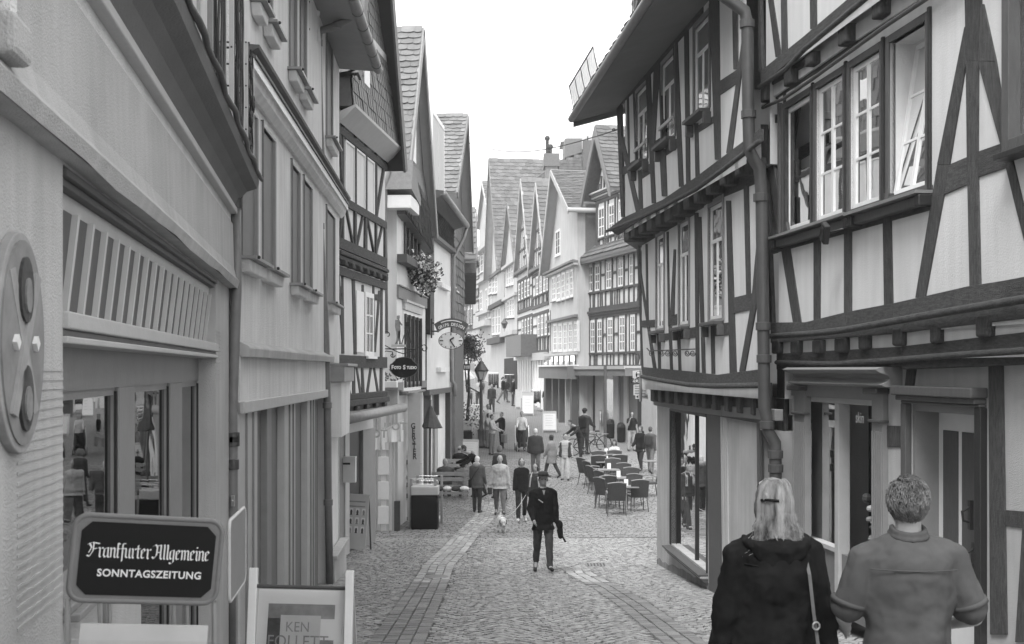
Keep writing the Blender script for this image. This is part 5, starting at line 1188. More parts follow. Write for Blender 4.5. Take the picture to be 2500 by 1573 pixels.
 for q in range(4): mb = MB(); mb.box((at(14, 1022, 600, 28.85).x, 28.83, gz(29)+0.4+q*0.62), (0.28, 0.03, 0.46)); mb.build('door_panel', WHITE, dr, bevel=.01)
 for x in (968, 995, 1050, 1085): mb = MB(); mb.box((at(14, x, 600, 28.85).x, 28.88, (gz(29)+CAMZ-.9)/2-.1), (0.07, 0.12, CAMZ-.9-gz(29)+.2)); mb.build('moulding', LIGHTP, t, bevel=.006)
 mb = MB(); mb.box((at(14, 1110, 700, 28.85).x, 28.86, gz(29)+0.3), (0.14, 0.16, 0.9)); mb.build('kick_post', DARKWOOD, t)
 # pot on a bracket
 p = at(12, 720, 700, 28.3); pt = thing('flower_pot', 'small plant box on a white bracket at the corner of the white house', 'plant box', p)
 mb = MB(); mb.box(p, (0.55, 0.35, 0.16)); mb.build('box', WHITE, pt, bevel=0.01)
 mb = MB()
 for i in range(60): q = p+Vector((random.uniform(-.26, .5), random.uniform(-.15, .15), random.uniform(.05, .35))); mb.add([q, q+Vector((random.uniform(-.06, .06), .02, .07)), q+Vector((.05, 0, .02))], [(0, 1, 2)])
 mb.build('foliage', LEAF, pt)
 return f, t
L4F, L4T = house_l4()

def flower_mass(t, c, spread, n, nl, seed=1, hang=0.0, name='foliage'):
 r = random.Random(seed); mb = MB()
 for i in range(nl):
  th = r.uniform(0, 6.28); q = Vector(c)+Vector((r.gauss(0, spread[0]*.5), r.gauss(0, spread[1]*.5), r.gauss(0, spread[2]*.5)-hang*r.random()))
  a = Vector((r.uniform(-1, 1), r.uniform(-1, 1), r.uniform(-1, 1))).normalized()*0.07; b = a.cross(Vector((r.uniform(-1, 1), r.uniform(-1, 1), r.uniform(-1, 1)))).normalized()*0.035
  mb.add([q-a, q+b, q+a, q-b], [(0, 1, 2, 3)])
 mb.build(name, LEAF, t)
 mb = MB()
 for i in range(n):
  q = Vector(c)+Vector((r.gauss(0, spread[0]*.52), r.gauss(0, spread[1]*.52), r.gauss(0, spread[2]*.5)-hang*r.random()))
  for k in range(5):
   a = Vector((r.uniform(-1, 1), r.uniform(-1, 1), r.uniform(-1, 1))).normalized()*0.05; b = a.cross(Vector((r.uniform(-1, 1), r.uniform(-1, 1), r.uniform(-1, 1)))).normalized()*0.035
   mb.add([q, q+a*.6+b, q+a*1.2, q+a*.6-b], [(0, 1, 2, 3)])
 mb.build('blossom', FLOWER, t)
def l4_flowers():
 f = L4F; p = f.P(*f.sz(6, 1330, 440, .2), .2)
 t = thing('flower_box', 'window box overflowing with pale blossom on the white house', 'flower box', p)
 mb = MB(); a, b = f.sz(6, 1240, 400, .2), f.sz(6, 1390, 430, .2); f.rect(mb, a[0], b[0], p.z-0.05, p.z+0.15, 0.05, 0.3); mb.build('box', DARKWOOD, t)
 for i, (x, y) in enumerate(((1270, 390), (1320, 420), (1370, 410), (1400, 450), (1370, 490), (1420, 470), (1400, 530))):
  q = at(6, x, y, 30.5+i*0.15); flower_mass(t, q, (0.30, 0.4, 0.26), 60, 130, i+3, 0.16)
l4_flowers()

# ================================================================ left side, fifth and further houses
def houses_left_far():
 f = Fac((-2.545, 34.3), (-2.12, 39.8), 'L')
 t = thing('slate_hung_house', 'house with a slate hung upper storey and white walls behind the clock sign', 'house', (-2.5, 34.3, gz(34)))
 P = f.P; L = f.L; ze = CAMZ+4.9; zj = f.sz(6, 1500, 260)[1]; zb = f.sz(6, 1480, 1315)[1]; zg = gz(38)-.5
 wall(f, t, 0, L, zb, ze, [], 0, PL); shell(f, t, 0, L, zg, ze, -0.3, 7, PL)
 mb = MB(); mb.quad(P(0, zg, 0), P(0, zg, -6), P(0, ze, -6), P(0, ze, 0)); mb.build('end_wall', BROWN, t)
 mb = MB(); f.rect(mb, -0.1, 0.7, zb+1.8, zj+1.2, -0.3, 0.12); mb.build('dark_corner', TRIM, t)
 mb = MB(); f.rect(mb, 0, L, zj, ze, 0, 0.10); sw = mb.build('slate_hanging', SLATE, t)
 slates(sw, P(0, zj, 0.11), P(L, zj, 0.11)-P(0, zj, .11), Vector((0, 0, ze-zj)), 13, 16, SLATE, SLATES)
 mb = MB(); f.rect(mb, 0, L+.05, zj-.12, zj, 0, .2); mb.build('jetty_board', BROWN, t)
 a, z1 = f.sz(2, 1445, 1040, .12); b, _ = f.sz(2, 1525, 1180, .12); z0 = f.sz(2, 1480, 1370, .12)[1]
 win(f, t, a, b, z0, z0+2.4, off=0.1, cols=2, rows=1, depth=.05, casing=.08, cm=WHITE, near=False, curtain=CURTW, glass=CURTW)
 for (x, y) in ((1490, 545), (1480, 1135)):
  s_, z = f.sz(6, x, y); mb = MB(); f.rect(mb, s_-0.2, s_+1.9, z-0.15, z, 0, .14); mb.build('ledge', PLG, t)
 E0, E1 = P(-.3, ze+.3, 0.55), P(L+.1, ze+.1, 0.55)
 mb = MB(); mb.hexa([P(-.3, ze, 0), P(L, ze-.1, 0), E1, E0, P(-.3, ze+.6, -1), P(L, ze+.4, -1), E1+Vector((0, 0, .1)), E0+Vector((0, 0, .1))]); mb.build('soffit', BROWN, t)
 mb = MB(); mb.tube([E0, E1], 0.10, 10); mb.tube([E1, E1+Vector((-.1, 0, -.4)), P(L-.1, ze-1, .12), P(L-.1, zg, .12)], 0.06, 8); mb.build('gutter', LEAD, t, smooth=True)
 g = Fac((-2.75, 34.3), (-2.35, 39.8), 'L')
 for i, (a, b, m, n) in enumerate(((0, 0.5, WHITE, 0.1), (0.5, 1.6, GLASSD, 0), (1.6, 1.9, WHITE, .1), (1.9, 3.2, GLASSD, 0), (3.2, 3.5, WHITE, .1), (3.5, 5.4, PLG, .05))): mb = MB(); g.rect(mb, a, b, zg, zb+0.02, -0.2, n); mb.build('shop_front', m, t)
 mb = MB(); f.rect(mb, -.1, L+.1, zb-.02, zb+.14, -.3, .1); f.rect(mb, 0.4, 0.5, zb-.7, zb, -.1, .05); f.rect(mb, 2.2, 2.3, zb-.7, zb, -.1, .05); mb.build('ledge', BROWN, t)
 # tall slated house behind, its roof seen over the eave
 t6, f6 = gable_house('slate_roof_house', 'tall slate roofed house rising behind the clock sign house', (-2.25, 40.2), (-1.95, 46.2), 'L', 9, CAMZ+6.4, CAMZ+5.2, 3.8, CAMZ+9.7, SLATE, ov=0.5, ovf=0.35, rrows=20, rcols=28, vm=SLATEL, slm=SLATEL, roofm=SLATESL)
 mb = MB()
 P6 = f6.P
 slates(t6, P6(0, CAMZ+1.2, .02), P6(6, CAMZ+1.2, .02)-P6(0, CAMZ+1.2, .02), Vector((0, 0, 4.0)), 12, 16, SLATE, SLATES, parts=False)
 px_wins(f6, t6, 10, [(275, 300, 60, 480), (310, 335, 130, 540)], near=False, cm=WHITE, cols=2, rows=3, casing=.06)
 dp = thing('downpipe', 'long pale rain pipe on the slate hung house beside the clock', 'rain pipe', (-2.1, 40, gz(40)))
 mb = MB(); mb.tube([at(10, 255, -60, 39.9), at(10, 255, 1500, 39.9)], 0.09, 8); mb.tube([at(19, 285, -100, 39.5), at(19, 292, 440, 39.5), at(19, 325, 480, 39.5), at(19, 325, 640, 39.5)], 0.07, 8); mb.build('pipe', PIPEG, dp, smooth=True)
 # jutting old gable and satellite dish further on
 t7, f7 = gable_house('slate_house', 'dark slate house with a jutting crooked gable below the satellite dish', (-2.35, 47), (-2.75, 57), 'L', 8, CAMZ+4.6, CAMZ+4.2, 5, CAMZ+7.2, SLATE, ov=.6, ovf=.9, rrows=10, rcols=10, vm=SLATE)
 mb = MB(); f7.pr(mb, [(0.5, CAMZ+4.0), (4, CAMZ+2.9), (7.5, CAMZ+4.2), (4, CAMZ+6.0)], 0, .9); mb.build('jutting_bay', SLATE, t7, bevel=.02)
 for i in range(3): mb = MB(); f7.rect(mb, 1+3*i, 1.2+3*i, gz(50), CAMZ+3.9, 0, .08); mb.build('post', BROWN, t7)
 p = at(7, 290, 410, 56); sd_ = thing('satellite_dish', 'large round satellite dish against the sky above the far left roofs', 'satellite dish', p)
 mb = MB(); n = 28
 for r0, r1 in ((0, .25), (.25, .5), (.5, .75), (.75, 1.0)):
  for k in range(n):
   q = lambda r, a: p+Vector((r*.40*math.cos(a), 0.09*(1-r*r)+0.02, r*.40*math.sin(a)))
   a, b = 2*math.pi*k/n, 2*math.pi*(k+1)/n; mb.quad(q(r0, a), q(r1, a), q(r1, b), q(r0, b))
 mb.tube([p+Vector((.40*math.cos(i*math.pi/14), .02, .40*math.sin(i*math.pi/14))) for i in range(29)], 0.015, 6)
 mb.build('dish', LIGHTP, sd_, smooth=True)
 mb = MB(); mb.tube([p+Vector((0, 0.05, -.38)), p+Vector((0, -.2, -.08))], 0.012, 6); mb.ball(p+Vector((0, -.22, -.07)), .035, 8, 6); mb.build('feed_arm', IRON, sd_)
 mb = MB(); mb.tube([p+Vector((0, 0.05, 0)), p+Vector((0, .15, -.3)), p+Vector((0, .15, -2.0))], 0.03, 8); mb.build('mast', IRON, sd_)
 # green shopfront strip on the left beyond the clock
 g = Fac((-2.3, 40.0), (-2.7, 58), 'L'); t8 = thing('shop_arcade', 'dark timber shopfronts below the slate houses on the left', 'shopfront', (-2.3, 40, gz(40)))
 for i in range(9):
  mb = MB(); g.rect(mb, i*2, i*2+.3, gz(50)-.6, CAMZ+.2, -.3, .15); mb.build('pier', BROWN, t8)
  mb = MB(); g.rect(mb, i*2+.3, i*2+2, gz(50)-.6, CAMZ+.1, -.3, -.05); mb.build('glazing', GLASSD, t8)
 mb = MB(); g.rect(mb, 0, 18, CAMZ+.1, CAMZ+.5, -.3, .25); mb.build('fascia', BROWN, t8)
 mb = MB(); g.rect(mb, 0, 18, gz(50)-1, CAMZ+3, -5, -.31); mb.build('wall', PLG, t8)
houses_left_far()
# ================================================================ right row further on (timber fronts seen obliquely)
def storey(f, t, c, wl, ysill, ytop, ybot, xs, plates=True, step=0.62, m=TIMF, s0=0.0, s1=None, wk=None, off=0.0, br=True, w=0.14):
 """a storey read from the photograph: wl windows (x0,x1,y0,y1); ysill / ytop / ybot rows taken at column xs"""
 s1 = f.L if s1 is None else s1
 zs, zt, zb = (f.sz(c, xs, y, off)[1] for y in (ysill, ytop, ybot))
 kw = dict(near=False, cm=WHITE, sm=WHITE, cols=2, rows=3, casing=0.05, bar=0.06, gb=0.035, sill=0.10, sillm=m); kw.update(wk or {})
 W_ = []
 for x0, x1, y0, y1 in wl:
  a, b = sorted((f.sz(c, x0, (y0+y1)/2, off)[0], f.sz(c, x1, (y0+y1)/2, off)[0])); xm = (x0+x1)/2
  z1 = f.sz(c, xm, y0, off)[1]
  win(f, t, a, b, zs+0.08, min(z1, zt-0.15), off=off, **kw); W_.append((a, b))
 if plates: timber_storey(f, t, s0, s1, zb, zs, min(f.sz(c, (wl[0][0]+wl[0][1])/2, wl[0][2], off)[1], zt-0.15) if wl else zt-.3, zt, W_, off=off, m=m, step=step, br=br, w=w)
 return zb, zs, zt

def house_r3():
 A, B = (5.76, 50.8), (3.6, 58.0); f = Fac(A, B, 'R'); L = f.L
 t = thing('timber_house', 'tall white timber framed house with a gabled dormer and rows of small paned windows', 'house', (4.6, 54, gz(54)))
 zg = gz(50)-.6; sz = f.sz
 ze = sz(7, 1160, 712)[1]
 zr = sz(7, 1220, 520)[1]
 s_d0, s_d1 = sz(7, 1425, 500)[0], sz(7, 1222, 500)[0]
 mb = MB(); f.rect(mb, 0, L, zg, ze, -8, 0); mb.build('wall', PL, t)
 # storeys
 W1 = [(1190, 1222, 1165, 1395), (1240, 1275, 1160, 1395), (1315, 1355, 1145, 1390), (1402, 1445, 1120, 1385), (1485, 1520, 1105, 1380)]
 W2 = [(1170, 1205, 755, 950), (1222, 1258, 750, 945), (1305, 1345, 725, 930), (1392, 1432, 700, 905), (1478, 1505, 675, 885)]
 storey(f, t, 7, W1, 1404, 1120, 1506, 1300, step=0.55, wk=dict(rows=4, bar=0.075, gb=.05))
 storey(f, t, 7, W2, 940, 690, 1068, 1300, step=0.55, wk=dict(rows=3, bar=0.075, gb=.05))
 zj = sz(7, 1300, 1095)[1]
 for k in range(3): mb = MB(); f.rect(mb, -.1, L+.05, zj-.12*k, zj+.1-.12*k, 0, .14-.05*k); mb.build('carved_beam', TIMF, t)
 # skirt roof
 mb = MB(); mb.hexa([f.P(-.5, ze-.15, .5), f.P(L+.4, ze-.15, .5), f.P(L+.2, zr+.3, -1.2), f.P(-.3, zr+.3, -1.2), f.P(-.5, ze, .5), f.P(L+.4, ze, .5), f.P(L+.2, zr+.42, -1.2), f.P(-.3, zr+.42, -1.2)]); rf = mb.build('skirt_roof', SLATE, t)
 slates(rf, f.P(L+.4, ze+.02, .5), f.P(-.5, ze+.02, .5)-f.P(L+.4, ze+.02, .5), f.P(L+.2, zr+.44, -1.2)-f.P(L+.4, ze+.02, .5), 7, 26, SLATE, SLATES, parts=False)
 mb = MB(); f.rect(mb, -.5, L+.4, ze-.28, ze-.12, 0.2, .48); mb.build('eave_board', BROWN, t)
 # gabled dormer storey
 W3 = [(1248, 1292, 325, 535), (1325, 1366, 300, 512), (1398, 1424, 270, 490)]
 zb, zt = ze-.1, sz(7, 1300, 240)[1]
 a0, a1 = s_d0-2.2, s_d1
 za_ = sz(11, 845, 150)[1]; ap = (a0+a1)/2
 ap = sz(11, 905, 400)[0]; a0 = 2*ap-a1
 mb = MB(); f.pr(mb, [(a0, zb), (a1, zb), (a1, zt), (ap, za_-.3), (a0, zt)], -6, -0.06); mb.build('wall', PL, t)
 storey(f, t, 7, W3, 545, 262, 640, 1300, step=0.5, s0=a0, s1=a1, off=-0.06, wk=dict(rows=3, bar=.075, gb=.05))
 for k in range(4): mb = MB(); f.rect(mb, a0-.25, a1+.25, zt-.05+.1*k, zt+.03+.1*k, -.1, .05+.07*k); mb.build('gable_cornice', PLR if k % 2 else BROWN, t)
 zq = zt+.4
 for fr in (0.15, 0.3, 0.45, 0.6, 0.75, 0.88):
  s_ = a0+(a1-a0)*fr; h = (za_-zq)*(1-abs(fr-.5)*2)*0.5; post(f, t, s_, zq, s_+(.5-fr)*.3, zq+h, 0.1, off=-.03, m=TIMF)
 hbeam(f, t, a0+(a1-a0)*.25, a1-(a1-a0)*.25, zq+(za_-zq)*.42, .12, off=-.03, m=TIMF)
 mb = MB(); cx, cz = ap, zq+(za_-zq)*.5
 mb.tube([f.P(cx+.32*math.cos(i*math.pi/10), cz+.62*math.sin(i*math.pi/10), .02) for i in range(21)], .05, 6); ow = mb.build('oval_window', BROWN, t)
 mb = MB(); f.pr(mb, [(cx+.3*math.cos(i*math.pi/8), cz+.6*math.sin(i*math.pi/8)) for i in range(16)], -.05, 0.0); mb.build('pane', GLASSF, ow)
 for sg, (s_a, s_b) in enumerate(((a0-.45, ap), (a1+.45, ap))):
  z_a = zt+.0; p = [(s_a, z_a), (s_b, za_+.15)]
  mb = MB(); mb.hexa([f.P(p[0][0], p[0][1], .55), f.P(p[0][0], p[0][1], -6), f.P(p[0][0], p[0][1]+.14, -6), f.P(p[0][0], p[0][1]+.14, .55), f.P(p[1][0], p[1][1], .55), f.P(p[1][0], p[1][1], -6), f.P(p[1][0], p[1][1]+.14, -6), f.P(p[1][0], p[1][1]+.14, .55)]); rr = mb.build('roof', SLATE, t)
  mb = MB(); f.pr(mb, [(p[0][0], p[0][1]-.3), (p[1][0], p[1][1]-.5), (p[1][0], p[1][1]+.12), (p[0][0], p[0][1]+.12)], .5, .6); mb.build('verge_board', PLM, t)
  if sg == 0: slates(rr, f.P(s_a, z_a+.16, .55), f.P(s_a, z_a+.16, -6)-f.P(s_a, z_a+.16, .55), f.P(s_b, za_+.31, .55)-f.P(s_a, z_a+.16, .55), 16, 14, SLATE, SLATES, parts=False)
 # ground floor shop
 z0 = sz(7, 1400, 1512)[1]
 mb = MB(); f.rect(mb, -.2, L+.2, z0-.35, z0, 0, .9); mb.build('shop_canopy', SHUT, t); mb = MB(); f.rect(mb, -.2, L+.2, z0-.05, z0+.1, 0, .95); mb.build('canopy_edge', LIGHTP, t)
 for i, (x0, x1, m) in enumerate(((370, 410, LIGHTP), (410, 450, DARKIN), (450, 530, LIGHTP), (530, 640, GLASSD), (640, 690, LIGHTP), (690, 750, SHUT), (750, 790, LIGHTP), (790, 880, SHUT), (880, 940, DARKIN), (940, 1010, LIGHTP), (1010, 1100, PLR))):
  a, b = sorted((sz(16, x0, 200, .1)[0], sz(16, x1, 200, .1)[0])); mb = MB(); f.rect(mb, a, b, zg, z0-.3, -.05, .12 if m in (LIGHTP, PLR) else .04); mb.build('shop_pillar' if m in (LIGHTP, PLR) else 'shop_glazing', m, t)
 dp = thing('downpipe', 'rain pipe at the left corner of the small paned timber house', 'rain pipe', f.P(L+.15, gz(58)))
 mb = MB(); mb.tube([f.P(L+.2, ze, .2), f.P(L+.15, zg, .15)], .08, 8); mb.build('pipe', PIPEG, dp, smooth=True)
house_r3()

def house_r4():
 A, B = (3.25, 57.0), (2.09, 64.8)
 f = Fac(A, B, 'R'); sz = f.sz
 ze = sz(7, 1065, 745)[1]
 t, f = gable_house('slate_clad_house', 'pale grey slate clad house with a large roof and narrow windows in rows', A, B, 'R', 10, ze+2.7, ze+.3, 4.6, CAMZ+10.6, PLF, ov=.35, ovf=.5, rrows=24, rcols=24, vm=SOFF, slm=SLATEL, roofm=SLATES)
 L = f.L; P = f.P
 mb = MB(); f.rect(mb, -.2, 3.6, ze+.2, ze+2.9, -9, -.4); mb.build('side_wall', SLATE, t)
 mb = MB(); mb.tube([P(-.55, ze+2.55, 0.6), P(-.55, ze+2.55, -9)], .12, 8); mb.build('gutter', LIGHTP, t, smooth=True)
 for k, (zz, n) in enumerate(((ze, .25), (ze+.12, .4))): mb = MB(); f.rect(mb, -.2, L+.1, zz-.1, zz, 0, n); mb.build('cornice', PLM if k else LIGHTP, t)
 for wl, ys, xm in (([(905, 930, 845, 1010), (940, 965, 830, 1010), (975, 1000, 815, 1000), (1010, 1030, 800, 990), (1038, 1058, 790, 980)], 1000, 980), ([(915, 940, 1190, 1385), (950, 977, 1190, 1385), (990, 1015, 1185, 1385), (1028, 1053, 1180, 1380), (1068, 1090, 1175, 1378)], 1390, 1000)):
  for x0, x1, y0, y1 in wl:
   a, b = sorted((sz(7, x0, y0)[0], sz(7, x1, y0)[0])); z1 = sz(7, x0, y0)[1]; z0 = sz(7, (x0+x1)/2, y1)[1]; win(f, t, a, b, z0, z1, near=False, cm=PLG, sm=WHITE, cols=2, rows=4, casing=.07, bar=.08, gb=.05, sill=.12, sillm=SHUT)
 a, b = sorted((sz(7, 930, 500)[0], sz(7, 962, 500)[0])); win(f, t, a, b, sz(7, 945, 672)[1], sz(7, 945, 500)[1], near=False, cm=WHITE, cols=2, rows=3, sill=.1)
 zj = sz(7, 1000, 1140)[1]; mb = MB(); f.rect(mb, -.1, L, zj, ze-.1, -.1, .14); 
 mb2 = MB(); f.rect(mb2, -.1, L, zj-.1, zj+.03, 0, .2); mb2.build('jetty_board', PLM, t)
 zl = sz(7, 1000, 1400)[1]; mb = MB(); f.rect(mb, -.1, L, zl-.12, zl, 0, .3); mb.build('ledge', LIGHTP, t)
 for i in range(5): mb = MB(); f.rect(mb, .4+i*1.5, 1.5+i*1.5, zl-.75, zl-.15, 0, .06); mb.build('upper_light', GLASSD, t); 
 for i in range(5): mb = MB(); mb.ball(P(1.65+i*1.5, zl-.55, .2), .12, 8, 6); mb.build('lamp_globe', PAPER, t)
 zf = sz(7, 1000, 1497)[1]; mb = MB(); f.rect(mb, -.4, L, zf-.65, zf, 0, .6); mb.build('shop_fascia', PLM, t); mb = MB(); f.rect(mb, -.4, L, zf-.02, zf+.06, 0, .66); mb.build('fascia_edge', WHITE, t)
 zg = gz(60)-.5; x = 0
 for i, (w, m, n) in enumerate(((.35, BROWN, .3), (1.4, GLASSD, .1), (.2, LIGHTP, .25), (1.3, GLASSD, .1), (.3, BROWN, .3), (1.6, GLASSD, .1), (.3, BROWN, .3), (1.9, GLASSD, .1), (.5, BROWN, .3))):
  mb = MB(); f.rect(mb, x, x+w, zg, zf-.6, -.1, n); mb.build('shop_pier' if m in (BROWN, LIGHTP) else 'shop_glazing', m, t); x += w
 # narrow dormer-like half storey before the verge of the next house
 return t, f
house_r4()

def gtimber(name, label, A, B, zb_px, ap_px, D, storeys, grp=None, mats=(PL, SLATE), wide=.35, front_timber=True, near_e=0, ovf=.28, verge=SOFF, rr=20, rc=12, ground=True):
 f = Fac(A, B, 'R'); ze = f.sz(7, zb_px[0], zb_px[1])[1]; za = f.sz(7, ap_px[0], ap_px[1], ovf)[1]
 L = f.L
 t, f = gable_house(name, label, A, B, 'R', D, ze+near_e, ze, L*.5, za, mats[0], ov=wide, ovf=ovf, rrows=rr, rcols=rc, vm=verge, slm=SLATEL, roofm=SLATES, grp=grp)
 if front_timber:
  for k in range(1, 4):
   z = ze+(za-ze)*k/4.3; hw = L*.5*(1-k/4.3)*.95; hbeam(f, t, L*.5-hw, L*.5+hw, z, .14, m=TIMF)
  for fr in (.12, .25, .38, .5, .62, .75, .88): h = (za-ze)*(1-abs(fr-.5)*2)*.92; post(f, t, L*fr, ze, L*fr, ze+h, .11, m=TIMF)
  win(f, t, L*.42, L*.58, ze+.9, ze+2.0, near=False, cm=TIMF, sm=WHITE, casing=.1, cols=1, rows=1)
 for (wl, ys, yt, yb, xs) in storeys: storey(f, t, 7, wl, ys, yt, yb, xs, step=.6, wk=dict(rows=3, cols=1, bar=.09, gb=.05, casing=.06))
 mb = MB(); f.rect(mb, -.1, L+.1, ze-.18, ze+.02, 0, .3); mb.build('gable_beam', BROWN, t)
 return t, f
r6 = gtimber('timber_gable_house', 'timber framed gable house with a pale verge, left of the slate clad house', (2.09, 65.0), (1.29, 71.4), (840, 748), (800, 128), 10,
  [([(785, 805, 820, 955), (812, 832, 815, 950), (840, 858, 805, 945), (864, 880, 800, 935)], 965, 800, 1045, 830), ([(797, 815, 1125, 1275), (822, 842, 1120, 1272), (850, 868, 1115, 1270), (874, 890, 1110, 1265)], 1280, 1100, 1390, 840)], grp='twin timber gables')
r5 = gtimber('timber_gable_house', 'narrow dark timber gable house, second left of the slate clad house', (1.29, 71.5), (.41, 78.7), (680, 790), (655, 138), 11,
  [([(655, 670, 880, 1000), (678, 692, 875, 998), (700, 715, 865, 990), (722, 738, 860, 985)], 1003, 850, 1085, 700), ([(680, 695, 1150, 1300), (703, 716, 1145, 1298), (724, 738, 1140, 1296), (745, 760, 1135, 1294)], 1305, 1130, 1395, 720)], grp='twin timber gables')
for t, f in (r5, r6):     # shop fronts below
 zg = gz(f.A.y+3)-.6; zt = f.sz(7, 720 if t is r5[0] else 850, 1440)[1]; n = 6
 for i in range(n):
  a = f.L*i/n; mb = MB(); f.rect(mb, a, a+.35, zg, zt, -.1, .14); mb.build('shop_pillar', WHITE, t); mb = MB(); f.rect(mb, a+.35, a+f.L/n, zg, zt, -.1, .04); mb.build('shop_glazing', GLASSD if i % 2 else PLG, t)
 mb = MB(); f.rect(mb, 0, f.L, zt-.1, zt+.35, 0, .3); mb.build('shop_fascia', LIGHTP if t is r6[0] else PLG, t)

def far_plain(name, label, A, B, D, zbp, za, wm, wl, bands=(), roof=True, vm=SOFF, wk=None, rr=14, rc=10, ov=.35, ovf=.28, slm=SLATEL, rm=SLATES, zc=7, aps=None):
 f = Fac(A, B, 'R'); ze = f.sz(zc, *zbp)[1]
 t, f = gable_house(name, label, A, B, 'R', D, ze, ze, f.L*(.5 if aps is None else aps), za, wm, ov=ov, ovf=ovf, rrows=rr, rcols=rc, vm=vm, slm=slm, roofm=rm)
 kw = dict(near=False, cm=WHITE, sm=WHITE, cols=2, rows=3, casing=.1, bar=.09, gb=.05, sill=.12, sillm=SHUT); kw.update(wk or {})
 for x0, x1, y0, y1 in wl:
  a, b = sorted((f.sz(zc, x0, y0)[0], f.sz(zc, x1, y0)[0])); z1, z0 = f.sz(zc, (x0+x1)/2, y0)[1], f.sz(zc, (x0+x1)/2, y1)[1]; win(f, t, a, b, z0, z1, **kw)
 for x, y, h, n, m in bands: z = f.sz(zc, x, y)[1]; mb = MB(); f.rect(mb, 0, f.L, z-h, z, 0, n); mb.build('band', m, t)
 return t, f
# seventh: light plaster with a slate gable and a boxed slate oriel
t, f = far_plain('plaster_gable_house', 'narrow pale house with a slate gable and a slated oriel above its door', (.41, 78.8), (-.55, 86.7), 9, (600, 735), CAMZ+12.0, PLF,
 [(568, 580, 765, 900), (586, 597, 755, 895), (603, 615, 745, 890), (572, 585, 1010, 1135), (592, 604, 1000, 1132), (610, 622, 995, 1130)], [(600, 975, .2, .25, LIGHTP), (600, 1240, .3, .4, PLF), (600, 735, .2, .3, PLF)], vm=SLATEL)
mb = MB(); a, b = f.sz(10, 935, 1200, 1)[0], f.sz(10, 1105, 1200, 1)[0]; z0, z1 = f.sz(10, 1000, 1370, 1)[1], f.sz(10, 1000, 1120, 1)[1]; f.rect(mb, min(a, b)-.5, max(a, b), z0, z1, 0, 1.0); mb.build('oriel', SLATE, t)
mb = MB(); f.rect(mb, 0, f.L, gz(82)-.6, z0, 0, .05); mb.build('shop_front', DARKIN, t)
# eighth: big slate roof, half timbered side
t, f = far_plain('big_roof_house', 'house with a large mossy slate roof and bold timber bracing on its side wall', (-.55, 86.9), (-1.75, 96.8), 12, (500, 800), CAMZ+17.0, PLF,
 [(437, 455, 840, 960), (462, 478, 835, 958), (482, 496, 830, 955), (462, 478, 1075, 1260), (486, 500, 1070, 1258), (505, 520, 1065, 1255)], [(480, 1040, .35, .3, TIMF), (480, 1290, .5, .4, TIMF), (480, 810, .25, .2, BROWN)], rr=30, rc=26, vm=PLM, ovf=.6, aps=.62)
g = Fac((-.55, 86.85), (2.6, 86.85), 'L'); g.n = Vector((0, -1, 0))
zb_, zt_ = g.sz(10, 880, 690)[1], g.sz(10, 880, 350)[1]; zb2 = g.sz(10, 900, 1150)[1]
mb = MB(); g.rect(mb, 0, 3, gz(86)-.5, zt_, -.1, .02); mb.build('side_wall', PL, t)
for s_ in (.15, 1.7): post(g, t, s_, zb2, s_, zt_, .35, m=TIMF)
for z in (zb2, zb_, (zb_+zt_)/2+.2, zt_): hbeam(g, t, 0, 2.6, z, .35, m=TIMF)
post(g, t, 1.6, (zb_+zt_)/2+.2, .25, zt_, .35, m=TIMF, name='brace'); 
# ninth and tenth
t, f = far_plain('plaster_house', 'pale plastered house with white cornices where the street bends', (-1.75, 97), (-3.0, 105.5), 10, (400, 430), CAMZ+16.5, PLF,
 [(345, 370, 680, 820), (376, 392, 660, 800), (345, 362, 955, 1085), (370, 386, 945, 1080), (410, 424, 930, 1150), (434, 450, 915, 1140)], [(370, 870, .3, .4, LIGHTP), (370, 640, .4, .5, PLF), (370, 1105, .3, .4, LIGHTP), (370, 1180, .5, .6, PLF)], vm=LIGHTP)
t, f = far_plain('timber_house', 'small half timbered house at the far bend of the street', (-3.0, 105.6), (-4.6, 114), 9, (280, 780), CAMZ+9.5, PLF, [], [], vm=TIMF)
for (wl, ys, yt, yb) in (([(252, 266, 850, 950), (275, 292, 840, 945), (300, 312, 830, 935)], 955, 800, 1010), ([(255, 268, 1080, 1190), (280, 295, 1075, 1190), (303, 315, 1070, 1185)], 1200, 1040, 1230)):
 storey(f, t, 7, wl, ys, yt, yb, 285, step=.8, w=.25, wk=dict(cols=1, rows=1))
# closing houses at the end of the bend
far_plain('plaster_house', 'grey plastered house closing the view at the far end of the street', (-4.6, 114.5), (-12, 118), 9, (235, 700), CAMZ+11.5, PLF, [], [], vm=PLM)
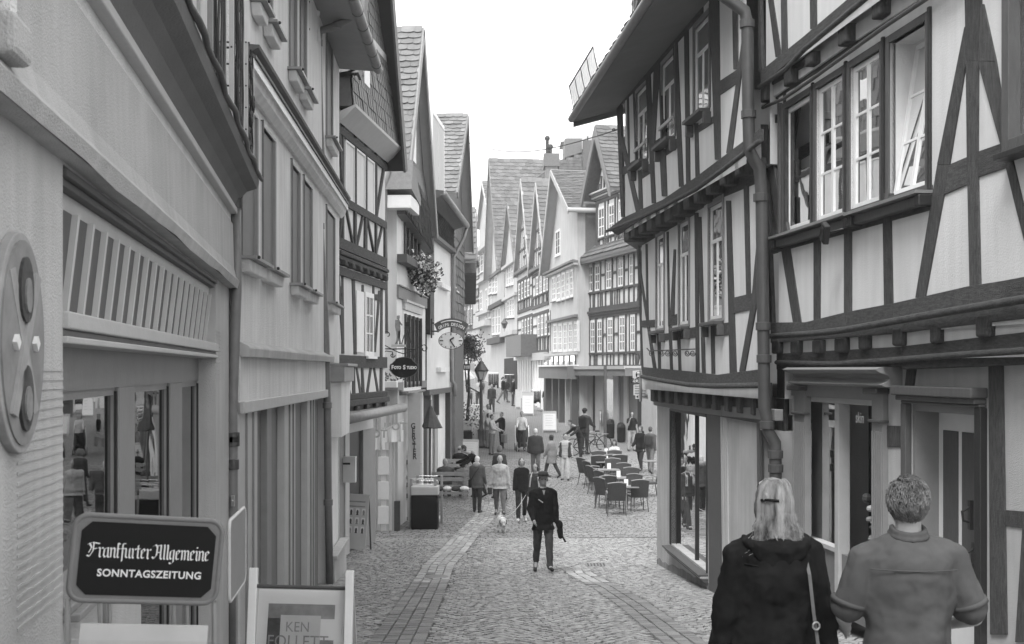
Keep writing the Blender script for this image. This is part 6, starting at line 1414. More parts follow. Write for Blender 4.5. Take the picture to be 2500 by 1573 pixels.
# buildings behind the row: great roof with chimney stacks
def back_house():
 t = thing('great_roof_building', 'great slate roof with a long ridge rising behind the timber gables', 'building', (6, 84, gz(84)))
 Y = 84
 q = [at(11, 0, 712, Y), at(11, 400, 430, Y), at(11, 800, 300, Y), at(11, 1100, 300, Y), at(11, 1100, 1300, Y), at(11, 0, 1300, Y)]
 mb = MB(); mb.prism(q, (0, 8, 0)); mb.build('roof', SLATEL, t)
 a, b, c, d = at(11, 0, 1300, Y-.05), at(11, 1100, 1300, Y-.05), at(11, 0, 712, Y-.05), None
 slates(t, a, b-a, at(11, 0, 400, Y-.05)-a, 26, 40, SLATEL, SLATES, parts=False, inside=lambda x, y: (1300-900*y) > (712-282*min(x*1100/400, 1) if x*1100 < 400 else 430-130*(x*1100-400)/400 if x*1100 < 800 else 300)+25)
 mb = MB(); c0, c1 = at(11, 385, 262, Y+2), at(11, 590, 262, Y+2); mb.hexa([Vector((c0.x, Y, c0.z-6)), Vector((c1.x, Y, c0.z-6)), Vector((c1.x, Y+4, c0.z-6)), Vector((c0.x, Y+4, c0.z-6)), Vector((c0.x, Y, c0.z)), Vector((c1.x, Y, c0.z)), Vector((c1.x, Y+4, c0.z)), Vector((c0.x, Y+4, c0.z))]); mb.build('parapet_block', SLATEL, t)
 mb = MB(); p = at(11, 690, 300, Y+3); mb.box((p.x, p.y, p.z), (3.4, 3, .9)); mb.prism([p+Vector((-2.1, 0, .4)), p+Vector((2.1, 0, .4)), p+Vector((1, 0, 1.2)), p+Vector((-1, 0, 1.2))], (0, 3, 0)); mb.build('belfry_roof', PLF, t)
 mb = MB(); mb.tube([at(11, 680, 430, Y-.5), at(11, 680, 170, Y-.5)], .06, 6); mb.build('aerial', IRON, t); mb = MB(); mb.box(at(11, 688, 410, Y-.6), (.8, .5, 2.2)); mb.build('vent_pipe', BROWN, t)
 ch = thing('chimney', 'broad pale chimney stack with two pots against the sky', 'chimney', at(11, 235, 600, 82))
 mb = MB(); a, b = at(11, 145, 405, 82), at(11, 318, 600, 82); mb.box(((a.x+b.x)/2, 82, (a.z+b.z)/2-1), (b.x-a.x-.15, 1.6, a.z-b.z+2)); mb.build('stack', SLATEL, ch)
 mb = MB(); mb.box(((a.x+b.x)/2, 82, a.z-.45), (b.x-a.x+.1, 1.8, .9)); mb.build('cap', SLATEL, ch)
 for x, h in ((182, 1.1), (222, .5)): p = at(11, x, 400, 82); mb = MB(); mb.tube([p, p+Vector((0, 0, h))], .12, 8); mb.ball(p+Vector((0, 0, h+.1)), .2, 8, 6); mb.build('pot', IRON, ch)
back_house()
# ================================================================ haze
mb = MB(); mb.box((0, 170, 10), (300, 420, 60)); hz = mb.build('haze', None, None, kind='stuff')
hz.location = (0, 0, 0)
hm = bpy.data.materials.new('haze_air'); hm.use_nodes = True; hn = hm.node_tree.nodes; hn.clear()
ho = hn.new('ShaderNodeOutputMaterial'); hv = hn.new('ShaderNodeVolumePrincipled'); hv.inputs['Color'].default_value = (.9, .9, .9, 1); hv.inputs['Density'].default_value = 0.0013; hv.inputs['Anisotropy'].default_value = 0.2
hm.node_tree.links.new(hv.outputs[0], ho.inputs['Volume']); hz.data.materials.append(hm)
# ================================================================ people
CL = {k: cloth('cloth_%s' % k, g) for k, g in dict(black=.015, dark=.03, charcoal=.05, denim=.10, jeans=.075, grey=.17, midlight=.28, light=.42, white=.62, stripe=.35).items()}
CL['stripe'] = mat('cloth_striped', .35, .9, .5, 9, .2, 18, .1, stretch=(.2, .2, 8))
HAIRM = {'blond': mat('hair_blond', .13, .55, .45, 26, .6, 60, .4, stretch=(4, 4, .5)), 'dark': mat('hair_dark', .022, .55, .4, 20, .5, 60, .4, stretch=(4, 4, .5)), 'grey': mat('hair_grey', .30, .6, .3, 20, .5, 60, .3), 'white': mat('hair_white', .55, .6, .2, 20, .4, 60, .3), 'brown': mat('hair_brown', .07, .55, .45, 22, .6, 70, .4, stretch=(3, 3, .8))}
HAIRM['brown2'] = mat('hair_brown_tips', .11, .5, .7, 30, 0, 70, .4)
HAIRM['blond2'] = mat('hair_blond_strands', .19, .5, .85, 30, 0, 60, .5, stretch=(1, 1, .12))
SHOE = mat('shoe_leather', .02, .45, .2, 20); SHOEW = mat('shoe_white', .5, .6, .1, 20)
_tex = {}
def clouds(sz):
 if sz not in _tex:
  t = bpy.data.textures.new('folds', 'CLOUDS'); t.noise_scale = sz; t.noise_depth = 2; _tex[sz] = t
 return _tex[sz]
def loft(mb, rings, n=16, mat=None):       # rings: (centre, rx, ry, yaw)
 b = len(mb.v); k = mb.mi(mat)
 for c, rx, ry in rings:
  for j in range(n): t = 2*math.pi*j/n; mb.v.append((c[0]+rx*math.cos(t), c[1]+ry*math.sin(t), c[2]))
 for i in range(len(rings)-1):
  for j in range(n): mb.f.append((b+i*n+j, b+i*n+(j+1) % n, b+(i+1)*n+(j+1) % n, b+(i+1)*n+j)); mb.m.append(k)
 mb.f.append(tuple(b+j for j in reversed(range(n)))); mb.m.append(k); mb.f.append(tuple(b+(len(rings)-1)*n+j for j in range(n))); mb.m.append(k)
def cap(mb, a, b, ra, rb, n=12):            # tapered limb with rounded ends
 a, b = Vector(a), Vector(b); d = (b-a).normalized()
 pts, rs = [], []
 for t in (-1, -.85, -.5, 0): pts.append(a+d*ra*t); rs.append(ra*math.sqrt(max(0.02, 1-t*t)))
 for t in (0, .5, .85, 1): pts.append(b+d*rb*t); rs.append(rb*math.sqrt(max(0.02, 1-t*t)))
 mb.tube(pts, rs, n)
def skinned(mb, name, m, parent, vox, smooth=3, fold=0.0, fs=.12, label=None):
 o = mb.build(name, m, parent, smooth=True, label=label)
 r = o.modifiers.new('surface', 'REMESH'); r.mode = 'VOXEL'; r.voxel_size = vox; r.use_smooth_shade = True
 s = o.modifiers.new('smooth', 'SMOOTH'); s.factor = .6; s.iterations = smooth
 if fold:
  d = o.modifiers.new('folds', 'DISPLACE'); d.texture = clouds(fs); d.strength = fold; d.mid_level = .5; d.texture_coords = 'LOCAL'
  if vox < .0115:
   if 'm' not in _tex: _tex['m'] = bpy.data.textures.new('creases', 'MARBLE'); _tex['m'].noise_scale = .19; _tex['m'].turbulence = 5; _tex['m'].marble_type = 'SHARP'
   d = o.modifiers.new('creases', 'DISPLACE'); d.texture = _tex['m']; d.strength = .012; d.mid_level = .5; d.texture_coords = 'LOCAL'
 return o
def person(label, loc, H=1.72, face=0, top='dark', bottom='jeans', hair='dark', style='short', build=1.0, legs=((.25, .1), (-.2, .25)), arms=((.2, .08, .25), (-.2, .08, .25)), lean=0.0, coat=.0, sleeves=1.0,
   sit=False, hat=None, shoes=SHOE, fem=False, vox=.02, extra=None, turn=0.0, fold=.02, group=None, skirt=None, headp=0.0, hood=False, twist=0.0, fingers=True):
 S = H/1.75; t = thing('person', label, 'person', loc, group, rz=face)
 ORG[t.name] = Vector((0, 0, 0)); t.scale = (S, S, S)
 hipz = .92; 
 def dirv(p, ab, sx): 
  return Vector((sx*math.sin(ab), -math.sin(p)*math.cos(ab), -math.cos(p)*math.cos(ab)))
 J = {}
 pel = Vector((0, 0, hipz))
 if sit: pel.z = .50
 for i, sx in enumerate((1, -1)):
  p, kb = legs[i][0], legs[i][1]; ab = legs[i][2] if len(legs[i]) > 2 else .03
  h = pel+Vector((sx*.088, 0, -.02)); k = h+dirv(p, ab, sx)*.43; a = k+dirv(p-kb, ab*.5, sx)*.41
  toe = a+Vector((sx*.03, -.15*math.cos(p-kb if not sit else 0), -.045+(-.10 if (p-kb) < -.3 else 0))); heel = a+Vector((0, .045, -.045)); J[i] = (h, k, a, toe, heel)
 dz = -min(min(J[i][4].z, J[i][3].z) for i in J)+.03
 if sit: dz = 0
 o_ = Vector((0, 0, dz)); J = {i: tuple(q+o_ for q in J[i]) for i in J}; pel = pel+o_
 sp = Vector((0, -math.sin(lean), math.cos(lean)))
 R_ = lambda h: pel+sp*h         # along the spine
 tw = Matrix.Rotation(twist, 3, 'Z')
 shz = .51; neck = R_(.57); hc = R_(.57)+Vector((0, -math.sin(lean)*.5-.015, .132))+Vector((0, -headp*.08, -abs(headp)*.03))
 sw = (.185 if not fem else .16)*build**.6
 A = {}
 for i, sx in enumerate((1, -1)):
  p, ab, eb = arms[i][:3]; inn = arms[i][3] if len(arms[i]) > 3 else 0.0
  s = R_(shz-.055)+tw @ Vector((sx*sw, 0, 0)); e = s+dirv(p, ab, sx)*.285
  fd = dirv(p+eb, ab, sx); fd = (fd+Vector((-sx*inn, 0, 0))).normalized(); w = e+fd*.25; A[i] = (s, e, w, fd)
 def torso(mb, g, z0=-.06, z1=.56, belly=0.0):
  wS = [(-.10, .150, .112), (-.02, .165, .122), (.06, .155, .115), (.16, .135 if fem else .148, .105+belly), (.27, .148 if fem else .16, .112+belly*.8), (.38, .165, .118), (.46, .168*(.94 if fem else 1.03), .105), (.51, .125, .085), (.55, .07, .065)]
  rr = []
  for h, rx, ry in wS:
   if h < z0-.001 or h > z1: continue
   c = R_(h); rr.append(((c.x, c.y, c.z), rx*build+g, ry*build+g))
  if z0 < -.10: c = R_(0); rr.insert(0, ((c.x, c.y, c.z+z0), .165*build+g*1.6, .13*build+g*1.6))
  loft(mb, rr)
 b2 = build**.5
 # ---- body, one surface
 mb = MB(); torso(mb, 0); cap(mb, R_(.53), hc+Vector((0, .02, -.06)), .060*b2, .056)
 for i in A: cap(mb, R_(.545)+Vector((0, .01, 0)), A[i][0]+Vector((0, 0, .0)), .045*b2, .048*b2)
 for i in J:
  h, k, a, toe, heel = J[i]; cap(mb, h, k, .082*b2, .055*b2); cap(mb, k, a, .055*b2, .037); cap(mb, a, toe+Vector((0, 0, .0)), .035, .028); cap(mb, a, heel, .036, .03)
 for i in A:
  s, e, w, fd = A[i]; cap(mb, s, e, .052*b2, .040*b2); cap(mb, e, w, .040*b2, .026)
  sx = 1 if i == 0 else -1; side = fd.cross(Vector((sx, 0, 0))).normalized()*1.0
  pm = w+fd*.045; cap(mb, w+fd*.01, w+fd*.075, .026, .030)
  for q in range(4):
   b_ = w+fd*.085+side*(q-1.5)*.020; ln = (.055, .068, .064, .05)[q]; m_ = b_+fd*ln*.55+Vector((-sx*.008, 0, 0)); cap(mb, b_, m_, .009, .0085, 6); cap(mb, m_, m_+(fd+Vector((-sx*.5, 0, 0))).normalized()*ln*.5, .0085, .007, 6)
  cap(mb, w+fd*.03-side*.02, w+fd*.075-side*.05, .011, .009, 6)
 # head
 Mh = Matrix.Rotation(turn, 3, 'Z')
 def hp(x, y, z): return hc+Mh @ Vector((x, y, z))
 mb.ball(hp(0, .012, .02), 1, 16, 12, sc=(.076, .094, .098), M=Mh); mb.ball(hp(0, -.025, -.045), 1, 12, 8, sc=(.058, .062, .068), M=Mh)
 mb.ball(hp(0, -.094, -.012), 1, 8, 6, sc=(.012, .018, .022), M=Mh)
 for sx in (1, -1): mb.ball(hp(sx*.083, .012, -.008), 1, 8, 6, sc=(.012, .020, .032), M=Mh)
 skinned(mb, 'body', SKIN, t, min(vox, .016), 2)
 if vox > .008:
  mb = MB()
  for sx in (1, -1): mb.ball(hp(sx*.030, -.078, .012), .011, 8, 6)
  mb.build('eyes', EYE, t, kind=None)
 # ---- legs
 mb = MB(); g = .014
 c = R_(0)
 loft(mb, [((c.x, c.y, c.z-.10), .12*build+g, .10*build+g), ((c.x, c.y, c.z-.03), .165*build+g, .122*build+g), ((c.x, c.y, c.z+.06), .155*build+g, .115*build+g)])
 for i in J:
  h, k, a, toe, heel = J[i]; ln = 1.0
  if bottom in ('shorts',): cap(mb, h, h.lerp(k, .9), .10*b2, .085)
  else: cap(mb, h, k, .086*b2+g, .062*b2+g); cap(mb, k, a+(k-a).normalized()*.02, .060*b2+g, .052+g*.5); 
 skinned(mb, 'trousers', CL.get(bottom, CL['grey']), t, vox*.9, 2, fold, .09)
 # ---- shoes
 for i in J:
  h, k, a, toe, heel = J[i]; mb = MB(); d = (toe-heel); cap(mb, heel+Vector((0, 0, .012)), toe+Vector((0, 0, .004)), .043, .036); mb.ball(heel+d*.3+Vector((0, 0, .04)), .042, 8, 6); skinned(mb, 'shoe', shoes, t, vox*.8, 2)
 # ---- upper garment
 mb = MB(); g = .024 if not coat else .034; z0 = -.07-coat
 torso(mb, g, z0 if coat else -.06, .56)
 for i in A: cap(mb, R_(.535)+Vector((0, .01, 0)), A[i][0], .058*b2, .060*b2+g*.4)
 for i in A:
  s, e, w, fd = A[i]; r = .053*b2
  if sleeves >= 1: cap(mb, s+Vector((0, 0, -.005)), e, r+g*.55, .048*b2+g*.6); cap(mb, e, w-fd*.015, .047*b2+g*.6, .034+g*.5)
  elif sleeves > 0: cap(mb, s, s.lerp(e, sleeves), r+g*.55, .062*b2+g*.6)
  else: cap(mb, s+Vector((0, 0, 0)), s.lerp(e, .1), r, .05)
 skinned(mb, 'jacket' if coat or hood else 'top', CL[top], t, vox, 3, fold*1.1, .11)
 # ---- hair
 hm_ = HAIRM.get(hair)
 mb = MB()
 if style != 'bald' and hm_:
  mb.ball(hp(0, .022, .034), 1, 16, 10, sc=(.080, .096, .096), M=Mh)
  if style in ('bob', 'long', 'fluffy'):
   mb.ball(hp(0, .035, -.02), 1, 14, 10, sc=(.090, .085, .105), M=Mh)
   for sx in (1, -1): mb.ball(hp(sx*.066, .0, -.03), 1, 10, 8, sc=(.026, .05, .075), M=Mh)
  if style == 'fluffy': mb.ball(hp(0, .02, .04), 1, 12, 8, sc=(.105, .105, .10), M=Mh)
  if style == 'long': mb.ball(hp(0, .055, -.10), 1, 14, 10, sc=(.082, .05, .15), M=Mh)
  if style == 'bun': mb.ball(hp(0, .12, .03), 1, 10, 8, sc=(.04, .04, .04), M=Mh)
  if style == 'tail': mb.ball(hp(0, .12, -.02), 1, 10, 8, sc=(.03, .03, .09), M=Mh)
  if style == 'short': mb.ball(hp(0, .045, -.01), 1, 14, 10, sc=(.078, .07, .075), M=Mh)
  # cut away the face: the cap is shifted back
  for i in range(len(mb.v)):
   q = Mh.inverted() @ (Vector(mb.v[i])-hc)
   if q.y < -.045 and q.z < .06: mb.v[i] = tuple(hc+Mh @ Vector((q.x, -.04, q.z)))
  skinned(mb, 'hair', hm_, t, .011, 2, .014, .03)
 elif style == 'bald' and hm_:
  mb.ball(hp(0, .035, -.0), 1, 14, 10, sc=(.083, .075, .055), M=Mh); skinned(mb, 'hair', hm_, t, .012, 2)
 if hood:
  mb = MB(); mb.ball(neck+Vector((0, .07, .0)), 1, 12, 8, sc=(.13, .07, .09)); skinned(mb, 'hood', CL[hood if isinstance(hood, str) else top], t, .016, 3, .02)
 if hat == 'fedora':
  mb = MB(); c = hp(0, 0, .062); mb.lathe(c, [(.15, -.004), (.152, .004), (.10, .010), (.097, .026), (.088, .068), (.06, .085), (.02, .076)], 20); mb.build('hat', CL['charcoal'], t, smooth=True)
  mb = MB(); mb.lathe(c, [(.101, .012), (.099, .034)], 20); mb.build('hat_band', CL['black'], t)
 if hat == 'helmet': mb = MB(); c = hp(0, .01, .05); mb.ball(c, 1, 14, 8, sc=(.10, .13, .09)); mb.build('helmet', CL['dark'], t, smooth=True)
 t['_s'] = 0; del t['_s']
 J_ = dict(A=A, J=J, R=R_, hc=hc, neck=neck, pel=pel)
 if extra: extra(t, J_)
 return t, J_
def stand(c, x, yf, yh, **k):
 g = gnd(c, x, yf); uh, vh = uv(c, x, yh); H = (CAMZ+(CV-vh)/FPX*g.y)-g.z; return g, H*.985
def place(label, c, x, yf, yh, face=0, Y=None, sit=False, **k):
 if Y is None: g, H = stand(c, x, yf, yh)
 else:
  u, v = uv(c, x, yh); best = None; y_ = max(20, Y-9)
  while y_ < Y+12:       # feet hidden: the distance at which an ordinary height fits under the head
   e = abs(CAMZ+(CV-v)/FPX*y_-gz(y_)-1.70)
   if best is None or e < best[0]: best = (e, y_)
   y_ += .1
  Y = best[1]; p = at(c, x, yh, Y); g = Vector((p.x, Y, gz(Y))); H = (p.z-g.z)*.985
 return person(label, g, H, R(face), sit=sit, **k)
def bag(t, p, s, m, name='bag', bev=.02): mb = MB(); mb.box(p, s); return mb.build(name, m, t, bevel=bev)
def strap(t, J, m=None, side=1):
 R_ = J['R']; mb = MB(); mb.tube([R_(.50)+Vector((side*.10, -.12, 0)), R_(.53)+Vector((side*.11, 0, .01)), R_(.46)+Vector((side*.09, .135, 0)), R_(.25)+Vector((-side*.06, .155, 0)), R_(.05)+Vector((-side*.19, .10, 0))], .011, 6); mb.build('bag_strap', m or CL['black'], t)
WALK = ((.28, .12), (-.25, .2)); WALK2 = ((-.25, .2), (.28, .12)); STD = ((.03, .03), (-.03, .03))
# --- man in the hat
def hat_extra(t, J):
 A = J['A']; w = A[0][2]; h = w
 mb = MB(); cap(mb, h+Vector((.04, 0, -.02)), h+Vector((.07, .02, -.26)), .06, .05); mb.ball(h+Vector((.05, 0, -.05)), .07, 8, 6); skinned(mb, 'shoulder_bag', CL['black'], t, .012, 2, .02)
 mb = MB(); mb.tube([h+Vector((.07, 0, -.2)), h+Vector((.16, -.03, -.36))], .018, 6); mb.build('umbrella', CL['black'], t)
 R_ = J['R']; mb = MB(); q = R_(.33); mb.box(q+Vector((-.06, -.162, 0)), (.10, .014, .018), M=Matrix.Rotation(R(35), 3, 'Y')); mb.build('glasses_on_chest', STEEL, t)
 q = R_(.47); mb = MB(); mb.prism([q+Vector((-.028, -.105, .05)), q+Vector((.028, -.105, .05)), q+Vector((.0, -.145, -.04))], (0, -.012, 0)); mb.build('shirt_front', CL['midlight'], t)
place('man in a dark hat and dark jacket walking down the middle of the street', 15, 1235, 1515, 604, face=4, top='black', bottom='jeans', hair='dark', hat='fedora', legs=((.20, .08), (-.16, .28)), arms=((-.05, .12, .1), (.15, .20, .6, .4)), build=.98, coat=.13, vox=.013, fold=.03, extra=hat_extra)
# --- beige woman with scarf
def beige_extra(t, J):
 R_ = J['R']; mb = MB(); mb.tube([R_(.52)+Vector((.09*math.cos(a), .085*math.sin(a), .01)) for a in [i*math.pi/6 for i in range(13)]], .03, 8); mb.tube([R_(.50)+Vector((.0, -.11, 0)), R_(.40)+Vector((.02, -.155, 0)), R_(.22)+Vector((.02, -.17, 0))], .028, 8); skinned(mb, 'scarf', CL['light'], t, .014, 2, .02, .05)
 bag(t, J['A'][1][2]+Vector((.0, -.02, -.17)), (.14, .08, .2), CL['charcoal'], 'hand_bag', .03)
place('white haired walker in a pale loose blouse and scarf near the dog', 15, 835, 985, 432, face=0, top='light', bottom='grey', hair='grey', style='short', legs=WALK, arms=((.05, .2, .2), (.05, .22, .15)), build=1.22, coat=.10, vox=.016, fold=.03, extra=beige_extra, fem=True)
place('young woman in a dark cardigan, dark leggings and pale shoes walking beside the dog owner', 15, 1035, 1045, 450, face=5, top='black', bottom='dark', hair='brown', style='bob', legs=((-.22, .3), (.28, .1)), arms=((-.15, .1, .3), (.1, .12, .2)), build=.88, fem=True, shoes=SHOEW, vox=.016, coat=.05)
def pack_extra(t, J):
 R_ = J['R']
 for sx in (1, -1): mb = MB(); mb.tube([R_(.5)+Vector((sx*.1, .1, .0)), R_(.54)+Vector((sx*.1, 0, .02)), R_(.45)+Vector((sx*.1, -.14, 0)), R_(.2)+Vector((sx*.13, -.14, 0))], .022, 6); mb.build('backpack_strap', CL['light'], t)
place('dark haired woman with pale rucksack straps half hidden behind the man in the hat', 15, 1170, 1000, 502, face=-20, top='charcoal', bottom='jeans', hair='dark', style='bob', Y=29.0, fem=True, legs=WALK, extra=pack_extra, turn=-.3)
# --- seen from behind, denim jacket
def denim_extra(t, J):
 strap(t, J, side=-1); bag(t, J['R'](.02)+Vector((.21, .03, -.05)), (.10, .2, .26), CL['black'], 'shoulder_bag', .03)
place('grey haired person in a denim jacket with a crossed bag strap seen from behind', 15, 625, 952, 424, face=165, top='denim', bottom='charcoal', hair='white', style='short', legs=((.12, .05), (-.12, .1)), arms=((.15, .08, .5), (.1, .08, .5)), coat=.10, build=1.0, extra=denim_extra, hood='light')
# --- bending man
place('man in a dark jacket with a pale hood bending down over the bench', 15, 640, 760, 322, face=-75, top='black', bottom='charcoal', hair='dark', Y=35.2, lean=.5, legs=((.2, .1), (-.25, .1)), arms=((.9, .05, .3), (1.0, .05, .3)), hood='light', coat=.05)
place('blond haired person in a dark jacket behind the group at the benches', 15, 832, 700, 338, face=200, top='charcoal', bottom='jeans', hair='blond', style='bob', Y=37.3, legs=WALK, fem=True)
place('white haired man in a dark sleeveless vest walking away', 15, 1165, 700, 170, face=178, top='charcoal', bottom='grey', hair='white', Y=38.8, legs=((.12, .05), (-.12, .1)), arms=((.05, .14, .15), (0, .14, .15)), build=1.15, coat=.06, extra=lambda t, J: [ (lambda mb: (cap(mb, J['A'][i][0], J['A'][i][1], .07, .058), cap(mb, J['A'][i][1], J['A'][i][2], .056, .042), skinned(mb, 'sleeve', CL['midlight'], t, .02, 2)))(MB()) for i in (0, 1)])
place('short curly haired woman in a wide pale grey coat walking to the left', 15, 1310, 638, 235, face=-125, top='midlight', bottom='charcoal', hair='dark', style='fluffy', legs=((.35, .1), (-.3, .25)), arms=((.3, .1, .2), (-.3, .1, .2)), coat=.28, build=1.1, fem=True)
place('woman in white trousers and an open dark cardigan over a striped top', 15, 1440, 655, 216, face=-12, top='stripe', bottom='white', hair='dark', style='tail', turn=.6, legs=((.06, .05), (-.06, .05)), arms=((.05, .2, .15), (.05, .2, .15)), build=1.08, fem=True, extra=lambda t, J: [(lambda mb: (cap(mb, J['A'][i][0], J['A'][i][1], .07, .058), cap(mb, J['A'][i][1], J['A'][i][2], .056, .042), cap(mb, J['R'](.45)+Vector((sx*.14, -.06, 0)), J['R'](-.02)+Vector((sx*.16, -.08, 0)), .05, .06), skinned(mb, 'cardigan', CL['charcoal'], t, .018, 2, .02)))(MB()) for i, sx in ((0, 1), (1, -1))])
place('woman in a pale shirt and jeans standing right of the street lamp', 15, 728, 362, 30, face=60, top='light', bottom='grey', hair='dark', style='bob', arms=((.5, .05, 1.2, .3), (.5, .05, 1.2, .3)), legs=STD, fem=True, build=1.1)
place('dark haired child between the two people at the street lamp', 15, 762, 352, 40, face=70, top='light', bottom='grey', hair='dark', Y=52.0, legs=STD, arms=((.4, .05, .9), (.4, .05, .9)))
def shopb(t, J): bag(t, J['A'][0][2]+Vector((0, 0, -.36)), (.34, .16, .42), CL['midlight'], 'shopping_bag', .03)
place('man in black reaching out with a pale shopping bag by the street lamp', 15, 852, 362, 20, face=-55, top='black', bottom='dark', hair='brown', arms=((.0, .08, .1), (1.0, .1, .4)), legs=STD, extra=shopb)
place('person in a white top sitting behind the street lamp', 19, 765, 1000, 735, face=30, top='white', bottom='grey', hair='brown', Y=58, legs=STD, fem=True)
place('woman in a pale jumper pushing a dark pram', 15, 1037, 372, 22, face=0, top='white', bottom='charcoal', hair='dark', style='short', arms=((.7, .15, .5, .1), (.7, .15, .5, .1)), Y=51.2, legs=WALK, fem=True)
place('dark clothed woman striding across the street in the distance', 19, 965, 735, 376, face=95, top='black', bottom='grey', hair='dark', style='tail', legs=((.45, .15), (-.4, .15)), arms=((.3, .05, .4), (-.2, .05, .3)), fem=True)
place('person with a black rucksack looking at the clothes racks', 19, 1530, 842, 512, face=170, top='midlight', bottom='grey', hair='dark', legs=STD, arms=((.3, .2, .8), (.3, .2, .8)), extra=lambda t, J: bag(t, J['R'](.3)+Vector((0, .19, 0)), (.32, .2, .44), CL['black'], 'rucksack', .06))
place('woman in a black blouse and pale trousers touching her chin', 16, 832, 655, 235, face=15, top='black', bottom='light', hair='dark', style='long', sleeves=.5, legs=((.04, .03), (-.04, .03, .08)), arms=((.1, .15, .2), (.6, .2, 2.0, .3)), fem=True, build=1.12)
place('curly haired woman in a black padded coat walking past the cafe chairs', 16, 925, 884, 400, face=-35, top='black', bottom='charcoal', hair='brown', style='fluffy', legs=((.3, .2), (-.25, .15)), arms=((.1, .1, .3), (.3, .1, .6)), fem=True, coat=.12, hood=True)
place('grey haired person with a dark rucksack beside the padded coat', 16, 1030, 880, 402, face=150, top='denim', bottom='grey', hair='brown', style='short', Y=36.5, legs=WALK, extra=lambda t, J: bag(t, J['R'](.3)+Vector((0, .17, 0)), (.28, .16, .4), CL['charcoal'], 'rucksack', .06))
place('cyclist with a helmet and rucksack standing behind the bicycle', 16, 335, 690, 198, face=150, top='charcoal', bottom='dark', hair='dark', hat='helmet', legs=STD, arms=((.6, .1, .5), (.6, .1, .5)), coat=.04, extra=lambda t, J: bag(t, J['R'](.3)+Vector((0, .17, 0)), (.3, .18, .44), CL['black'], 'rucksack', .06))
place('person in dark clothes leaning forward over the bicycle handlebar', 16, 290, 692, 300, face=-60, top='dark', bottom='dark', hair='dark', lean=.5, Y=47, legs=((.1, .05), (-.1, .05)), arms=((.9, .1, .2), (.9, .1, .2)))
# crowd far up the street
for i, (x, y0, y1, tp, lb) in enumerate(((815, 560, 470, 'charcoal', 'person in dark grey facing away beside the round clothes rack'), (1095, 470, 392, 'black', 'far walker in black right of the round clothes rack'), (640, 480, 405, 'light', 'far walker in a pale top near the white awning'), (545, 640, 560, 'denim', 'person in a blue coat browsing at the far left shops'), (1000, 510, 400, 'dark', 'dark clothed figure beside the far clothes rack'), (1090, 560, 420, 'charcoal', 'stooping figure at the far clothes rack'), (700, 520, 430, 'grey', 'small figure under the white awning far away'))):
 place(lb, 19, x, y0, y1, face=90*i, Y=66+4*i, top=tp, bottom='jeans', hair='dark', legs=STD, vox=.03)

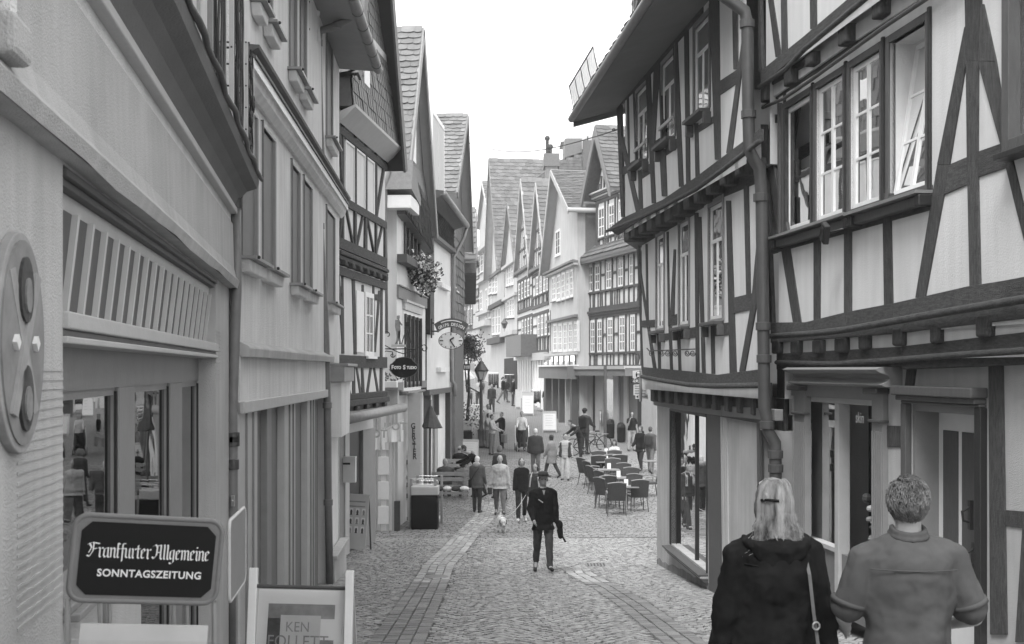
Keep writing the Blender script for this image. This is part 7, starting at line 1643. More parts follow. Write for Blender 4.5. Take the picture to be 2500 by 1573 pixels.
# ================================================================ the two people in front, seen from behind
def hair_strands(t, c, pts_fn, n, m, r=.0022, seed=3, name='hair_strands'):
 rr = random.Random(seed); mb = MB()
 for i in range(n):
  mb.tube(pts_fn(rr), [r, r*1.1, r, r, r*.6][:5] if False else r, 4, cap=False)
 o = mb.build(name, m, t, smooth=True, kind='stuff'); return o
def woman_extra(t, J):
 hc, R_, A = J['hc'], J['R'], J['A']; CB = CL['navy']
 # half-up hair falling over the shoulders
 def fn(r):
  wv = r.uniform(0, 6.28); a = r.uniform(-1.35, 1.35); el = r.uniform(.1, 1.3); s = r.uniform(-.5, .5)
  top = hc+Vector((.083*math.sin(a)*math.cos(el-.3), .02+.098*math.cos(a)*abs(math.cos(el-.5)), .04+.095*math.sin(el)))
  mid = hc+Vector((.096*math.sin(a), .04+.085*math.cos(a), -.03)); k = r.uniform(.13, .25)
  e1 = hc+Vector((.10*math.sin(a)+r.gauss(0, .006), .055+.075*math.cos(a), -.10)); e2 = hc+Vector((.108*math.sin(a)+.02*s+r.gauss(0, .012), .06+.07*math.cos(a)+r.gauss(0, .006), -k)); e3 = e2+Vector((r.gauss(0, .02), r.gauss(.005, .008), -.022))
  wq = lambda p, k: p+Vector((.011*math.sin(wv*.35+a*2+k*1.9), .006*math.sin(wv+k*2.3), 0)); return [top, top.lerp(mid, .55)+Vector((.006*math.sin(a), .012*math.cos(a), 0)), mid, wq(mid.lerp(e1, .5), 1), wq(e1, 2), wq(e1.lerp(e2, .5), 3), wq(e2, 4), wq(e3, 5.2)]
 hair_strands(t, hc, fn, 1100, HAIRM['blond2'], .0017, 5)
 def fn2(r):     # swept back from the crown to the clip
  a = r.uniform(-1.2, 1.2); f = hc+Vector((.078*math.sin(a), -.05+.02*abs(a), .075+.02*math.cos(a))); c_ = hc+Vector((.03+r.gauss(0, .014), .115, .028+r.gauss(0, .008)))
  m1 = hc+Vector((.075*math.sin(a), .045, .128-.035*abs(a))); return [f, f.lerp(m1, .5)+Vector((0, 0, .02)), m1, m1.lerp(c_, .6)+Vector((0, .02, .006)), c_]
 hair_strands(t, hc, fn2, 420, HAIRM['blond2'], .0019, 9)
 mb = MB(); mb.tube([hc+Vector((.082, .095, .03)), hc+Vector((.055, .128, .034)), hc+Vector((0.005, .135, .03))], .007, 6); mb.build('hair_clip', CL['black'], t)
 # hood lying on the back, yoke seam, shoulder strap with ring
 mb = MB()
 nk = J['neck']
 mb.tube([nk+Vector((.15*math.cos(a), .02+.115*math.sin(a), -.035-.035*math.sin(a))) for a in [math.pi*(i/12*1.2-.1) for i in range(13)]], [.02+.022*math.sin(math.pi*i/12) for i in range(13)], 10)
 mb.ball(nk+Vector((0, .115, -.085)), 1, 16, 10, sc=(.135, .045, .075)); mb.ball(nk+Vector((0.02, .12, -.13)), 1, 14, 8, sc=(.07, .035, .045))
 skinned(mb, 'hood', CB, t, .010, 3, .022, .06)
 mb = MB(); mb.tube([R_(.43)+Vector((x, .148-abs(x)**2*1.6, -.02*math.cos(x*8))) for x in [(-.17+.34*i/12) for i in range(13)]], .004, 6); mb.build('yoke_seam', CB, t)
 mb = MB(); q = [R_(.53)+Vector((-.105, -.03, .02)), R_(.53)+Vector((-.115, .03, .022)), R_(.49)+Vector((-.125, .095, .0)), R_(.38)+Vector((-.135, .150, 0)), R_(.2)+Vector((-.15, .168, 0)), R_(.0)+Vector((-.175, .178, 0)), R_(-.15)+Vector((-.19, .165, 0))]
 for i in range(len(q)-1): mb.bar(q[i], q[i+1], .016, .004, up=(0, 1, .1))
 mb.build('bag_strap', CL['grey'], t); mb = MB(); p = R_(.14)+Vector((-.158, .182, 0)); mb.tube([p+Vector((.017*math.cos(a), 0, .019*math.sin(a))) for a in [i*math.pi/4+.4 for i in range(9)]], .0045, 6); mb.build('strap_ring', STEEL, t)
CL['navy'] = cloth('cloth_coat_dark', .012, .9, .5, 7)
wv = at(17, 895, 405, 5.4)
person('blond woman in a dark hooded jacket with shoulder strap, in front seen from behind', Vector((wv.x, 5.4, gz(5.4))), (wv.z-gz(5.4))*.975, R(182), top='navy', bottom='dark', hair='blond', style='bob', fem=True, build=1.17, coat=.22, legs=((.05, .05), (-.05, .05)), arms=((-.02, .20, .12), (-.02, .22, .12)), vox=.011, fold=.035, turn=R(-28), extra=woman_extra)
def man_extra(t, J):
 hc, R_, A = J['hc'], J['R'], J['A']; nk = J['neck']
 def fn(r):
  a = r.uniform(-2.3, 2.3); el = r.uniform(-.75, 1.5)
  d = Vector((math.sin(a)*math.cos(el), math.cos(a)*math.cos(el), math.sin(el))); p = hc+Vector((d.x*.082, .018+d.y*.098, .02+d.z*.102))
  tg = Vector((-.25*d.x+r.gauss(0, .15), .35, -1.0)) if el < 1.0 else Vector((r.gauss(0, .4), .8, .2)); tg = (tg-d*tg.dot(d)).normalized()
  k = r.uniform(.004, .012); return [p, p+d*k+tg*.014, p+d*k+tg*.034]
 hair_strands(t, hc, fn, 2600, HAIRM['brown2'], .0014, 11)
 mb = MB(); mb.tube([nk+Vector((.072*math.cos(a), .005+.074*math.sin(a), .018-.018*math.sin(a))) for a in [math.pi*(i/10*1.3-.15) for i in range(11)]], .014, 8); mb.tube([nk+Vector((.082*math.cos(a), .005+.084*math.sin(a), -.006-.018*math.sin(a))) for a in [math.pi*(i/10*1.3-.15) for i in range(11)]], .012, 8)
 skinned(mb, 'collar', CL['shirt'], t, .007, 2)
 mb = MB(); mb.tube([R_(.42)+Vector((x, .142-abs(x)**2*1.5+.008, 0)) for x in [(-.19+.38*i/12) for i in range(13)]], .003, 6); mb.build('yoke_seam', CL['shirt'], t)
 for i in (0, 1):
  s, e, w, fd = A[i]; q = s.lerp(e, .72); d = (e-s).normalized(); mb = MB(); mb.tube([q, q+d*.022], [.085, .088], 16); mb.build('sleeve_hem', CL['shirt'], t, smooth=True)
 mb = MB(); c = R_(-.07); mb.tube([c+Vector((.195*math.cos(a), .155*math.sin(a), 0)) for a in [i*math.pi/10 for i in range(21)]], .014, 6); mb.build('belt', CL['black'], t)
CL['shirt'] = cloth('cloth_shirt_grey', .085, 1, .14, 8)
mv = at(18, 772, 305, 5.0)
person('man in a grey short sleeved shirt seen from behind at the lower right edge', Vector((mv.x, 5.0, gz(5.0))), (mv.z-gz(5.0))*.985, R(176), top='shirt', bottom='black', hair='brown', style='short', build=1.09, sleeves=.80, legs=STD, arms=((.08, .30, 1.1, .5), (.03, .36, 1.2, .5)), vox=.010, fold=.022, turn=R(12), extra=man_extra)

# ================================================================ dog
def dog():
 g = gnd(15, 850, 1140); t = thing('dog', 'small white dog with brown ears on a lead walking towards the camera', 'dog', g, rz=R(8)); ORG[t.name] = Vector((0, 0, 0))
 mb = MB(); rings = [(Vector((0, .24, .30)), .06, .07), (Vector((0, .16, .31)), .085, .10), (Vector((0, .0, .30)), .085, .10), (Vector((0, -.12, .29)), .095, .125), (Vector((0, -.2, .32)), .075, .10)]
 for i in range(len(rings)-1): cap(mb, rings[i][0], rings[i+1][0], rings[i][2], rings[i+1][2])
 cap(mb, Vector((0, -.2, .35)), Vector((0, -.30, .33)), .065, .06); mb.ball(Vector((0, -.34, .30)), .072, 12, 8); cap(mb, Vector((0, -.37, .27)), Vector((0, -.44, .22)), .04, .026)
 for sx in (1, -1):
  cap(mb, Vector((sx*.06, -.15, .25)), Vector((sx*.055, -.14, .12)), .042, .024); cap(mb, Vector((sx*.055, -.14, .12)), Vector((sx*.055, -.17, .025)), .022, .024)
  cap(mb, Vector((sx*.06, .18, .27)), Vector((sx*.065, .13, .17)), .055, .035); cap(mb, Vector((sx*.065, .13, .17)), Vector((sx*.06, .23, .10)), .03, .02); cap(mb, Vector((sx*.06, .23, .10)), Vector((sx*.06, .19, .025)), .02, .024)
 cap(mb, Vector((0, .26, .34)), Vector((0.02, .32, .46)), .028, .022); cap(mb, Vector((.02, .32, .46)), Vector((.04, .28, .52)), .022, .016)
 skinned(mb, 'body', mat('dog_fur', .5, .9, .35, 10, .7, 70, .1), t, .010, 2, .015, .03)
 for sx in (1, -1): mb = MB(); mb.ball(Vector((sx*.075, -.32, .30)), 1, 10, 8, sc=(.022, .035, .06)); skinned(mb, 'ear', HAIRM['brown'], t, .009, 2)
 mb = MB(); mb.ball(Vector((0, -.462, .225)), .015, 8, 6); mb.build('nose', EYE, t)
 for sx in (1, -1): mb = MB(); mb.ball(Vector((sx*.028, -.40, .315)), .010, 6, 5); mb.build('eye', EYE, t)
 mb = MB(); mb.tube([Vector((.07*math.cos(a), -.21+.02*math.sin(a), .35+.07*math.sin(a))) for a in [i*math.pi/6 for i in range(13)]], .009, 6); mb.build('collar', CL['dark'], t)
 ld = thing('dog_lead', 'thin lead running from the white dog up to its owner', 'dog lead', g)
 a = Vector((g.x, g.y, g.z))+Vector((0, .0, .36)); b = at(15, 1075, 790, 29.8); mb = MB(); mb.tube([a.lerp(b, i/10)+Vector((0, 0, -.14*math.sin(math.pi*i/10))) for i in range(11)], .006, 5); mb.build('lead', LIGHTP, ld)
dog()
# ================================================================ street furniture and goods
def solveY(c, x, ytop, h, y0=20, y1=90):
 """distance at which something h tall on the ground has its top at this pixel"""
 u, v = uv(c, x, ytop); Y = y0
 while Y < y1:
  if CAMZ+(CV-v)/FPX*Y <= gz(Y)+h: break
  Y += .05
 return Vector(((u-CU)/FPX*Y, Y, gz(Y)))
FR = {'F': [[(0,6),(3,7),(7,6.5)], [(1,6.6),(2.4,4.6),(1,2)], [(3.6,6.8),(3.4,3),(1.5,0.2),(0,.8)], [(3.4,4),(5.6,4.2)]], 'r': [[(0.6,4.8),(1.2,4.2),(1.2,.6),(1.8,0)], [(1.2,3.8),(2.6,4.8),(3,4.2)]],
 'a': [[(3,4.8),(.8,4.2),(.6,1),(1.4,.1),(3,1.2)], [(3,4.8),(3,.7),(3.7,0)]], 'n': [[(.5,4.8),(1,4.2),(1,.1)], [(1,4),(2.4,4.8),(3.1,4.2),(3.1,.6),(3.7,0)]], 'k': [[(1,7.2),(1,.6),(1.7,0)], [(1,7),(2.2,6.6)], [(.4,4.4),(2.2,4.4)]],
 'f': [[(2.8,7),(1.4,7),(1.2,6),(1.2,-1.6)], [(.3,4.6),(2.6,4.6)]], 'u': [[(.5,4.8),(.9,4.2),(.9,.8),(1.8,.1),(3,1)], [(3,4.8),(3,.7),(3.7,0)]], 't': [[(1.2,6.4),(1.2,.8),(1.9,0),(2.6,.5)], [(.3,4.7),(2.4,4.7)]],
 'e': [[(3,1),(1.6,.1),(.8,.9),(.8,4),(2,4.8),(2.8,4),(.9,2.4)]], 'A': [[(.2,6.2),(1.6,7.2),(2.8,6),(2.6,2),(1,.2),(0,1.2)], [(2.8,6.6),(5,7),(5,.8),(5.8,0)], [(2.6,3.4),(5,3.4)]], 'l': [[(.8,7.2),(1.2,6.8),(1.2,.6),(1.8,0)]],
 'g': [[(3,4.8),(.9,4.2),(.8,1),(1.6,.2),(3,1.2)], [(3,4.8),(3,-1),(1.6,-2),(.6,-1.4)]], 'm': [[(.5,4.8),(1,4.2),(1,.1)], [(1,4),(2.2,4.8),(2.8,4.2),(2.8,.1)], [(2.8,4),(4.1,4.8),(4.8,4.2),(4.8,.6),(5.4,0)]], 'i': [[(.6,4.8),(1.1,4.2),(1.1,.6),(1.7,0)], [(1,6.6),(1.4,6.2)]]}
FWD = {'F': 6.2, 'r': 3.0, 'a': 3.8, 'n': 3.9, 'k': 2.6, 'f': 2.4, 'u': 3.8, 't': 2.6, 'e': 3.3, 'A': 6.0, 'l': 2.0, 'g': 3.8, 'm': 5.6, 'i': 1.9, ' ': 1.0}
def fraktur(text, M, width, m, par, th=.002):
 tw = sum(FWD[c] for c in text); k = width/tw; mb = MB(); x = 0; nb = Vector((.42, .30, 0))*k
 kk = k*1.28
 for ch in text:
  for st in FR.get(ch, []):
   for (a, b), (c, d) in zip(st, st[1:]):
    p, q = Vector(((x+a)*k, b*kk, 0)), Vector(((x+c)*k, d*kk, 0))
    if (q-p).length < 1e-6: continue
    pts = [p-nb, p+nb, q+nb, q-nb]
    if abs((q-p).normalized().cross(nb.normalized()).z) < .12: n2 = Vector((-nb.y, nb.x, 0))*.35; pts = [p-nb-n2, p-nb+n2, q+nb+n2, q+nb-n2]
    mb.prism([M @ v for v in pts], (M.to_3x3() @ Vector((0, 0, th))))
  x += FWD[ch]
 return mb.build('lettering', m, par)
def frame_mat(o, right, up):     # text frame: x = right, y = up, z = towards the reader
 right = Vector(right).normalized(); up = Vector(up); n = right.cross(up).normalized(); up = n.cross(right)
 return Matrix.Translation(o) @ Matrix(((right.x, up.x, n.x, 0), (right.y, up.y, n.y, 0), (right.z, up.z, n.z, 0), (0, 0, 0, 1)))
def rrect(w, h, r, k=5):
 p = []
 for cx, cy, a0 in ((w/2-r, h/2-r, 0), (-w/2+r, h/2-r, 90), (-w/2+r, -h/2+r, 180), (w/2-r, -h/2+r, 270)):
  for i in range(k+1): a = R(a0+90*i/k); p.append((cx+r*math.cos(a), cy+r*math.sin(a)))
 return p
def news_stand():
 Y = 3.5
 tl, tr, bl, br = (at(20, x, y, YY) for x, y, YY in ((490, 625, 3.45), (1495, 650, 3.6), (490, 1215, 3.45), (1490, 1265, 3.6)))
 c = (tl+tr+bl+br)/4; right = ((tr-tl)+(br-bl)).normalized(); up = Vector((0, 0, 1)); w = (tr-tl).length; h = (tl-bl).length*.985
 M = frame_mat(c, right, up); n = M.to_3x3() @ Vector((0, 0, 1))
 t = thing('newspaper_rack', 'newspaper rack with a black rounded title board in front of the shop window', 'newspaper rack', Vector((c.x, c.y, gz(c.y))))
 T = lambda x, y, z=0: M @ Vector((x, y, z))
 mb = MB(); mb.prism([T(x, y, -.012) for x, y in rrect(w, h, .035)], n*.02); bd = mb.build('sign_board', SHUT, t, bevel=.002)
 mb = MB()
 cc = .028; pl = [(-w/2+.02+cc, h/2-.018), (w/2-.018-cc, h/2-.018), (w/2-.018, h/2-.018-cc), (w/2-.018, -h/2+.018+cc), (w/2-.018-cc, -h/2+.018), (-w/2+.02+cc, -h/2+.018), (-w/2+.02, -h/2+.018+cc), (-w/2+.02, h/2-.018-cc)]
 mb.prism([T(x, y, .009) for x, y in pl], n*.002); mb.build('black_panel', BLACK, bd)
 mb = MB(); q = rrect(w, h, .04, 8); q.append(q[0]); mb.tube([T(x, y, .004) for x, y in q], .0085, 8, cap=False); mb.build('tube_frame', SHUT, t, smooth=True)
 fraktur('Frankfurter Allgemeine', M @ Matrix.Translation((-w*.405, h*.015, .012)), w*.83, LETTER, bd, .001)
 text_obj('lettering', 'SONNTAGSZEITUNG', .031, M @ Matrix.Translation((.012, -h*.17, .012)), LETTER, bd, extrude=.0008, bold=.0007, space=1.08, sx=.98)
 # side board turned away
 s0, s1 = T(w/2+.012, h/2, 0), at(20, 1655, 645, 4.0); s1.z = s0.z; sr = (s1-s0); hh = h
 Ms = frame_mat((s0+s1)/2-Vector((0, 0, hh/2)), sr, up); mb = MB(); mb.prism([Ms @ Vector((x, y, 0)) for x, y in rrect(sr.length, hh, .03)], Ms.to_3x3() @ Vector((0, 0, .01))); sb = mb.build('side_board', SHUT, t)
 mb = MB(); q = rrect(sr.length, hh, .03, 6); q.append(q[0]); mb.tube([Ms @ Vector((x, y, .006)) for x, y in q], .006, 6, cap=False); mb.build('side_frame', LIGHTP, t, smooth=True)
 g0 = gz(3.5)
 for x in (-.13, -.10, .09, .13): mb = MB(); mb.tube([T(x, -h/2+.02, -.03), Vector((T(x, 0).x, T(x, 0).y+.06, g0+.45))], .006, 6); mb.build('rod', STEEL, t)
 for sx in (-1, 1):
  for dy in (0, .32): a = T(sx*(w/2+.0), -h/2, -.02)+Vector((0, dy, 0)); mb = MB(); mb.tube([a, Vector((a.x, a.y, g0))], .009, 8); mb.build('leg', STEEL, t)
 # clear tray with the papers below
 for k in range(3):
  z = -h/2-.065-.30*k; mb = MB(); o = T(0, z, .0)
  pp = [T(-w*.40, z, .02), T(w*.46, z, .02), T(w*.46, z-.24, .06), T(-w*.40, z-.24, .06)]
  mb.prism(pp, n*.012); nw = mb.build('newspaper', PRINTL, t)
  xs = [(-.36, .10, PRINTD), (-.20, .075, PRINTL), (-.13, .11, PRINTD), (.0, .11, PRINT), (.13, .11, PRINTL), (.28, .10, PRINTD)]
  for x, ww, m in xs: mb = MB(); f_ = lambda a, b: pp[0].lerp(pp[1], (a+.5)/1.0).lerp(pp[3].lerp(pp[2], (a+.5)/1.0), b)+n*.0125; mb.prism([f_(x, .33), f_(x+ww, .33), f_(x+ww, .62), f_(x, .62)], n*.001); mb.build('printed_picture', m, nw)
  mb = MB(); mb.prism([T(-w*.46, z-.23, .075), T(w*.5, z-.23, .075), T(w*.5, z-.245, .0), T(-w*.46, z-.245, .0)], (0, 0, -.006)); mb.build('shelf', STEEL, t)
 mb = MB(); mb.prism([T(-w*.45, -h/2-.10, .09), T(w*.5, -h/2-.10, .09), T(w*.5, -h/2-.33, .09), T(-w*.45, -h/2-.33, .09)], n*.003); mb.build('clear_cover', GLASSC, t)
news_stand()
def poster_frame():
 Y = 7.3; tl, tr = at(14, 195, 1145, Y), at(14, 780, 1160, Y+.05); h = .95; r = (tr-tl); w = r.length; lean = Vector((0, -.18, -1)).normalized()
 c = (tl+tr)/2+lean*h/2; M = frame_mat(c, r, -lean); n = M.to_3x3() @ Vector((0, 0, 1)); T = lambda x, y, z=0: M @ Vector((x, y, z))
 t = thing('poster_stand', 'tilted poster stand with white posts and a book poster, lower left', 'poster stand', Vector((c.x, c.y-.1, gz(Y))))
 mb = MB(); mb.prism([T(-w/2, -h/2), T(w/2, -h/2), T(w/2, h/2), T(-w/2, h/2)], n*.02); mb.build('backing', LIGHTP, t)
 mb = MB(); mb.prism([T(-w/2+.015, -h/2+.01, .021), T(w/2-.015, -h/2+.01, .021), T(w/2-.015, h/2-.012, .021), T(-w/2+.015, h/2-.012, .021)], n*.002); ps = mb.build('poster', PAPER, t)
 def pr_(x0, x1, y0, y1, m, z, nm='printed_panel'): mb = MB(); mb.prism([T(x0*w, y0, z), T(x1*w, y0, z), T(x1*w, y1, z), T(x0*w, y1, z)], n*.0008); mb.build(nm, m, ps)
 top = h/2
 pr_(-.36, -.22, -h/2+.05, top-.10, PRINTD, .024); pr_(-.36, .37, top-.19, top-.10, PRINT, .0245); pr_(.22, .37, -h/2+.05, top-.32, PRINT, .024); pr_(-.22, .22, -h/2+.02, top-.17, PRINTL, .026)
 text_obj('lettering', 'KEN', .088, M @ Matrix.Translation((-.03*w, top-.245, .028)), PRINT, ps, extrude=.0005, sx=.9)
 text_obj('lettering', 'FOLLETT', .105, M @ Matrix.Translation((-.02*w, top-.335, .028)), PRINT, ps, extrude=.0005, sx=.92)
 mb = MB()
 for i in range(40): a = random.uniform(0, 6.28); q = random.uniform(.045, .075); mb.ball(T(-.02*w+q*math.cos(a), top-.50+q*1.1*math.sin(a), .028), .010, 6, 4)
 mb.ball(T(-.02*w, top-.50, .026), .038, 12, 6, sc=(1, .3, 1)); mb.build('printed_wreath', PRINTD, ps)
 mb = MB(); mb.prism([T(-w/2+.02, -h/2+.01, .034), T(w/2-.02, -h/2+.01, .034), T(w/2-.02, h/2-.02, .034), T(-w/2+.02, h/2-.02, .034)], n*.003); mb.build('cover_glass', GLASSC, t)
 mb = MB(); mb.tube([T(-w/2-.01, h/2+.005, .02), T(w/2+.01, h/2+.005, .02)], .012, 8); mb.build('top_rail', DARKWOOD, t)
 for sx, x, y0 in ((-1, 185, 1022), (1, 805, 1040)):
  a = at(14, x, y0, Y); b = a+lean*1.1; b.z = gz(Y)
  mb = MB(); mb.bar(a, b, .05, .05, up=(0, 1, 0)); p = mb.build('post', WHITE, t, bevel=.004)
  mb = MB(); mb.bar(a+Vector((0, .05, -.1)), Vector((a.x, a.y+.45, gz(Y))), .03, .03); mb.build('rear_leg', LIGHTP, t)
poster_frame()
def a_board(name, label, c, tl, tr, bl, Yh, m=WHITE, faces=False, fm=None, head=.08, grp=None, hgt=None):
 """free standing A board; pixel corners of the front face"""
 g = gnd(c, (tl[0]+tr[0])/2, bl[1]); Y = g.y; a, b, d = at(c, *tl, Y), at(c, *tr, Y), at(c, *bl, Y)
 r = b-a; w = r.length; a = a+Vector((0, .18, 0)); lean = (Vector((0, 0, 0))+Vector((0, -.22, -1))).normalized(); h = (a.z-gz(Y)-.12)/-lean.z
 t = thing(name, label, 'A-board', g, grp); M = frame_mat(a+r/2+lean*h/2, r, -lean); n = M.to_3x3() @ Vector((0, 0, 1)); T = lambda x, y, z=0: M @ Vector((x, y, z))
 mb = MB(); mb.prism([T(-w/2+.02, -h/2+.02), T(w/2-.02, -h/2+.02), T(w/2-.02, h/2-.02), T(-w/2+.02, h/2-.02)], n*.012); bd = mb.build('board', m, t)
 for q in ((-w/2, h/2, w/2, h/2), (-w/2, -h/2, w/2, -h/2), (-w/2, h/2, -w/2, -h/2), (w/2, h/2, w/2, -h/2)): mb = MB(); mb.bar(T(q[0], q[1], .01), T(q[2], q[3], .01), .04, .03, up=n); mb.build('frame_bar', fm or LIGHTP, t)
 for sx in (-1, 1):
  e = T(sx*w/2, -h/2); f_ = e+lean*.25; f_.z = gz(Y); mb = MB(); mb.bar(e, f_, .035, .03); mb.build('leg', fm or LIGHTP, t)
  mb = MB(); q = T(sx*w/2, h/2); mb.bar(q+Vector((0, .02, 0)), Vector((q.x, q.y+.34, gz(Y+.3))), .03, .03); mb.build('rear_leg', fm or BROWN, t)
 if faces:
  for j in range(3):
   for i in range(4):
    x, y = (-.36+.235*i)*w, h*(.18-.17*j); mb = MB(); mb.prism([T(x-.05*w, y-.065*h, .013), T(x+.085*w, y-.065*h, .013), T(x+.085*w, y+.065*h, .013), T(x-.05*w, y+.065*h, .013)], n*.001); ph = mb.build('portrait', PAPER, bd)
    mb = MB(); mb.prism([T(x+.017*w+.045*w*math.cos(k), y-.01*h+.05*h*math.sin(k), .0145) for k in [q*math.pi/5 for q in range(10)]], n*.001); mb.prism([T(x-.04*w, y-.063*h, .0145), T(x+.075*w, y-.063*h, .0145), T(x+.05*w, y-.03*h, .0145), T(x-.01*w, y-.03*h, .0145)], n*.001); mb.build('portrait_head', PRINTD if (i+j) % 3 else PRINT, bd)
  for q in range(2): mb = MB(); mb.prism([T(-.4*w, h*(.36-.09*q), .013), T(.4*w, h*(.36-.09*q), .013), T(.4*w, h*(.385-.09*q), .013), T(-.4*w, h*(.385-.09*q), .013)], n*.001); mb.build('printed_line', PRINT, bd)
 else:
  mb = MB(); mb.prism([T(-w/2+.03, h/2-.03, .013), T(w/2-.03, h/2-.03, .013), T(w/2-.03, h/2-.03-head*h, .013), T(-w/2+.03, h/2-.03-head*h, .013)], n*.001); mb.build('header', PRINTL, bd)
  for q in range(5): y = h*(.26-.13*q); mb = MB(); mb.prism([T(-.3*w, y, .013), T(.28*w-.05*w*(q % 3), y, .013), T(.28*w-.05*w*(q % 3), y+.02*h, .013), T(-.3*w, y+.02*h, .013)], n*.001); mb.build('printed_line', PRINTL, bd)
 return t
a_board('a_board', 'A-board with twelve portrait pictures outside the timber house on the left', 14, (740, 552), (910, 562), (740, 925), 0, m=LIGHTP, faces=True)
a_board('a_board', 'blank white A-board standing right of the pram', 15, (1232, 20), (1356, 20), (1240, 215), 0)
a_board('a_board', 'white A-board with a dark header further up, beside the clothes rack', 19, (1215, 585), (1365, 585), (1235, 895), 0, head=.14)
a_board('a_board', 'narrow dark edged A-board behind the other white boards', 19, (1130, 550), (1195, 550), (1140, 800), 0, m=PRINTL)
a_board('a_board', 'white menu board behind the benches by the left wall', 15, (475, 282), (635, 284), (480, 470), 0, m=PAPER)
a_board('a_board', 'framed postcard board behind the street lamp', 19, (550, 750), (690, 750), (560, 960), 0, m=PRINTL, fm=WHITE)
def flags():
 for i, (x0, y0, x1, y1, lb) in enumerate(((862, 208, 1040, 112, 'nearer white pennant with pale letters on a slanting pole left of the white house'), (1030, 130, 1156, 66, 'further white pennant with pale letters on a slanting pole, nearer the shop name'))):
  Y = 27.4+i*.9; a, b = at(14, x0, y0, Y), at(14, x1, y1, Y+.5); t = thing('pennant_flag', lb, 'flag', a, 'white pennants')
  mb = MB(); mb.tube([a, b], .014, 6); mb.build('pole', LIGHTP, t)
  p0, p1 = at(14, (898, 1030)[i], (190, 130)[i], Y+.1), at(14, (1030, 1150)[i], (118, 70)[i], Y+.5); zb = at(14, 900, (266, 215)[i], Y).z
  mb = MB(); N = 8; q = [p0.lerp(p1, k/N)+Vector((0, .03*math.sin(k*1.6), 0)) for k in range(N+1)]; w = [Vector((v.x, v.y+.04*math.sin(k*1.2+1), zb)) for k, v in enumerate(q)]
  for k in range(N): mb.hexa([w[k], w[k+1], w[k+1]+Vector((0, .006, 0)), w[k]+Vector((0, .006, 0)), q[k], q[k+1], q[k+1]+Vector((0, .006, 0)), q[k]+Vector((0, .006, 0))])
  cl = mb.build('cloth', PAPER, t)
  cx = (p0+p1)/2; text_obj('lettering', 'HOT', .26, frame_mat(Vector((cx.x+.03, cx.y-.07, zb+.38)), (1, .1, 0), (0, 0, 1)), LIGHTP, cl, extrude=.001, bold=.008)
flags()
def shoe_rack():
 t = thing('shoe_rack', 'wheeled rack of shoes on five shelves beside the shop name wall', 'shoe rack', gnd(14, 1145, 655)); g = Vector((0, 0, 0)); Y = 31.2
 xa, xb = at(14, 1108, 300, Y).x, at(14, 1175, 300, Y).x; z0 = gz(Y)
 for x in (xa, xb): mb = MB(); mb.tube([Vector((x, Y, z0+.05)), Vector((x, Y, z0+1.9))], .016, 6); mb.build('upright', STEEL, t)
 for k, y in enumerate((295, 358, 440, 505, 575)):
  z = at(14, 1140, y, Y).z; mb = MB(); mb.box(((xa+xb)/2, Y, z), (xb-xa+.06, .35, .03)); mb.build('shelf', LIGHTP, t)
  if k:
   for j in range(3): sh = thing('shoe', '%s shoe on the %s shelf of the wheeled rack' % (('left', 'middle', 'right')[j], ('second', 'third', 'fourth', 'lowest')[k-1]), 'shoe', (xa+.12+j*.22, Y-.08, z+.02), 'shoes displayed on the rack'); mb = MB(); p = Vector((xa+.12+j*.22, Y-.05, z+.05)); mb.ball(p, 1, 8, 6, sc=(.14, .06, .045)); mb.ball(p+Vector((-.08, 0, .05)), 1, 8, 6, sc=(.055, .05, .05)); mb.build('upper', CL['charcoal'] if (j+k) % 3 else PRINTL, sh)
 mb = MB(); mb.ball((xa, Y, z0+.05), .05, 8, 6); mb.ball((xb, Y, z0+.05), .05, 8, 6); mb.build('castors', IRON, t, kind=None)
shoe_rack()
def stall_table():
 Y = 29.5; t = thing('display_table', 'wooden legged wire display table with goods in front of the bench', 'display table', gnd(14, 1355, 685))
 L, R_ = at(14, 1200, 445, Y), at(14, 1358, 445, Y); z0 = gz(Y)
 for x, y_ in ((L.x, Y), (R_.x, Y-.15), (L.x+.1, Y+.9), (R_.x+.1, Y+.9)): mb = MB(); mb.bar(Vector((x, y_, z0)), Vector((x, y_, L.z)), .07, .07); mb.build('leg', WOOD, t, bevel=.01)
 for k in range(4): z = L.z-.02-.13*k; mb = MB(); mb.tube([Vector((L.x, Y, z)), Vector((R_.x, Y, z))], .01, 5); mb.tube([Vector((L.x, Y+.9, z)), Vector((R_.x, Y+.9, z))], .01, 5); mb.build('wire', STEEL, t)
 mb = MB(); mb.box(((L.x+R_.x)/2, Y+.45, L.z-.38), (R_.x-L.x, .9, .03)); mb.build('wire_shelf', LIGHTP, t)
 for i in range(6): s_ = thing('folded_goods', '%s bundle of goods from the left on the wire display table' % ('first', 'second', 'third', 'fourth', 'fifth', 'sixth')[i], 'goods', (L.x+.3+i*.2, Y+.3, L.z-.3), 'goods on the display table'); mb = MB(); mb.ball((L.x+.25+i*.22, Y+.35, L.z-.30), 1, 8, 6, sc=(.13, .12, .07)); mb.build('bundle', (CL['charcoal'], PRINTL)[i % 2], s_)
 b = thing('litter_bin', 'dark bin with a pale upper band between the wooden table legs', 'bin', (L.x+.37, Y-.1, z0)); z1 = at(14, 1240, 490, Y).z; zm = at(14, 1240, 545, Y).z
 mb = MB(); mb.box((L.x+.37, Y-.1, (z0+zm)/2), (.68, .5, zm-z0)); mb.build('lower_body', BLACK, b, bevel=.03); mb = MB(); mb.box((L.x+.37, Y-.1, (zm+z1)/2), (.70, .52, z1-zm)); mb.build('upper_band', LIGHTP, b, bevel=.02)
stall_table()
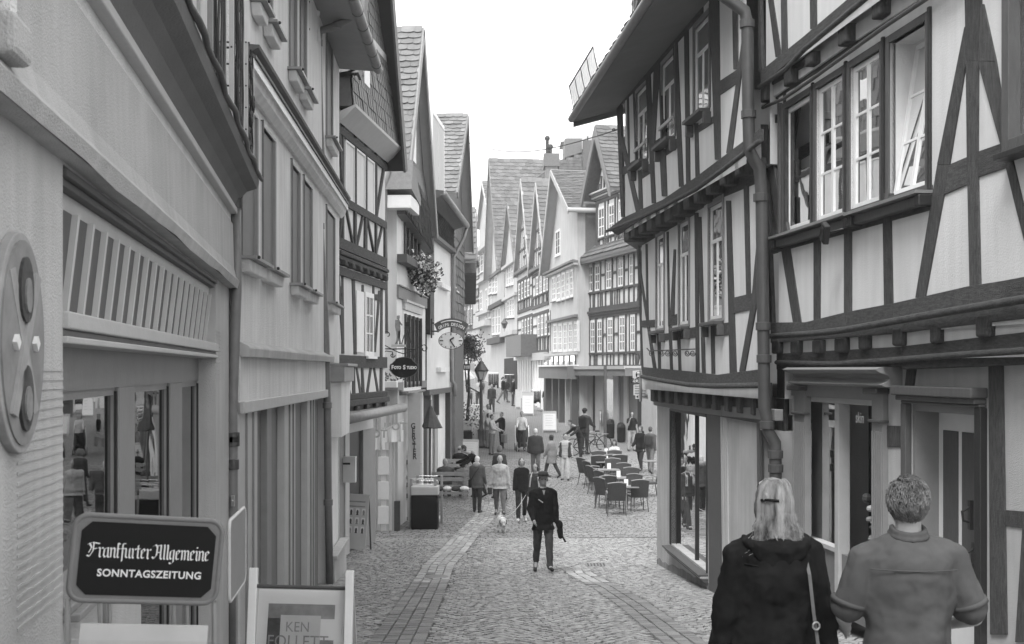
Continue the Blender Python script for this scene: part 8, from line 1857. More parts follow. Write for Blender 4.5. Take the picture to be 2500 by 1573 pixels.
def parasol():
 Y = 31.0; p = at(14, 1318, 0, Y); g = gz(Y); t = thing('closed_parasol', 'dark triangular folded parasol on a pole beside the white pillar', 'parasol', (p.x, Y, g))
 mb = MB(); mb.tube([Vector((p.x, Y, g)), at(12, 1265, 890, Y)], .035, 8); mb.build('pole', BROWN, t)
 a = at(12, 1265, 930, Y); zb = at(12, 1265, 1240, Y).z; xl, xr = at(12, 1163, 1200, Y).x, at(12, 1418, 1200, Y).x; mb = MB(); n = 10
 top = a; ring = [Vector(((xl+xr)/2+(xr-xl)/2*math.cos(2*math.pi*k/n), Y+.35*math.sin(2*math.pi*k/n), zb+.05*(k % 2))) for k in range(n)]
 b = len(mb.v); mb.v += [tuple(top)]+[tuple(q) for q in ring]
 for k in range(n): mb.f.append((b, b+1+k, b+1+(k+1) % n)); mb.m.append(0)
 mb.f.append(tuple(b+1+k for k in reversed(range(n)))); mb.m.append(0); mb.build('canopy', CL['denim'], t)
 mb = MB(); mb.box((p.x, Y, g+.06), (.6, .6, .12)); mb.build('base', STONE, t, bevel=.02)
parasol()
def bench(label, c, xl, xr, ytop, H=.86, rz=0):
 g = solveY(c, (xl+xr)/2, ytop, H); a, b = at(c, xl, ytop, g.y).x, at(c, xr, ytop, g.y).x; w = b-a
 t = thing('park_bench', label, 'bench', g, 'benches facing up the street', rz=0); ORG[t.name] = g
 for k in range(2): mb = MB(); mb.bar(g+Vector((-w/2, -.05+.02*k, .80-.17*k)), g+Vector((w/2, -.05+.02*k, .80-.17*k)), .035, .12, up=(0, 0, 1)); mb.build('back_board', WOOD, t, bevel=.008)
 for k in range(4): mb = MB(); mb.bar(g+Vector((-w/2, .08+.12*k, .43)), g+Vector((w/2, .08+.12*k, .43)), .10, .035); mb.build('seat_board', WOOD, t, bevel=.006)
 for sx in (-1, 1):
  mb = MB(); x = sx*(w/2-.12); mb.bar(g+Vector((x, -.02, 0)), g+Vector((x, -.07, .86)), .07, .06); mb.build('rear_leg', WOOD, t); mb = MB(); mb.bar(g+Vector((x, .45, 0)), g+Vector((x, .45, .62)), .07, .06); mb.bar(g+Vector((x, -.03, .62)), g+Vector((x, .5, .62)), .07, .04); mb.build('arm_leg', WOOD, t)
 mb = MB(); mb.bar(g+Vector((-w/2, 0, .2)), g+Vector((w/2, 0, .2)), .04, .07); mb.build('stretcher', WOOD, t)
 return g
b1 = bench('wooden bench nearest the camera with two people sitting on it, seen from behind', 15, 205, 552, 578)
b2 = bench('second wooden bench just beyond the first, partly hidden by the sitters', 15, 330, 535, 458)
def seated(label, c, x, bp, yh, **k):
 p = at(c, x, yh, bp.y+.3); g = Vector((p.x, bp.y+.28, bp.z)); H = (p.z-g.z)/.50/2.62*1.75
 return person(label, g, max(1.45, min(1.85, (p.z-g.z)/1.31*1.72)), R(180), sit=True, legs=((1.45, 1.4), (1.4, 1.45)), arms=((.5, .15, .7, .2), (.5, .15, .7, .2)), **k)
seated('broad man in a dark grey pullover sitting on the nearest bench', 15, 330, b1, 452, top='denim', bottom='jeans', hair='grey', build=1.3)
seated('dark haired person in a pale blouse sitting on the nearest bench', 15, 492, b1, 470, top='light', bottom='grey', hair='dark', style='bob', build=.95)
seated('balding man in a black jacket sitting on the second bench', 15, 465, b2, 330, top='black', bottom='dark', hair='brown', style='bald', build=1.1)
def street_lamp():
 g = gnd(15, 680, 352); Y = g.y; t = thing('street_lamp', 'old cast iron street lamp with a tapering glass lantern', 'street lamp', g); z = lambda y: at(19, 670, y, Y).z-g.z
 x = at(19, 675, 400, Y).x; g = Vector((x, Y, g.z))
 mb = MB(); mb.lathe(g, [(.20, 0), (.20, .12), (.16, .16), (.15, .7), (.18, .74), (.10, .82), (.075, 1.0), (.065, z(430)-.3), (.10, z(430)-.25), (.05, z(430)-.1), (.06, z(425))], 12); mb.build('post', PIPE, t, smooth=True)
 mb = MB(); z0, z1 = z(425), z(300); mb.lathe(g, [(.10, z0), (.13, z0+.03)], 6); mb.lathe(g, [(.30, z1-.03), (.32, z1)], 6); mb.build('lantern_rim', PIPE, t)
 for k in range(6):
  a, b = k*math.pi/3, (k+1)*math.pi/3; P0 = lambda r, a_, zz: g+Vector((r*math.cos(a_), r*math.sin(a_), zz))
  mb = MB(); mb.bar(P0(.12, a, z0), P0(.29, a, z1), .018, .018); mb.build('glazing_bar', PIPE, t); mb = MB(); mb.prism([P0(.12, a, z0+.02), P0(.12, b, z0+.02), P0(.285, b, z1-.02), P0(.285, a, z1-.02)], (0, 0, .004)); mb.build('pane', LIGHTP, t)
 mb = MB(); mb.lathe(g, [(.34, z1), (.30, z1+.05), (.16, z1+.28), (.12, z1+.32), (.13, z1+.36), (.03, z1+.44), (.02, z1+.55)], 12); mb.build('roof', PIPE, t, smooth=True)
 mb = MB(); q = at(19, 650, 590, Y); mb.tube([q, at(19, 470, 490, Y-1)], .03, 6); mb.build('side_arm', PIPE, t)
street_lamp()
def pram():
 g = gnd(15, 1040, 382); t = thing('pram', 'dark three wheeled pram pushed by the woman in the pale jumper', 'pram', g); P = lambda x, y, z: g+Vector((x, y, z))
 mb = MB(); loft(mb, [((g.x, g.y, g.z+.35), .22, .28), ((g.x, g.y+.05, g.z+.6), .26, .33), ((g.x, g.y+.1, g.z+.85), .27, .3), ((g.x, g.y+.15, g.z+1.05), .25, .2), ((g.x, g.y+.2, g.z+1.12), .12, .1)], 14); mb.build('hood', CL['denim'], t, smooth=True)
 mb = MB(); mb.box(P(0, -.2, .52), (.42, .35, .22)); mb.build('foot_cover', CL['charcoal'], t, bevel=.05); mb = MB(); mb.box(P(0, 0, .24), (.4, .5, .14)); mb.build('basket', CL['black'], t, bevel=.02)
 for x, y, r in ((-.30, .25, .15), (.30, .25, .15), (-.24, -.35, .12), (.24, -.35, .12)):
  mb = MB(); mb.tube([P(x, y+r*math.cos(a), r+r*math.sin(a)) for a in [i*math.pi/7 for i in range(15)]], .025, 6); mb.box(P(x, y, r), (.02, r*1.7, .02)); mb.box(P(x, y, r), (.02, .02, r*1.7)); mb.build('wheel', IRON, t)
 for sx in (-1, 1): mb = MB(); mb.tube([P(sx*.27, -.35, .2), P(sx*.29, .1, .6), P(sx*.29, .45, 1.08)], .014, 6); mb.build('frame_tube', STEEL, t)
 mb = MB(); mb.tube([P(-.29, .45, 1.08), P(.29, .45, 1.08)], .02, 8); mb.build('handle', CL['black'], t)
pram()
def bicycle(label, g, rz, wide=1.0):
 t = thing('bicycle', label, 'bicycle', g, 'bicycles by the cafe', rz=rz); ORG[t.name] = Vector((0, 0, 0)); r = .34
 for x in (-.53, .53):
  mb = MB(); mb.tube([(x+r*math.cos(a), 0, r+r*math.sin(a)) for a in [i*math.pi/14 for i in range(29)]], .017, 6, cap=False); w = mb.build('wheel', CL['black'], t)
  mb = MB()
  for k in range(10): a = k*math.pi/5; mb.bar((x, 0, r), (x+r*math.cos(a), 0, r+r*math.sin(a)), .004, .004)
  mb.build('spokes', STEEL, w)
 for a, b in (((-.53, r), (-.05, .30)), ((-.05, .30), (-.18, .80)), ((-.16, .74), (.38, .80)), ((-.05, .30), (.42, .72)), ((-.53, r), (-.17, .72)), ((.53, r), (.38, .92))): mb = MB(); mb.tube([(a[0], 0, a[1]), (b[0], 0, b[1])], .017, 6); mb.build('frame_tube', CL['charcoal'], t)
 mb = MB(); mb.ball((-.20, 0, .88), 1, 10, 6, sc=(.14, .08, .035)); mb.build('saddle', CL['black'], t)
 mb = MB(); mb.tube([(.30, -.28, 1.0), (.38, -.1, 1.02), (.38, .1, 1.02), (.30, .28, 1.0)], .014, 6); mb.build('handlebar', STEEL, t)
 mb = MB(); mb.tube([(-.05+.09*math.cos(a), 0, .3+.09*math.sin(a)) for a in [i*math.pi/6 for i in range(13)]], .008, 5); mb.bar((-.05, .06, .3), (.05, .08, .16), .02, .02); mb.build('crank', STEEL, t); mb = MB(); mb.box((-.55, 0, .76), (.3, .14, .02)); mb.build('rear_rack', STEEL, t)
bicycle('bicycle standing sideways in front of the cyclist with the helmet', gnd(16, 340, 708), R(-25))
bicycle('bicycle half hidden behind the first, its front wheel showing to the right', gnd(16, 420, 668), R(-160))
def chair_proto():
 t = thing('cafe_chair', 'x', 'chair', (0, 0, 0), 'woven cafe chairs'); ORG[t.name] = Vector((0, 0, 0))      # faces +Y, back at -Y
 wv = mat('woven_cane', .045, .6, .5, 60, .6, 90, .3)
 mb = MB(); n = 8
 f_ = lambda i, j: Vector(((-.25+.5*i/n)*(1+.06*j), -.24-.10*j+.035*(1-(2*i/n-1)**2)*-1, .42+.48*j+.035*math.sin(math.pi*i/n)*j))
 for j in range(4):
  for i in range(n):
   a, b, c, d = f_(i, j/4), f_(i+1, j/4), f_(i+1, (j+1)/4), f_(i, (j+1)/4); o = Vector((0, -.025, 0)); mb.hexa([a+o, b+o, b, a, d+o, c+o, c, d])
 mb.build('backrest', wv, t)
 mb = MB(); mb.tube([f_(i, 1)+Vector((0, -.012, .01)) for i in range(n+1)], .02, 6); mb.build('top_rail', WOOD if False else GREYP, t)
 mb = MB(); mb.box((0, .0, .44), (.48, .46, .05)); mb.build('seat', wv, t, bevel=.015)
 for sx in (-1, 1):
  mb = MB(); mb.tube([(sx*.23, .20, .44), (sx*.25, .24, 0)], .016, 6); mb.build('leg', PIPE, t); mb = MB(); mb.tube([(sx*.23, -.22, .44), (sx*.26, -.30, 0)], .016, 6); mb.build('leg', PIPE, t)
  mb = MB(); mb.tube([(sx*.25, .22, .44), (sx*.27, .22, .64), (sx*.27, -.1, .68), (sx*.26, -.27, .62)], .02, 6); mb.build('armrest', GREYP, t)
 return t
def cafe():
 pr_ = chair_proto()
 L = [(665, 982, 0, 'frontmost cafe chair on the left, its dark back to the camera'), (890, 952, 8, 'frontmost cafe chair on the right, its dark back to the camera'), (585, 932, -55, 'cafe chair turned sideways just behind the front left chair'), (812, 912, 150, 'cafe chair facing the camera behind the front right chair'),
   (550, 908, 10, 'cafe chair with a dark back in the left file, third from the front'), (582, 862, -60, 'cafe chair turned sideways in the left file beside the dark backed one'), (800, 842, 160, 'cafe chair facing the camera in the right file, second from the front'), (490, 812, -70, 'broad backed cafe chair at the left edge, middle of its file'),
   (702, 795, 150, 'cafe chair in the right file, behind the menu cards'), (450, 762, -65, 'cafe chair at the left edge, third from the back'), (622, 745, 170, 'cafe chair in the middle of the group facing the camera'), (385, 725, -60, 'leftmost cafe chair near the back of the file'), (600, 705, 165, 'cafe chair in the back row, in the middle'),
   (690, 690, 5, 'dark backed cafe chair in the back row on the right'), (475, 698, 0, 'dark backed cafe chair in the back row on the left'), (650, 658, 175, 'cafe chair at the table of the girl in white'), (495, 668, 180, 'rearmost cafe chair beside the small child'), (1030, 830, 100, 'cafe chair at the table beside the right house corner')]
 for i, (x, y, a, lb) in enumerate(L):
  g = solveY(16, x, y, .93, 26, 50); c = pr_ if i == 0 else copy_tree(pr_); c.location = g; c.rotation_euler = (0, 0, R(a)); c['label'] = lb
 tp = None
 for i, (x, y, lb) in enumerate(((770, 1030, 'small pale cafe table between the two front chairs'), (690, 935, 'small cafe table with menu cards in the middle of the group'), (590, 850, 'small cafe table in the left half of the group'), (560, 770, 'small cafe table towards the back'), (560, 690, 'rearmost small cafe table by the girl in white'), (1060, 760, 'cafe table cut off by the right house corner'))):
  g = solveY(16, x, y, .74, 26, 50)
  if tp is None:
   tp = thing('cafe_table', lb, 'table', g, 'small cafe tables'); ORG[tp.name] = Vector((0, 0, 0)); mb = MB(); mb.box((0, 0, .73), (.7, .7, .03)); mb.build('tabletop', SHUT, tp, bevel=.01); mb = MB(); mb.lathe((0, 0, 0), [(.24, 0), (.24, .02), (.03, .05), (.03, .71)], 12); mb.build('pedestal', STEEL, tp)
  c = tp if i == 0 else copy_tree(tp); c.location = g; c['label'] = lb
  if i < 5:
   m = thing('menu_card', 'upright white menu card on the cafe table, %s' % ('frontmost', 'second from the front', 'in the left half', 'towards the back', 'rearmost')[i], 'menu card', g+Vector((0, 0, .75)), 'menu cards on the cafe tables'); mb = MB(); q = g+Vector((-.05, 0, .75)); mb.prism([q, q+Vector((.12, 0, 0)), q+Vector((.12, .03, .19)), q+Vector((0, .03, .19))], (0, .006, 0)); mb.prism([q+Vector((0, .09, 0)), q+Vector((.12, .09, 0)), q+Vector((.12, .04, .19)), q+Vector((0, .04, .19))], (0, .006, 0)); mb.build('card', WHITE, m)
 g = solveY(16, 650, 525, 1.25, 30, 50); person('girl in a white cardigan sitting at the rearmost cafe table', g, 1.6, R(-20), sit=True, top='white', bottom='grey', hair='dark', style='long', legs=((1.45, 1.4), (1.4, 1.45)), arms=((.6, .1, 1.3, .2), (.6, .1, 1.3, .2)), fem=True)
 g = solveY(16, 500, 612, 1.02, 30, 50); person('small dark haired child sitting at the cafe, only the head showing', g, 1.25, R(20), sit=True, top='grey', bottom='jeans', hair='dark', legs=((1.45, 1.4), (1.4, 1.45)))
cafe()
def planters():
 for i, (x0, x1, y0, y1, lb) in enumerate(((565, 655, 315, 520, 'left dark tall tub with a clipped ball bush'), (675, 765, 350, 560, 'right dark tall tub with a clipped ball bush'))):
  g = gnd(16, (x0+x1)/2, y1); w = at(16, x1, y1, g.y).x-at(16, x0, y1, g.y).x; zt = at(16, x0, y0, g.y).z-g.z; t = thing('bush_tub', lb, 'planter', g, 'tubs with ball bushes')
  mb = MB(); mb.lathe(g, [(w*.40, 0), (w*.46, .04), (w*.5, zt*.72), (w*.44, zt*.74)], 14); mb.build('tub', CL['black'], t)
  mb = MB(); c = g+Vector((0, 0, zt*.78)); mb.ball(c, w*.42, 14, 10)
  for k in range(500): d = Vector((random.gauss(0, 1), random.gauss(0, 1), random.gauss(0, 1))).normalized(); q = c+d*w*random.uniform(.40, .47); e = d.cross(Vector((random.random(), random.random(), .3))).normalized()*.03; mb.add([q-e, q+d*.02+d.cross(e), q+e], [(0, 1, 2)])
  mb.build('clipped_bush', LEAF, t)
 g = gnd(16, 552, 612); t = thing('post', 'thin dark upright post in front of the cafe tubs', 'post', g); mb = MB(); mb.tube([g, at(7, 0, 0, 1) if False else Vector((g.x, g.y, CAMZ+.2))], .07, 8); mb.build('shaft', BROWN, t)
planters()
def rack(label, c, x0, x1, yt, yb, n, seed, cols=('charcoal', 'dark', 'denim'), Y=None):
 g = gnd(c, (x0+x1)/2, yb); Y = g.y; a, b = at(c, x0, yt, Y), at(c, x1, yt, Y); t = thing('clothes_rack', label, 'clothes rack', g, 'clothes racks in front of the shops')
 for p in (a, b): mb = MB(); mb.tube([Vector((p.x, Y, g.z)), p], .02, 6); mb.box((p.x, Y, g.z+.04), (.06, .6, .05)); mb.build('upright', STEEL, t)
 mb = MB(); mb.tube([a, b], .02, 6); mb.build('rail', STEEL, t)
 r = random.Random(seed)
 OW = ('first', 'second', 'third', 'fourth', 'fifth', 'sixth', 'seventh', 'eighth', 'ninth')
 for i in range(n):
  x = a.x+(b.x-a.x)*(i+.5)/n; ln = r.uniform(.75, 1.0)*min(1.1, (a.z-g.z)*.65); k = thing('hanging_garment', '%s garment on the %s' % (OW[i], label), 'garment', (x, Y, a.z), 'garments hanging on the clothes racks'); mb = MB(); c0 = Vector((x, Y, a.z-.06)); tk = (b.x-a.x)/n*.42
  rr = [(-.0, .3, .3), (-.06, .9, .8), (-.3, 1, .85), (-.6, 1.05, 1.0), (-1, 1.25, 1.1)]
  loft(mb, [((c0.x, c0.y, c0.z+q*ln), tk*w_, .22*d_) for q, w_, d_ in rr], 8); mb.build('cloth', CL[r.choice(cols)], k, smooth=True)
rack('round dark clothes rack out in the far street', 19, 770, 905, 330, 630, 6, 1, ('charcoal', 'dark', 'black'))
rack('long dark clothes rack along the far right shops', 19, 985, 1180, 350, 610, 9, 2, ('dark', 'denim', 'charcoal'))
rack('clothes rack of dark trousers behind the white A-board', 19, 1335, 1460, 555, 835, 7, 3, ('dark', 'black'))
rack('clothes rack with a striped shirt by the tubs', 16, 490, 640, 225, 480, 7, 4, ('white', 'black', 'dark', 'light'))
rack('flowered blouses on a rack before the shop glass', 19, 1745, 1880, 600, 945, 4, 5, ('stripe', 'light', 'midlight'))
def hang_signs():
 # oval photo studio sign on a scrolled bracket with a photographer figure
 Y = 27.6; A = lambda x, y: at(12, x, y, Y)
 t = thing('hanging_sign', 'dark oval hanging sign of the photo studio under a scrolled iron bracket', 'sign', A(940, 490)); c = A(940, 492); rx = (A(1118, 490)-A(762, 490)).x/2; rz = (A(0, 362)-A(0, 622)).z/2
 def ov(k, n=40): 
  o = []
  for i in range(n):
   a = 2*math.pi*i/n; e = 1.0-(.09 if abs(abs(math.cos(a))-.80) < .12 and math.sin(a) > .1 else 0); o.append(c+Vector((rx*k*math.cos(a)*e, 0, rz*k*math.sin(a)*e)))
  return o
 mb = MB(); mb.prism(ov(1.0), (0, .05, 0)); bd = mb.build('sign_board', BROWN, t); mb = MB(); mb.prism([q+Vector((0, -.008, 0)) for q in ov(.94)], (0, .01, 0)); mb.build('sign_face', BLACK, bd)
 M = lambda p: Matrix.Translation(p) @ Matrix.Rotation(R(90), 4, 'X')
 text_obj('lettering', 'F', .135, M(A(800, 492)+Vector((0, -.02, 0))), LETTER, bd, bold=.006, sx=.8); text_obj('lettering', 'OTO', .095, M(A(862, 496)+Vector((0, -.02, 0))), LETTER, bd, bold=.005, sx=.8)
 text_obj('lettering', 'S', .14, M(A(945, 492)+Vector((0, -.02, 0))), LETTER, bd, bold=.006, sx=.85); text_obj('lettering', 'TUDIO', .095, M(A(1038, 496)+Vector((0, -.02, 0))), LETTER, bd, bold=.005, sx=.8)
 br = thing('sign_bracket', 'wrought iron scroll bracket carrying the photographer figure and the oval sign', 'bracket', A(700, 260))
 def curve(pts, r=.013, nm='scroll'): mb = MB(); mb.tube([A(x, y) for x, y in pts], r, 6); mb.build(nm, IRON, br)
 sp = lambda cx, cy, r, t0, t1, k=24, s=-1: [(cx+r*(1-.8*i/k)*math.cos(t0+(t1-t0)*i/k), cy+r*(1-.8*i/k)*math.sin(t0+(t1-t0)*i/k)) for i in range(k+1)]
 curve([(645, 260), (800, 265), (950, 262), (1070, 265)], .016, 'rail'); curve([(650, 200), (700, 215), (760, 250), (860, 300), (930, 322), (1010, 305), (1100, 250), (1180, 215)]); curve([(648, 330), (720, 290), (800, 300)]); curve(sp(1185, 262, 50, -math.pi/2, 3.6)); curve(sp(735, 95, 62, math.pi*.9, 7.6)); curve(sp(800, 340, 34, 0, 6)); curve(sp(690, 440, 36, 0, 6)); curve(sp(672, 230, 30, 1, 7)); curve([(655, 60), (652, 200), (652, 360), (665, 520)], .014, 'wall_bar'); curve([(700, 40), (662, 80), (655, 150)]); curve([(1085, 270), (1080, 340), (1070, 370)]); curve([(800, 300), (805, 362)])
 mb = MB(); a, b = A(788, 210), A(960, 240); mb.box(((a.x+b.x)/2, Y, (a.z+b.z)/2), (b.x-a.x, .12, a.z-b.z)); mb.build('pedestal', LIGHTP, br)
 # photographer figure: flat cut out sign
 fg = thing('photographer_figure', 'cut out figure of an old time photographer with a tripod camera on the bracket', 'sign figure', A(870, 200))
 c6 = lambda x, y: at(6, x, y, Y)
 mb = MB()
 for pts in ([(1198, 775), (1216, 772), (1218, 792), (1210, 802), (1196, 798)], [(1185, 805), (1215, 800), (1222, 850), (1222, 882), (1190, 882), (1184, 850)], [(1214, 806), (1236, 838), (1232, 846), (1212, 826)], [(1192, 882), (1222, 882), (1216, 930), (1200, 968), (1188, 968), (1196, 925)], [(1208, 882), (1222, 882), (1220, 925), (1226, 968), (1212, 968), (1208, 930)], [(1184, 964), (1204, 964), (1204, 974), (1184, 974)], [(1210, 964), (1236, 966), (1234, 974), (1210, 974)]): mb.prism([c6(x, y) for x, y in pts], (0, .03, 0))
 mb.build('figure', PRINT, fg)
 mb = MB(); mb.prism([c6(x, y) for x, y in ((1252, 820), (1290, 818), (1290, 850), (1256, 850))], (0, .12, 0)); mb.build('camera_box', IRON, fg)
 for x in (1232, 1268, 1296): mb = MB(); mb.tube([c6(1268, 850), c6(x, 955 if x == 1268 else 965)], .012, 5); mb.build('tripod_leg', IRON, fg)
 # clock with the curved name board
 Y2 = 33.5; D = lambda x, y: at(10, x, y, Y2); t = thing('clock_sign', 'white oval clock hanging under a dark curved name board', 'clock', D(258, 1170)); c = D(258, 1172); rx = (D(412, 0)-D(102, 0)).x/2; rz = (D(0, 1068)-D(0, 1278)).z/2
 el = lambda k: [c+Vector((rx*k*math.cos(2*math.pi*i/40), 0, rz*k*math.sin(2*math.pi*i/40))) for i in range(40)]
 mb = MB(); mb.prism(el(1), (0, .14, 0)); bd = mb.build('case', TRIM, t); mb = MB(); mb.prism([q+Vector((0, -.01, 0)) for q in el(.95)], (0, .02, 0)); mb.build('dial', WHITE, bd)
 for i in range(12):
  a = i*math.pi/6; k0 = .62 if i % 3 == 0 else .80; mb = MB(); mb.bar(c+Vector((rx*k0*math.cos(a), -.02, rz*k0*math.sin(a))), c+Vector((rx*.90*math.cos(a), -.02, rz*.90*math.sin(a))), .03, .01, up=(0, 1, 0)); mb.build('hour_mark', LETTERD, bd)
 for (x, y, w) in ((296, 1132, .045), (305, 1250, .035)): mb = MB(); mb.bar(c+Vector((-.03, -.035, .02)), D(x, y)+Vector((0, -.035, 0)), w, .01, up=(0, 1, 0)); mb.build('clock_hand', LETTERD, bd)
 nb = thing('name_board', 'dark arched name board with white letters above the oval clock', 'sign', D(258, 960)); cx, cy, ro, ri = 262, 1240, 345, 235
 arc = lambda r, n=18, a0=-128, a1=-52: [D(cx+r*1.0*math.cos(R(a0+(a1-a0)*i/n)), cy+r*math.sin(R(a0+(a1-a0)*i/n))) for i in range(n+1)]
 mb = MB(); o, i_ = arc(ro), arc(ri, a0=-135, a1=-45)
 for k in range(18): mb.prism([o[k], o[k+1], i_[k+1], i_[k]], (0, .06, 0))
 bd = mb.build('board', BROWN, nb)
 for k, ch in enumerate('GRIPS DESIGN'):
  a = R(-90+(k-5.5)*5.9); p = D(cx+268*math.cos(a), cy+268*math.sin(a))+Vector((0, -.02, 0)); text_obj('lettering', ch, .125, Matrix.Translation(p) @ Matrix.Rotation((a+math.pi/2), 4, 'Y') @ Matrix.Rotation(R(90), 4, 'X'), LETTER, bd, bold=.003, sx=.9) if ch != ' ' else None
 mb = MB(); q = [D(cx+315*math.cos(R(a)), cy+315*math.sin(R(a)))+Vector((0, -.02, 0)) for a in range(-114, -65, 3)]; mb.tube(q, .014, 5); mb.build('scroll_line', LETTER, bd)
 for q in ((20, 955, 52, 955), (20, 1055, 95, 1055), (18, 900, 18, 1140), (262, 1010, 262, 1070)): mb = MB(); mb.tube([D(*q[:2]), D(*q[2:])], .025, 6); mb.build('bracket_rod', IRON, nb)
hang_signs()
def misc():
 # white pictogram signs by the corner of the second right house
 Y = 21.9; a = lambda x, y: at(8, x, y, Y)
 t = thing('direction_signs', 'white stacked pictogram signs sticking out from the corner of the second right house', 'sign', a(340, 1300))
 for k, (x0, x1, y0, y1) in enumerate(((288, 362, 1222, 1318), (294, 390, 1326, 1410), (308, 400, 1404, 1436))):
  p, q = a(x0, y0), a(x1, y1); mb = MB(); mb.prism([a(x0, y0+6), a(x1, y0), a(x1, y1), a(x0, y1)], (0, .04, 0)); bd = mb.build('panel', WHITE, t)
  if k == 0:
   mb = MB(); mb.prism([a(328+19*math.cos(u), 1258+27*math.sin(u))+Vector((0, -.008, 0)) for u in [i*math.pi/10 for i in range(20)]], (0, .006, 0)); mb.build('pictogram_disc', LETTERD, bd)
   mb = MB(); mb.prism([a(x, y)+Vector((0, -.014, 0)) for x, y in ((322, 1252), (334, 1252), (338, 1276), (318, 1276))], (0, .005, 0)); mb.ball(a(328, 1245)+Vector((0, -.01, 0)), .03, 8, 5); mb.build('pictogram_figure', LETTER, bd)
   text_obj('lettering', 'ZONE', .12, Matrix.Translation(a(330, 1302)+Vector((0, -.01, 0))) @ Matrix.Rotation(R(90), 4, 'X'), LETTERD, bd, sx=.9)
  elif k == 1:
   for j in range(4): mb = MB(); mb.prism([a(x0+8, y0+12+18*j)+Vector((0, -.008, 0)), a(x1-10, y0+12+18*j)+Vector((0, -.008, 0)), a(x1-10, y0+17+18*j)+Vector((0, -.008, 0)), a(x0+8, y0+17+18*j)+Vector((0, -.008, 0))], (0, .006, 0)); mb.build('printed_line', PRINT, bd)
  else: mb = MB(); mb.prism([a(x, y)+Vector((0, -.008, 0)) for x, y in ((312, 1420), (328, 1410), (328, 1430))], (0, .006, 0)); mb.build('arrow', LETTERD, bd); mb = MB(); mb.prism([a(x, y)+Vector((0, -.008, 0)) for x, y in ((338, 1414), (392, 1412), (392, 1426), (338, 1428))], (0, .006, 0)); mb.build('printed_line', PRINT, bd)
 mb = MB(); mb.tube([a(345, 1225), a(345, 1436)+Vector((0, 0, -.05))], .03, 6); mb.build('post', STEEL, t)
 # cable over the street
 t = thing('cable', 'thin cable strung over the street with a small ring at its right end', 'cable', at(11, 1000, 85, 22)); p, q = at(11, 1040, 88, 22), at(2, 1700, 1000, 38); mb = MB(); mb.tube([p.lerp(q, i/20)+Vector((0, 0, -.35*math.sin(math.pi*i/20))) for i in range(21)], .011, 5)
 mb.tube([at(11, 1003+14*math.cos(u), 88+14*math.sin(u), 22) for u in [i*math.pi/6 for i in range(13)]], .012, 5); mb.build('wire', IRON, t)
 for i, (pa, pb) in enumerate((((6, 1085, 130, 28.3), (6, 1240, 133, 30)),)): pass
 # awning tent and small dark name sign further up on the left
 Y = 62; t = thing('market_awning', 'white awning over a stall at the far left shops', 'awning', at(19, 480, 440, Y)); A = lambda x, y, d=0: at(19, x, y, Y+d)
 mb = MB(); mb.hexa([A(380, 440), A(595, 400), A(595, 385, 2), A(380, 420, 2), A(380, 310), A(440, 305), A(520, 300, 2), A(390, 300, 2)]); mb.build('canopy', PAPER, t)
 for x in (385, 590): mb = MB(); mb.tube([A(x, 400), Vector((A(x, 400).x, Y, gz(Y)))], .04, 6); mb.build('pole', LIGHTP, t)
 t = thing('shop_sign', 'small dark projecting shop sign before the white awning', 'sign', at(19, 415, 250, 48)); B = lambda x, y: at(19, x, y, 48); mb = MB(); mb.prism([B(300, 210), B(528, 212), B(528, 292), B(300, 288)], (0, .08, 0)); bd = mb.build('board', TRIM, t)
 for k, x in enumerate((425, 452, 480, 505)): mb = MB(); mb.prism([B(x, 232)+Vector((0, -.01, 0)), B(x+16, 232)+Vector((0, -.01, 0)), B(x+12, 275)+Vector((0, -.01, 0)), B(x+3, 275)+Vector((0, -.01, 0))], (0, .01, 0)); mb.build('lettering', LETTER, bd)
 mb = MB(); mb.prism([B(530, 200), B(588, 200), B(588, 300), B(530, 300)], (0, .05, 0)); mb.build('white_panel', WHITE, t)
 # tree in a tub and climbing greenery by the far left shops
 g = Vector((at(19, 480, 60, 56).x, 56, gz(56))); t = thing('small_tree', 'small leafy tree beyond the clock on the left side of the street', 'tree', g)
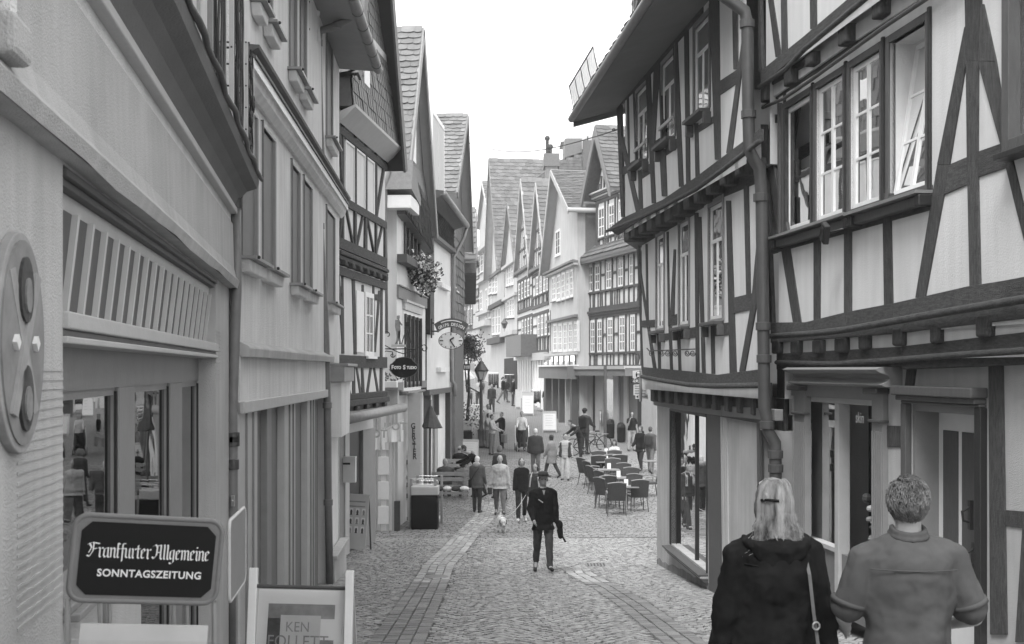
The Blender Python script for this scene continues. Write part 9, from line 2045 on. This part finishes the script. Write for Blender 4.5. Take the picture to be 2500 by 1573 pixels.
 mb = MB(); tp = at(19, 500, 60, 56); mb.tube([g, g.lerp(tp, .5)+Vector((.1, 0, 0)), tp], [.09, .07, .03], 8); mb.tube([g.lerp(tp, .6), at(19, 560, 0, 56)], [.05, .02], 6); mb.tube([g.lerp(tp, .5), at(19, 430, -60, 56)], [.05, .02], 6); mb.build('trunk', TIM, t)
 mb = MB(); r = random.Random(4); cl = [(at(19, r.uniform(400, 600), r.uniform(-130, 130), 56)+Vector((0, r.uniform(-.8, .8), 0)), r.uniform(.25, .5)) for _ in range(16)]
 for c_, s_ in cl:
  for k in range(110): q = c_+Vector((r.gauss(0, s_*.6), r.gauss(0, s_*.6), r.gauss(0, s_*.5))); a_ = Vector((r.uniform(-1, 1), r.uniform(-1, 1), r.uniform(-1, 1))).normalized()*.07; b_ = a_.cross(Vector((r.random(), r.random(), r.random()))).normalized()*.04; mb.add([q-a_, q+b_, q+a_, q-b_], [(0, 1, 2, 3)], LEAF if r.random() < .6 else LEAFL)
 mb.build('crown', None, t)
 # planter stand behind the benches
 g = gnd(15, 560, 275); Y = g.y; A = lambda x, y: at(15, x, y, Y); t = thing('plant_stand', 'wooden trestle with a pale planter and a spray of flowers by the left wall', 'plant stand', g)
 for x in (540, 590): mb = MB(); mb.bar(A(565, 200), Vector((A(x, 275).x, Y, g.z)), .05, .05); mb.build('leg', WOOD, t)
 mb = MB(); a_, b_ = A(495, 105), A(585, 205); mb.box(((a_.x+b_.x)/2, Y, (a_.z+b_.z)/2), (b_.x-a_.x, .5, a_.z-b_.z)); mb.build('planter', PRINTL, t, bevel=.03)
 flower_mass(t, A(540, 70), (.8, .4, .7), 24, 260, 8)
 mb = MB(); mb.box((A(510, 240).x, Y, A(510, 240).z), (.7, .5, .6)); mb.build('dark_crate', CL['black'], t, bevel=.04)
 # wall lantern on the far right row
 p = at(10, 915, 970, 78); t = thing('wall_lantern', 'dark wall lantern on the narrow pale house far up the street', 'lantern', p); mb = MB(); mb.lathe(p, [(.10, -.28), (.2, .05), (.26, .06), (.1, .28), (.03, .4)], 6); mb.build('lantern', BROWN, t); mb = MB(); mb.tube([p+Vector((0, 0, .35)), p+Vector((.7, 0, .4))], .05, 5); mb.build('arm', IRON, t)
misc()
